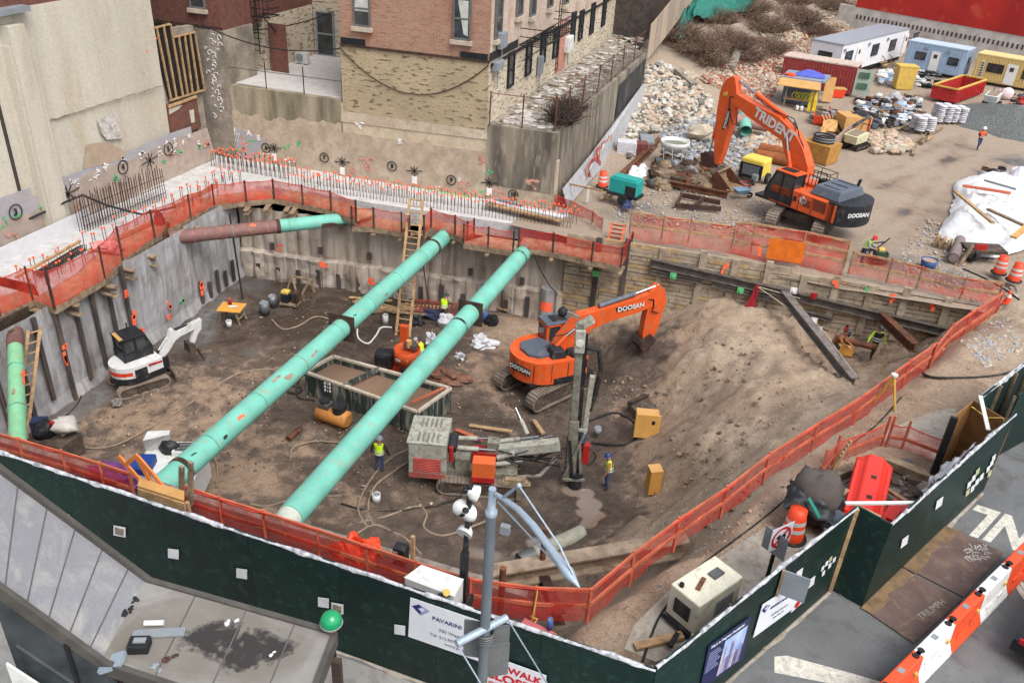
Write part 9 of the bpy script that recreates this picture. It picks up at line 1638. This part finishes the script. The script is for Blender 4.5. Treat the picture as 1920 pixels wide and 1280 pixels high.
hpz=thing('tarp_heap','heap of brown and black tarps behind the right hand hoarding','tarp',P(1510,985,0));MB().ball((.1,.3,.9),(.75,.65,.95),16,10,wob=.35).build('brown_tarp',mat('brown tarp',C(92,84,78),.8,var=.15),hpz);cloth('black_tarp',[V(-.8,-.6,1.0),V(.8,-.65,.8),V(.9,.3,1.1),V(-.7,.4,1.3)],hpz,K['cw'],amp=.2,peak=.25,world=False);MB().bar((-.2,-.5,1.4),(.2,-.75,1.0),.12,.03).build('green_strap',mat('green strap',C(30,140,120),.6),hpz);MB().ball((.9,-.3,.5),(.6,.4,.5),12,8,wob=.6).build('grey_sheet',K['hood'],hpz)
tq=[P(1634,758,.0),P(1678,770,0.),P(1660,735,-.1)];top=W(1677,705,tq[1],tq[1]+V(1,.6,0));tp_=thing('survey_tripod','yellow survey tripod standing at the netting fence','tripod',(tq[0]+tq[1])/2)
for q in tq:MB().bar(q,top,.05,.08).build('leg',K['yellow'],tp_,True)
MB().cyl(top,top+V(0,0,.08),.12,n=12).build('head',K['white'],tp_,True);MB().bar(tq[0]+V(.1,.1,.2),lerp(tq[0],top,.8)+V(.08,.08,0),.06,.03).build('staff',K['wood'],tp_,True)
wz=GT(1580,655);eq=thing('fire_extinguisher','red fire extinguisher standing behind the crouching welder','extinguisher',GT(1583,632));MB().cyl((0,0,0),(0,0,.6),.11,n=12).build('bottle',K['redp'],eq);MB().box((0,0,.68),(.12,.06,.12)).build('valve',K['black'],eq)
bx=thing('wooden_box','small ochre box under the rusty pipe by the welder','box',GT(1581,662),.2);MB().box((0,0,.28),(.75,.55,.55)).build('body',mat('ochre box',C(214,156,70),.7),bx);MB().box((0,0,.57),(.79,.59,.04)).build('lid',K['ply'],bx);pz=GT(1581,662,.72);pr=thing('rusty_pipe','rusty pipe being cut on the small ochre box','pipe',pz);a,b_=pz+V(-.6,.1,0),pz+V(1.4,-.25,.1);MB().tube([a,b_],.17,14,caps=False).tube([b_,a],.14,14).build('barrel',K['rust'],pr,True)
for k,px in enumerate((1604,1622)):q=GT(px+30,690+k*10);MB().bar(q,q+V(.1,.2,1.3),.16,.05).build('stake',K['oldwood'],**tags(('grey stake stuck in the ground right of the dark vest worker','second grey stake beside the raker beam foot')[k],'stake'))
SKIN=mat('skin',C(186,134,110),.6,var=.05,bump=0,fine=0)
def cl(name,c_):return mat(name,C(*c_),.85,var=.15,scale=6,bump=.1)
M_HIVIS=mat('lime safety vest',C(206,250,40,1.),.7,var=.06,fine=0,bump=.05);M_ORV=mat('orange safety vest',C(250,96,40,1.),.7,var=.06,fine=0,bump=.05);M_REF=mat('reflective strip',C(226,226,220),.4,var=.05,fine=0)
JEAN=cl('blue jeans',(62,78,112));DKT=cl('dark trousers',(54,50,50));OLIVE=cl('olive trousers',(88,84,66));BLKJ=cl('black jacket',(36,36,38));GREYJ=cl('grey shirt',(150,154,156));TANJ=cl('tan jacket',(190,134,92));BROWNJ=cl('brown jacket',(150,96,60));LIME=cl('lime shirt',(196,236,60));BOOT=cl('dark boots',(52,42,36));CAMO=cl('camouflage trousers',(104,98,84))
HATS={k:mat('%s helmet'%k,C(*c_),.35,var=.03,fine=0,bump=0)for k,c_ in dict(white=(232,232,230),red=(206,36,40),grey=(150,160,166),blue=(50,66,110),green=(36,70,62),dark=(52,56,62)).items()}
def person(label,q,rz,jacket,trousers,vest=None,hat='white',pose='stand',arms=None,bend=0.,scale=1.):
 """a figure 1.78 m tall: joints joined by a skinned skeleton, facing +X before turning"""
 s_=scale;J={}
 if pose=='crouch':hip=V(-.12,0,.48);kn=[V(.32,-.16,.46),V(.22,.18,.30)];an=[V(.12,-.16,.08),V(-.15,.18,.07)];chest=V(.22,0,.86);neck=V(.34,0,1.06);head=V(.42,0,1.18)
 elif pose=='walk':hip=V(0,0,.93);kn=[V(.2,-.1,.50),V(-.02,.1,.48)];an=[V(.18,-.1,.09),V(-.32,.1,.13)];chest=V(.03+bend*.3,0,1.32);neck=V(.04+bend*.5,0,1.5);head=V(.07+bend*.6,0,1.62)
 else:hip=V(0,0,.93);kn=[V(.05,-.11,.5),V(.03,.12,.5)];an=[V(0,-.12,.09),V(-.03,.13,.09)];chest=V(.02+bend*.35,0,1.32-bend*.08);neck=V(.03+bend*.55,0,1.49-bend*.14);head=V(.06+bend*.7,0,1.61-bend*.2)
 ax_=unit(chest-hip);sh=[chest+V(0,-.19,.1*1.),chest+V(0,.19,.1)]
 arms=arms or[(V(.03,-.07,-.29),V(.12,.02,-.25)),(V(.02,.07,-.29),V(.1,-.02,-.25))]
 el=[sh[0]+arms[0][0],sh[1]+arms[1][0]];wr=[el[0]+arms[0][1],el[1]+arms[1][1]]
 vs,ed,rad,grp=[],[],[],[]
 def av(p,r_,g_,par=None):
  vs.append(p*1.);rad.append(r_);grp.append(g_)
  if par is not None:ed.append((par,len(vs)-1))
  return len(vs)-1
 ih=av(hip,.15,'t');wa=av(lerp(hip,chest,.45),.145,'j',ih);ch=av(chest,.165,'j',wa);nk=av(neck,.065,'s',ch);hd0=av(head,.09,'s',nk);hd1=av(head+unit(head-neck)*.1,.085,'s',hd0)
 for k in(0,1):
  sgn=-1 if k==0 else 1
  a=av(hip+V(0,sgn*.09,-.04),.105,'t',ih);b_=av(kn[k],.075,'t',a);c_=av(an[k],.055,'t',b_);fdir=V(.15,sgn*.02,-.045);d=av(an[k]+fdir,.042,'b',c_)
  a=av(sh[k],.085,'j',ch);b_=av(el[k],.058,'j',a);c_=av(wr[k],.042,'j',b_);hd_=unit(wr[k]-el[k]);d=av(wr[k]+hd_*.07,.04,'s',c_)
 me=bpy.data.meshes.new('figure');me.from_pydata([v.tolist()for v in vs],ed,[]);ob=bpy.data.objects.new('figure',me);BENCH.collection.objects.link(ob)
 sm=ob.modifiers.new('skin','SKIN');
 for i,r_ in enumerate(rad):me.skin_vertices[0].data[i].radius=(r_,r_*(.78 if grp[i]in 'j' and i<4 else 1))
 me.skin_vertices[0].data[0].use_root=True
 ob.modifiers.new('sub','SUBSURF').levels=1;vl=BENCH.view_layers[0];vl.update();dg=vl.depsgraph;ev=ob.evaluated_get(dg);m2=bpy.data.meshes.new_from_object(ev);bpy.data.objects.remove(ob);bpy.data.meshes.remove(me)
 co_=np.array([v.co[:]for v in m2.vertices]);fs=[tuple(p.vertices)for p in m2.polygons];bpy.data.meshes.remove(m2)
 segs=[(vs[a],vs[b_],grp[b_])for a,b_ in ed];SA=np.array([x[0]for x in segs]);SB=np.array([x[1]for x in segs])
 def near(c_):
  d=SB-SA;t=np.clip(((c_-SA)*d).sum(1)/np.maximum((d*d).sum(1),1e-9),0,1);e_=np.linalg.norm(SA+d*t[:,None]-c_,axis=1);i=int(e_.argmin());return i,segs[i][2],t[i]
 idx={'s':0,'j':1,'t':2,'b':3};r=root('person',label,'person',q,rz);r.scale=(s_,s_,s_)
 mb=MB();vb=MB();torso=[]
 for f in fs:
  c_=co_[list(f)].mean(0);i,g_,t=near(c_);mb.add(co_[list(f)],[tuple(range(len(f)))],idx[g_],True)
  if i in(0,1)or(g_=='j' and np.linalg.norm(c_-chest)<.24):torso.append(f)
 mb.v=[];mb.f=[];mi=[]
 for f in fs:c_=co_[list(f)].mean(0);i,g_,t=near(c_);mi.append(idx[g_])
 mb=MB();mb.add(co_,fs,0,True);mb.m=mi
 fwd=V(1,0,0);hc=head+unit(head-neck)*.05
 for k in(-1,1):mb.ball(hc+V(.085,k*.033,.02),.012,6,4,3)
 mb.ball(hc+V(.1,0,-.01),(.02,.014,.022),6,4,0);mb.ball(hc+V(.085,0,-.05),(.012,.03,.008),6,4,3)
 for k in(-1,1):mb.ball(hc+V(0,k*.09,.0),(.02,.012,.032),6,4,0)
 for k in(0,1):
  hdv=unit(wr[k]-el[k]);base=wr[k]+hdv*.085;sdv_=unit(np.cross(hdv,V(1,0,.2)))
  for j,(o_,L_)in enumerate(((-.032,.065),(-.011,.078),(.011,.075),(.032,.058))):mb.tube([base+sdv_*o_,base+sdv_*o_+hdv*L_*.5+V(.008,0,0),base+sdv_*o_+hdv*L_*.9+V(.03,0,0)],[.011,.010,.008],5)
  mb.tube([base-hdv*.04+sdv_*(-.035),base+V(.03,0,0)-sdv_*.05,base+hdv*.03+V(.05,0,0)-sdv_*.04],[.013,.011,.009],5)
 mb.build('body',[SKIN,jacket,trousers,BOOT],r)
 if vest is not None:
  nb=MB();ctr=lerp(hip,chest,.6);q_=co_.copy()
  for v_i in range(len(q_)):d=q_[v_i]-(hip+ax_*((q_[v_i]-hip)@ax_));n_=np.linalg.norm(d);q_[v_i]=q_[v_i]+(d/n_*.022 if n_>1e-6 else 0)
  tf=[f for f in fs if near(co_[list(f)].mean(0))[0]in(0,1)or(np.linalg.norm((co_[list(f)].mean(0)-chest)*V(1,.85,1))<.21 and near(co_[list(f)].mean(0))[1]=='j')]
  tf=[f for f in tf if(co_[list(f)].mean(0)-hip)@ax_>-.02]
  used=sorted({i for f in tf for i in f});mp={o_:n_ for n_,o_ in enumerate(used)};nb.add(q_[used],[tuple(mp[i]for i in f)for f in tf],0,True);nb.build('vest',vest,r)
  st=MB()
  for t in(.25,.6):
   c_=lerp(hip,chest,t);ring=[c_+V(math.cos(a)*.20,math.sin(a)*.215,0)for a in np.linspace(0,6.283,17)];st.grid([[p-ax_*.03 for p in ring],[p+ax_*.03 for p in ring]])
  st.build('reflective_band',M_REF,r)
 if hat:
  up=unit(unit(head-neck)+V(0,0,.6));M_=Vector((0,0,1)).rotation_difference(Vector(up)).to_matrix().to_4x4();M_.translation=Vector(hc+up*.045)
  MB(M_).lathe([(.155,-.005),(.13,.0),(.128,.05),(.105,.10),(.06,.135),(.002,.145)],n=16).box((.14,0,-.002),(.07,.16,.012)).build('hard_hat',HATS[hat],r)
 return r
down=[(V(.03,-.07,-.29),V(.12,.02,-.25)),(V(.02,.07,-.29),V(.1,-.02,-.25))]
fwdarms=[(V(.12,-.04,-.26),V(.24,.1,-.06)),(V(.12,.04,-.26),V(.24,-.1,-.06))]
work=[(V(.18,-.05,-.22),V(.26,.08,-.1)),(V(.16,.05,-.24),V(.27,-.06,-.08))]
wide=[(V(.0,-.16,-.26),V(.08,-.08,-.26)),(V(.0,.14,-.26),V(.1,.06,-.26))]
def face(px,py,d):return R_(d)
person('worker in an orange vest and blue jeans with a white helmet walking across the yard',P(1832,281,-2),R_(-75),BLKJ,JEAN,M_ORV,'white','walk',[(V(.06,-.1,-.26),V(.14,.14,.05)),(V(.06,.1,-.26),V(.14,-.14,.05))],scale=1.03)
person('worker in a lime vest with a bright red helmet bending over behind the netting',P(1614,494,-2.0),R_(-20),GREYJ,cl('navy trousers',(50,56,84)),M_HIVIS,'red','stand',fwdarms,.35,1.02)
person('worker in a lime vest with a dark green cap standing at the back pile wall',PP(832,604),R_(75),OLIVE,OLIVE,M_HIVIS,'green','stand',work,.2)
person('worker in a lime vest and pale helmet bent over the orange mixer',PP(792,690),R_(170),TANJ,CAMO,M_HIVIS,'grey','stand',work,.45)
person('worker in black with a lime vest and silver helmet standing left of the drilling rig',PP(712,884),R_(95),BLKJ,JEAN,M_HIVIS,'grey','stand',wide,0.,1.03)
person('worker in a lime vest and tan sleeves with a dark blue helmet watching the drill',PP(1137,915),R_(195),TANJ,JEAN,M_HIVIS,'blue','stand',down,.05,1.04)
person('worker in a dark vest over a lime shirt walking below the timber wall',GT(1634,670),R_(-80),LIME,DKT,BLKJ,'dark','walk',wide,.0,1.03)
wl=person('welder in a brown jacket and dark mask crouching beside the rusty pipe',GT(1560,660),R_(-20),BROWNJ,DKT,None,'dark','crouch',work,0,1.08)
MB().ball((.53,0,1.2),(.07,.12,.16),10,6).build('welding_mask',K['black'],wl)
bpy.data.scenes.remove(BENCH)
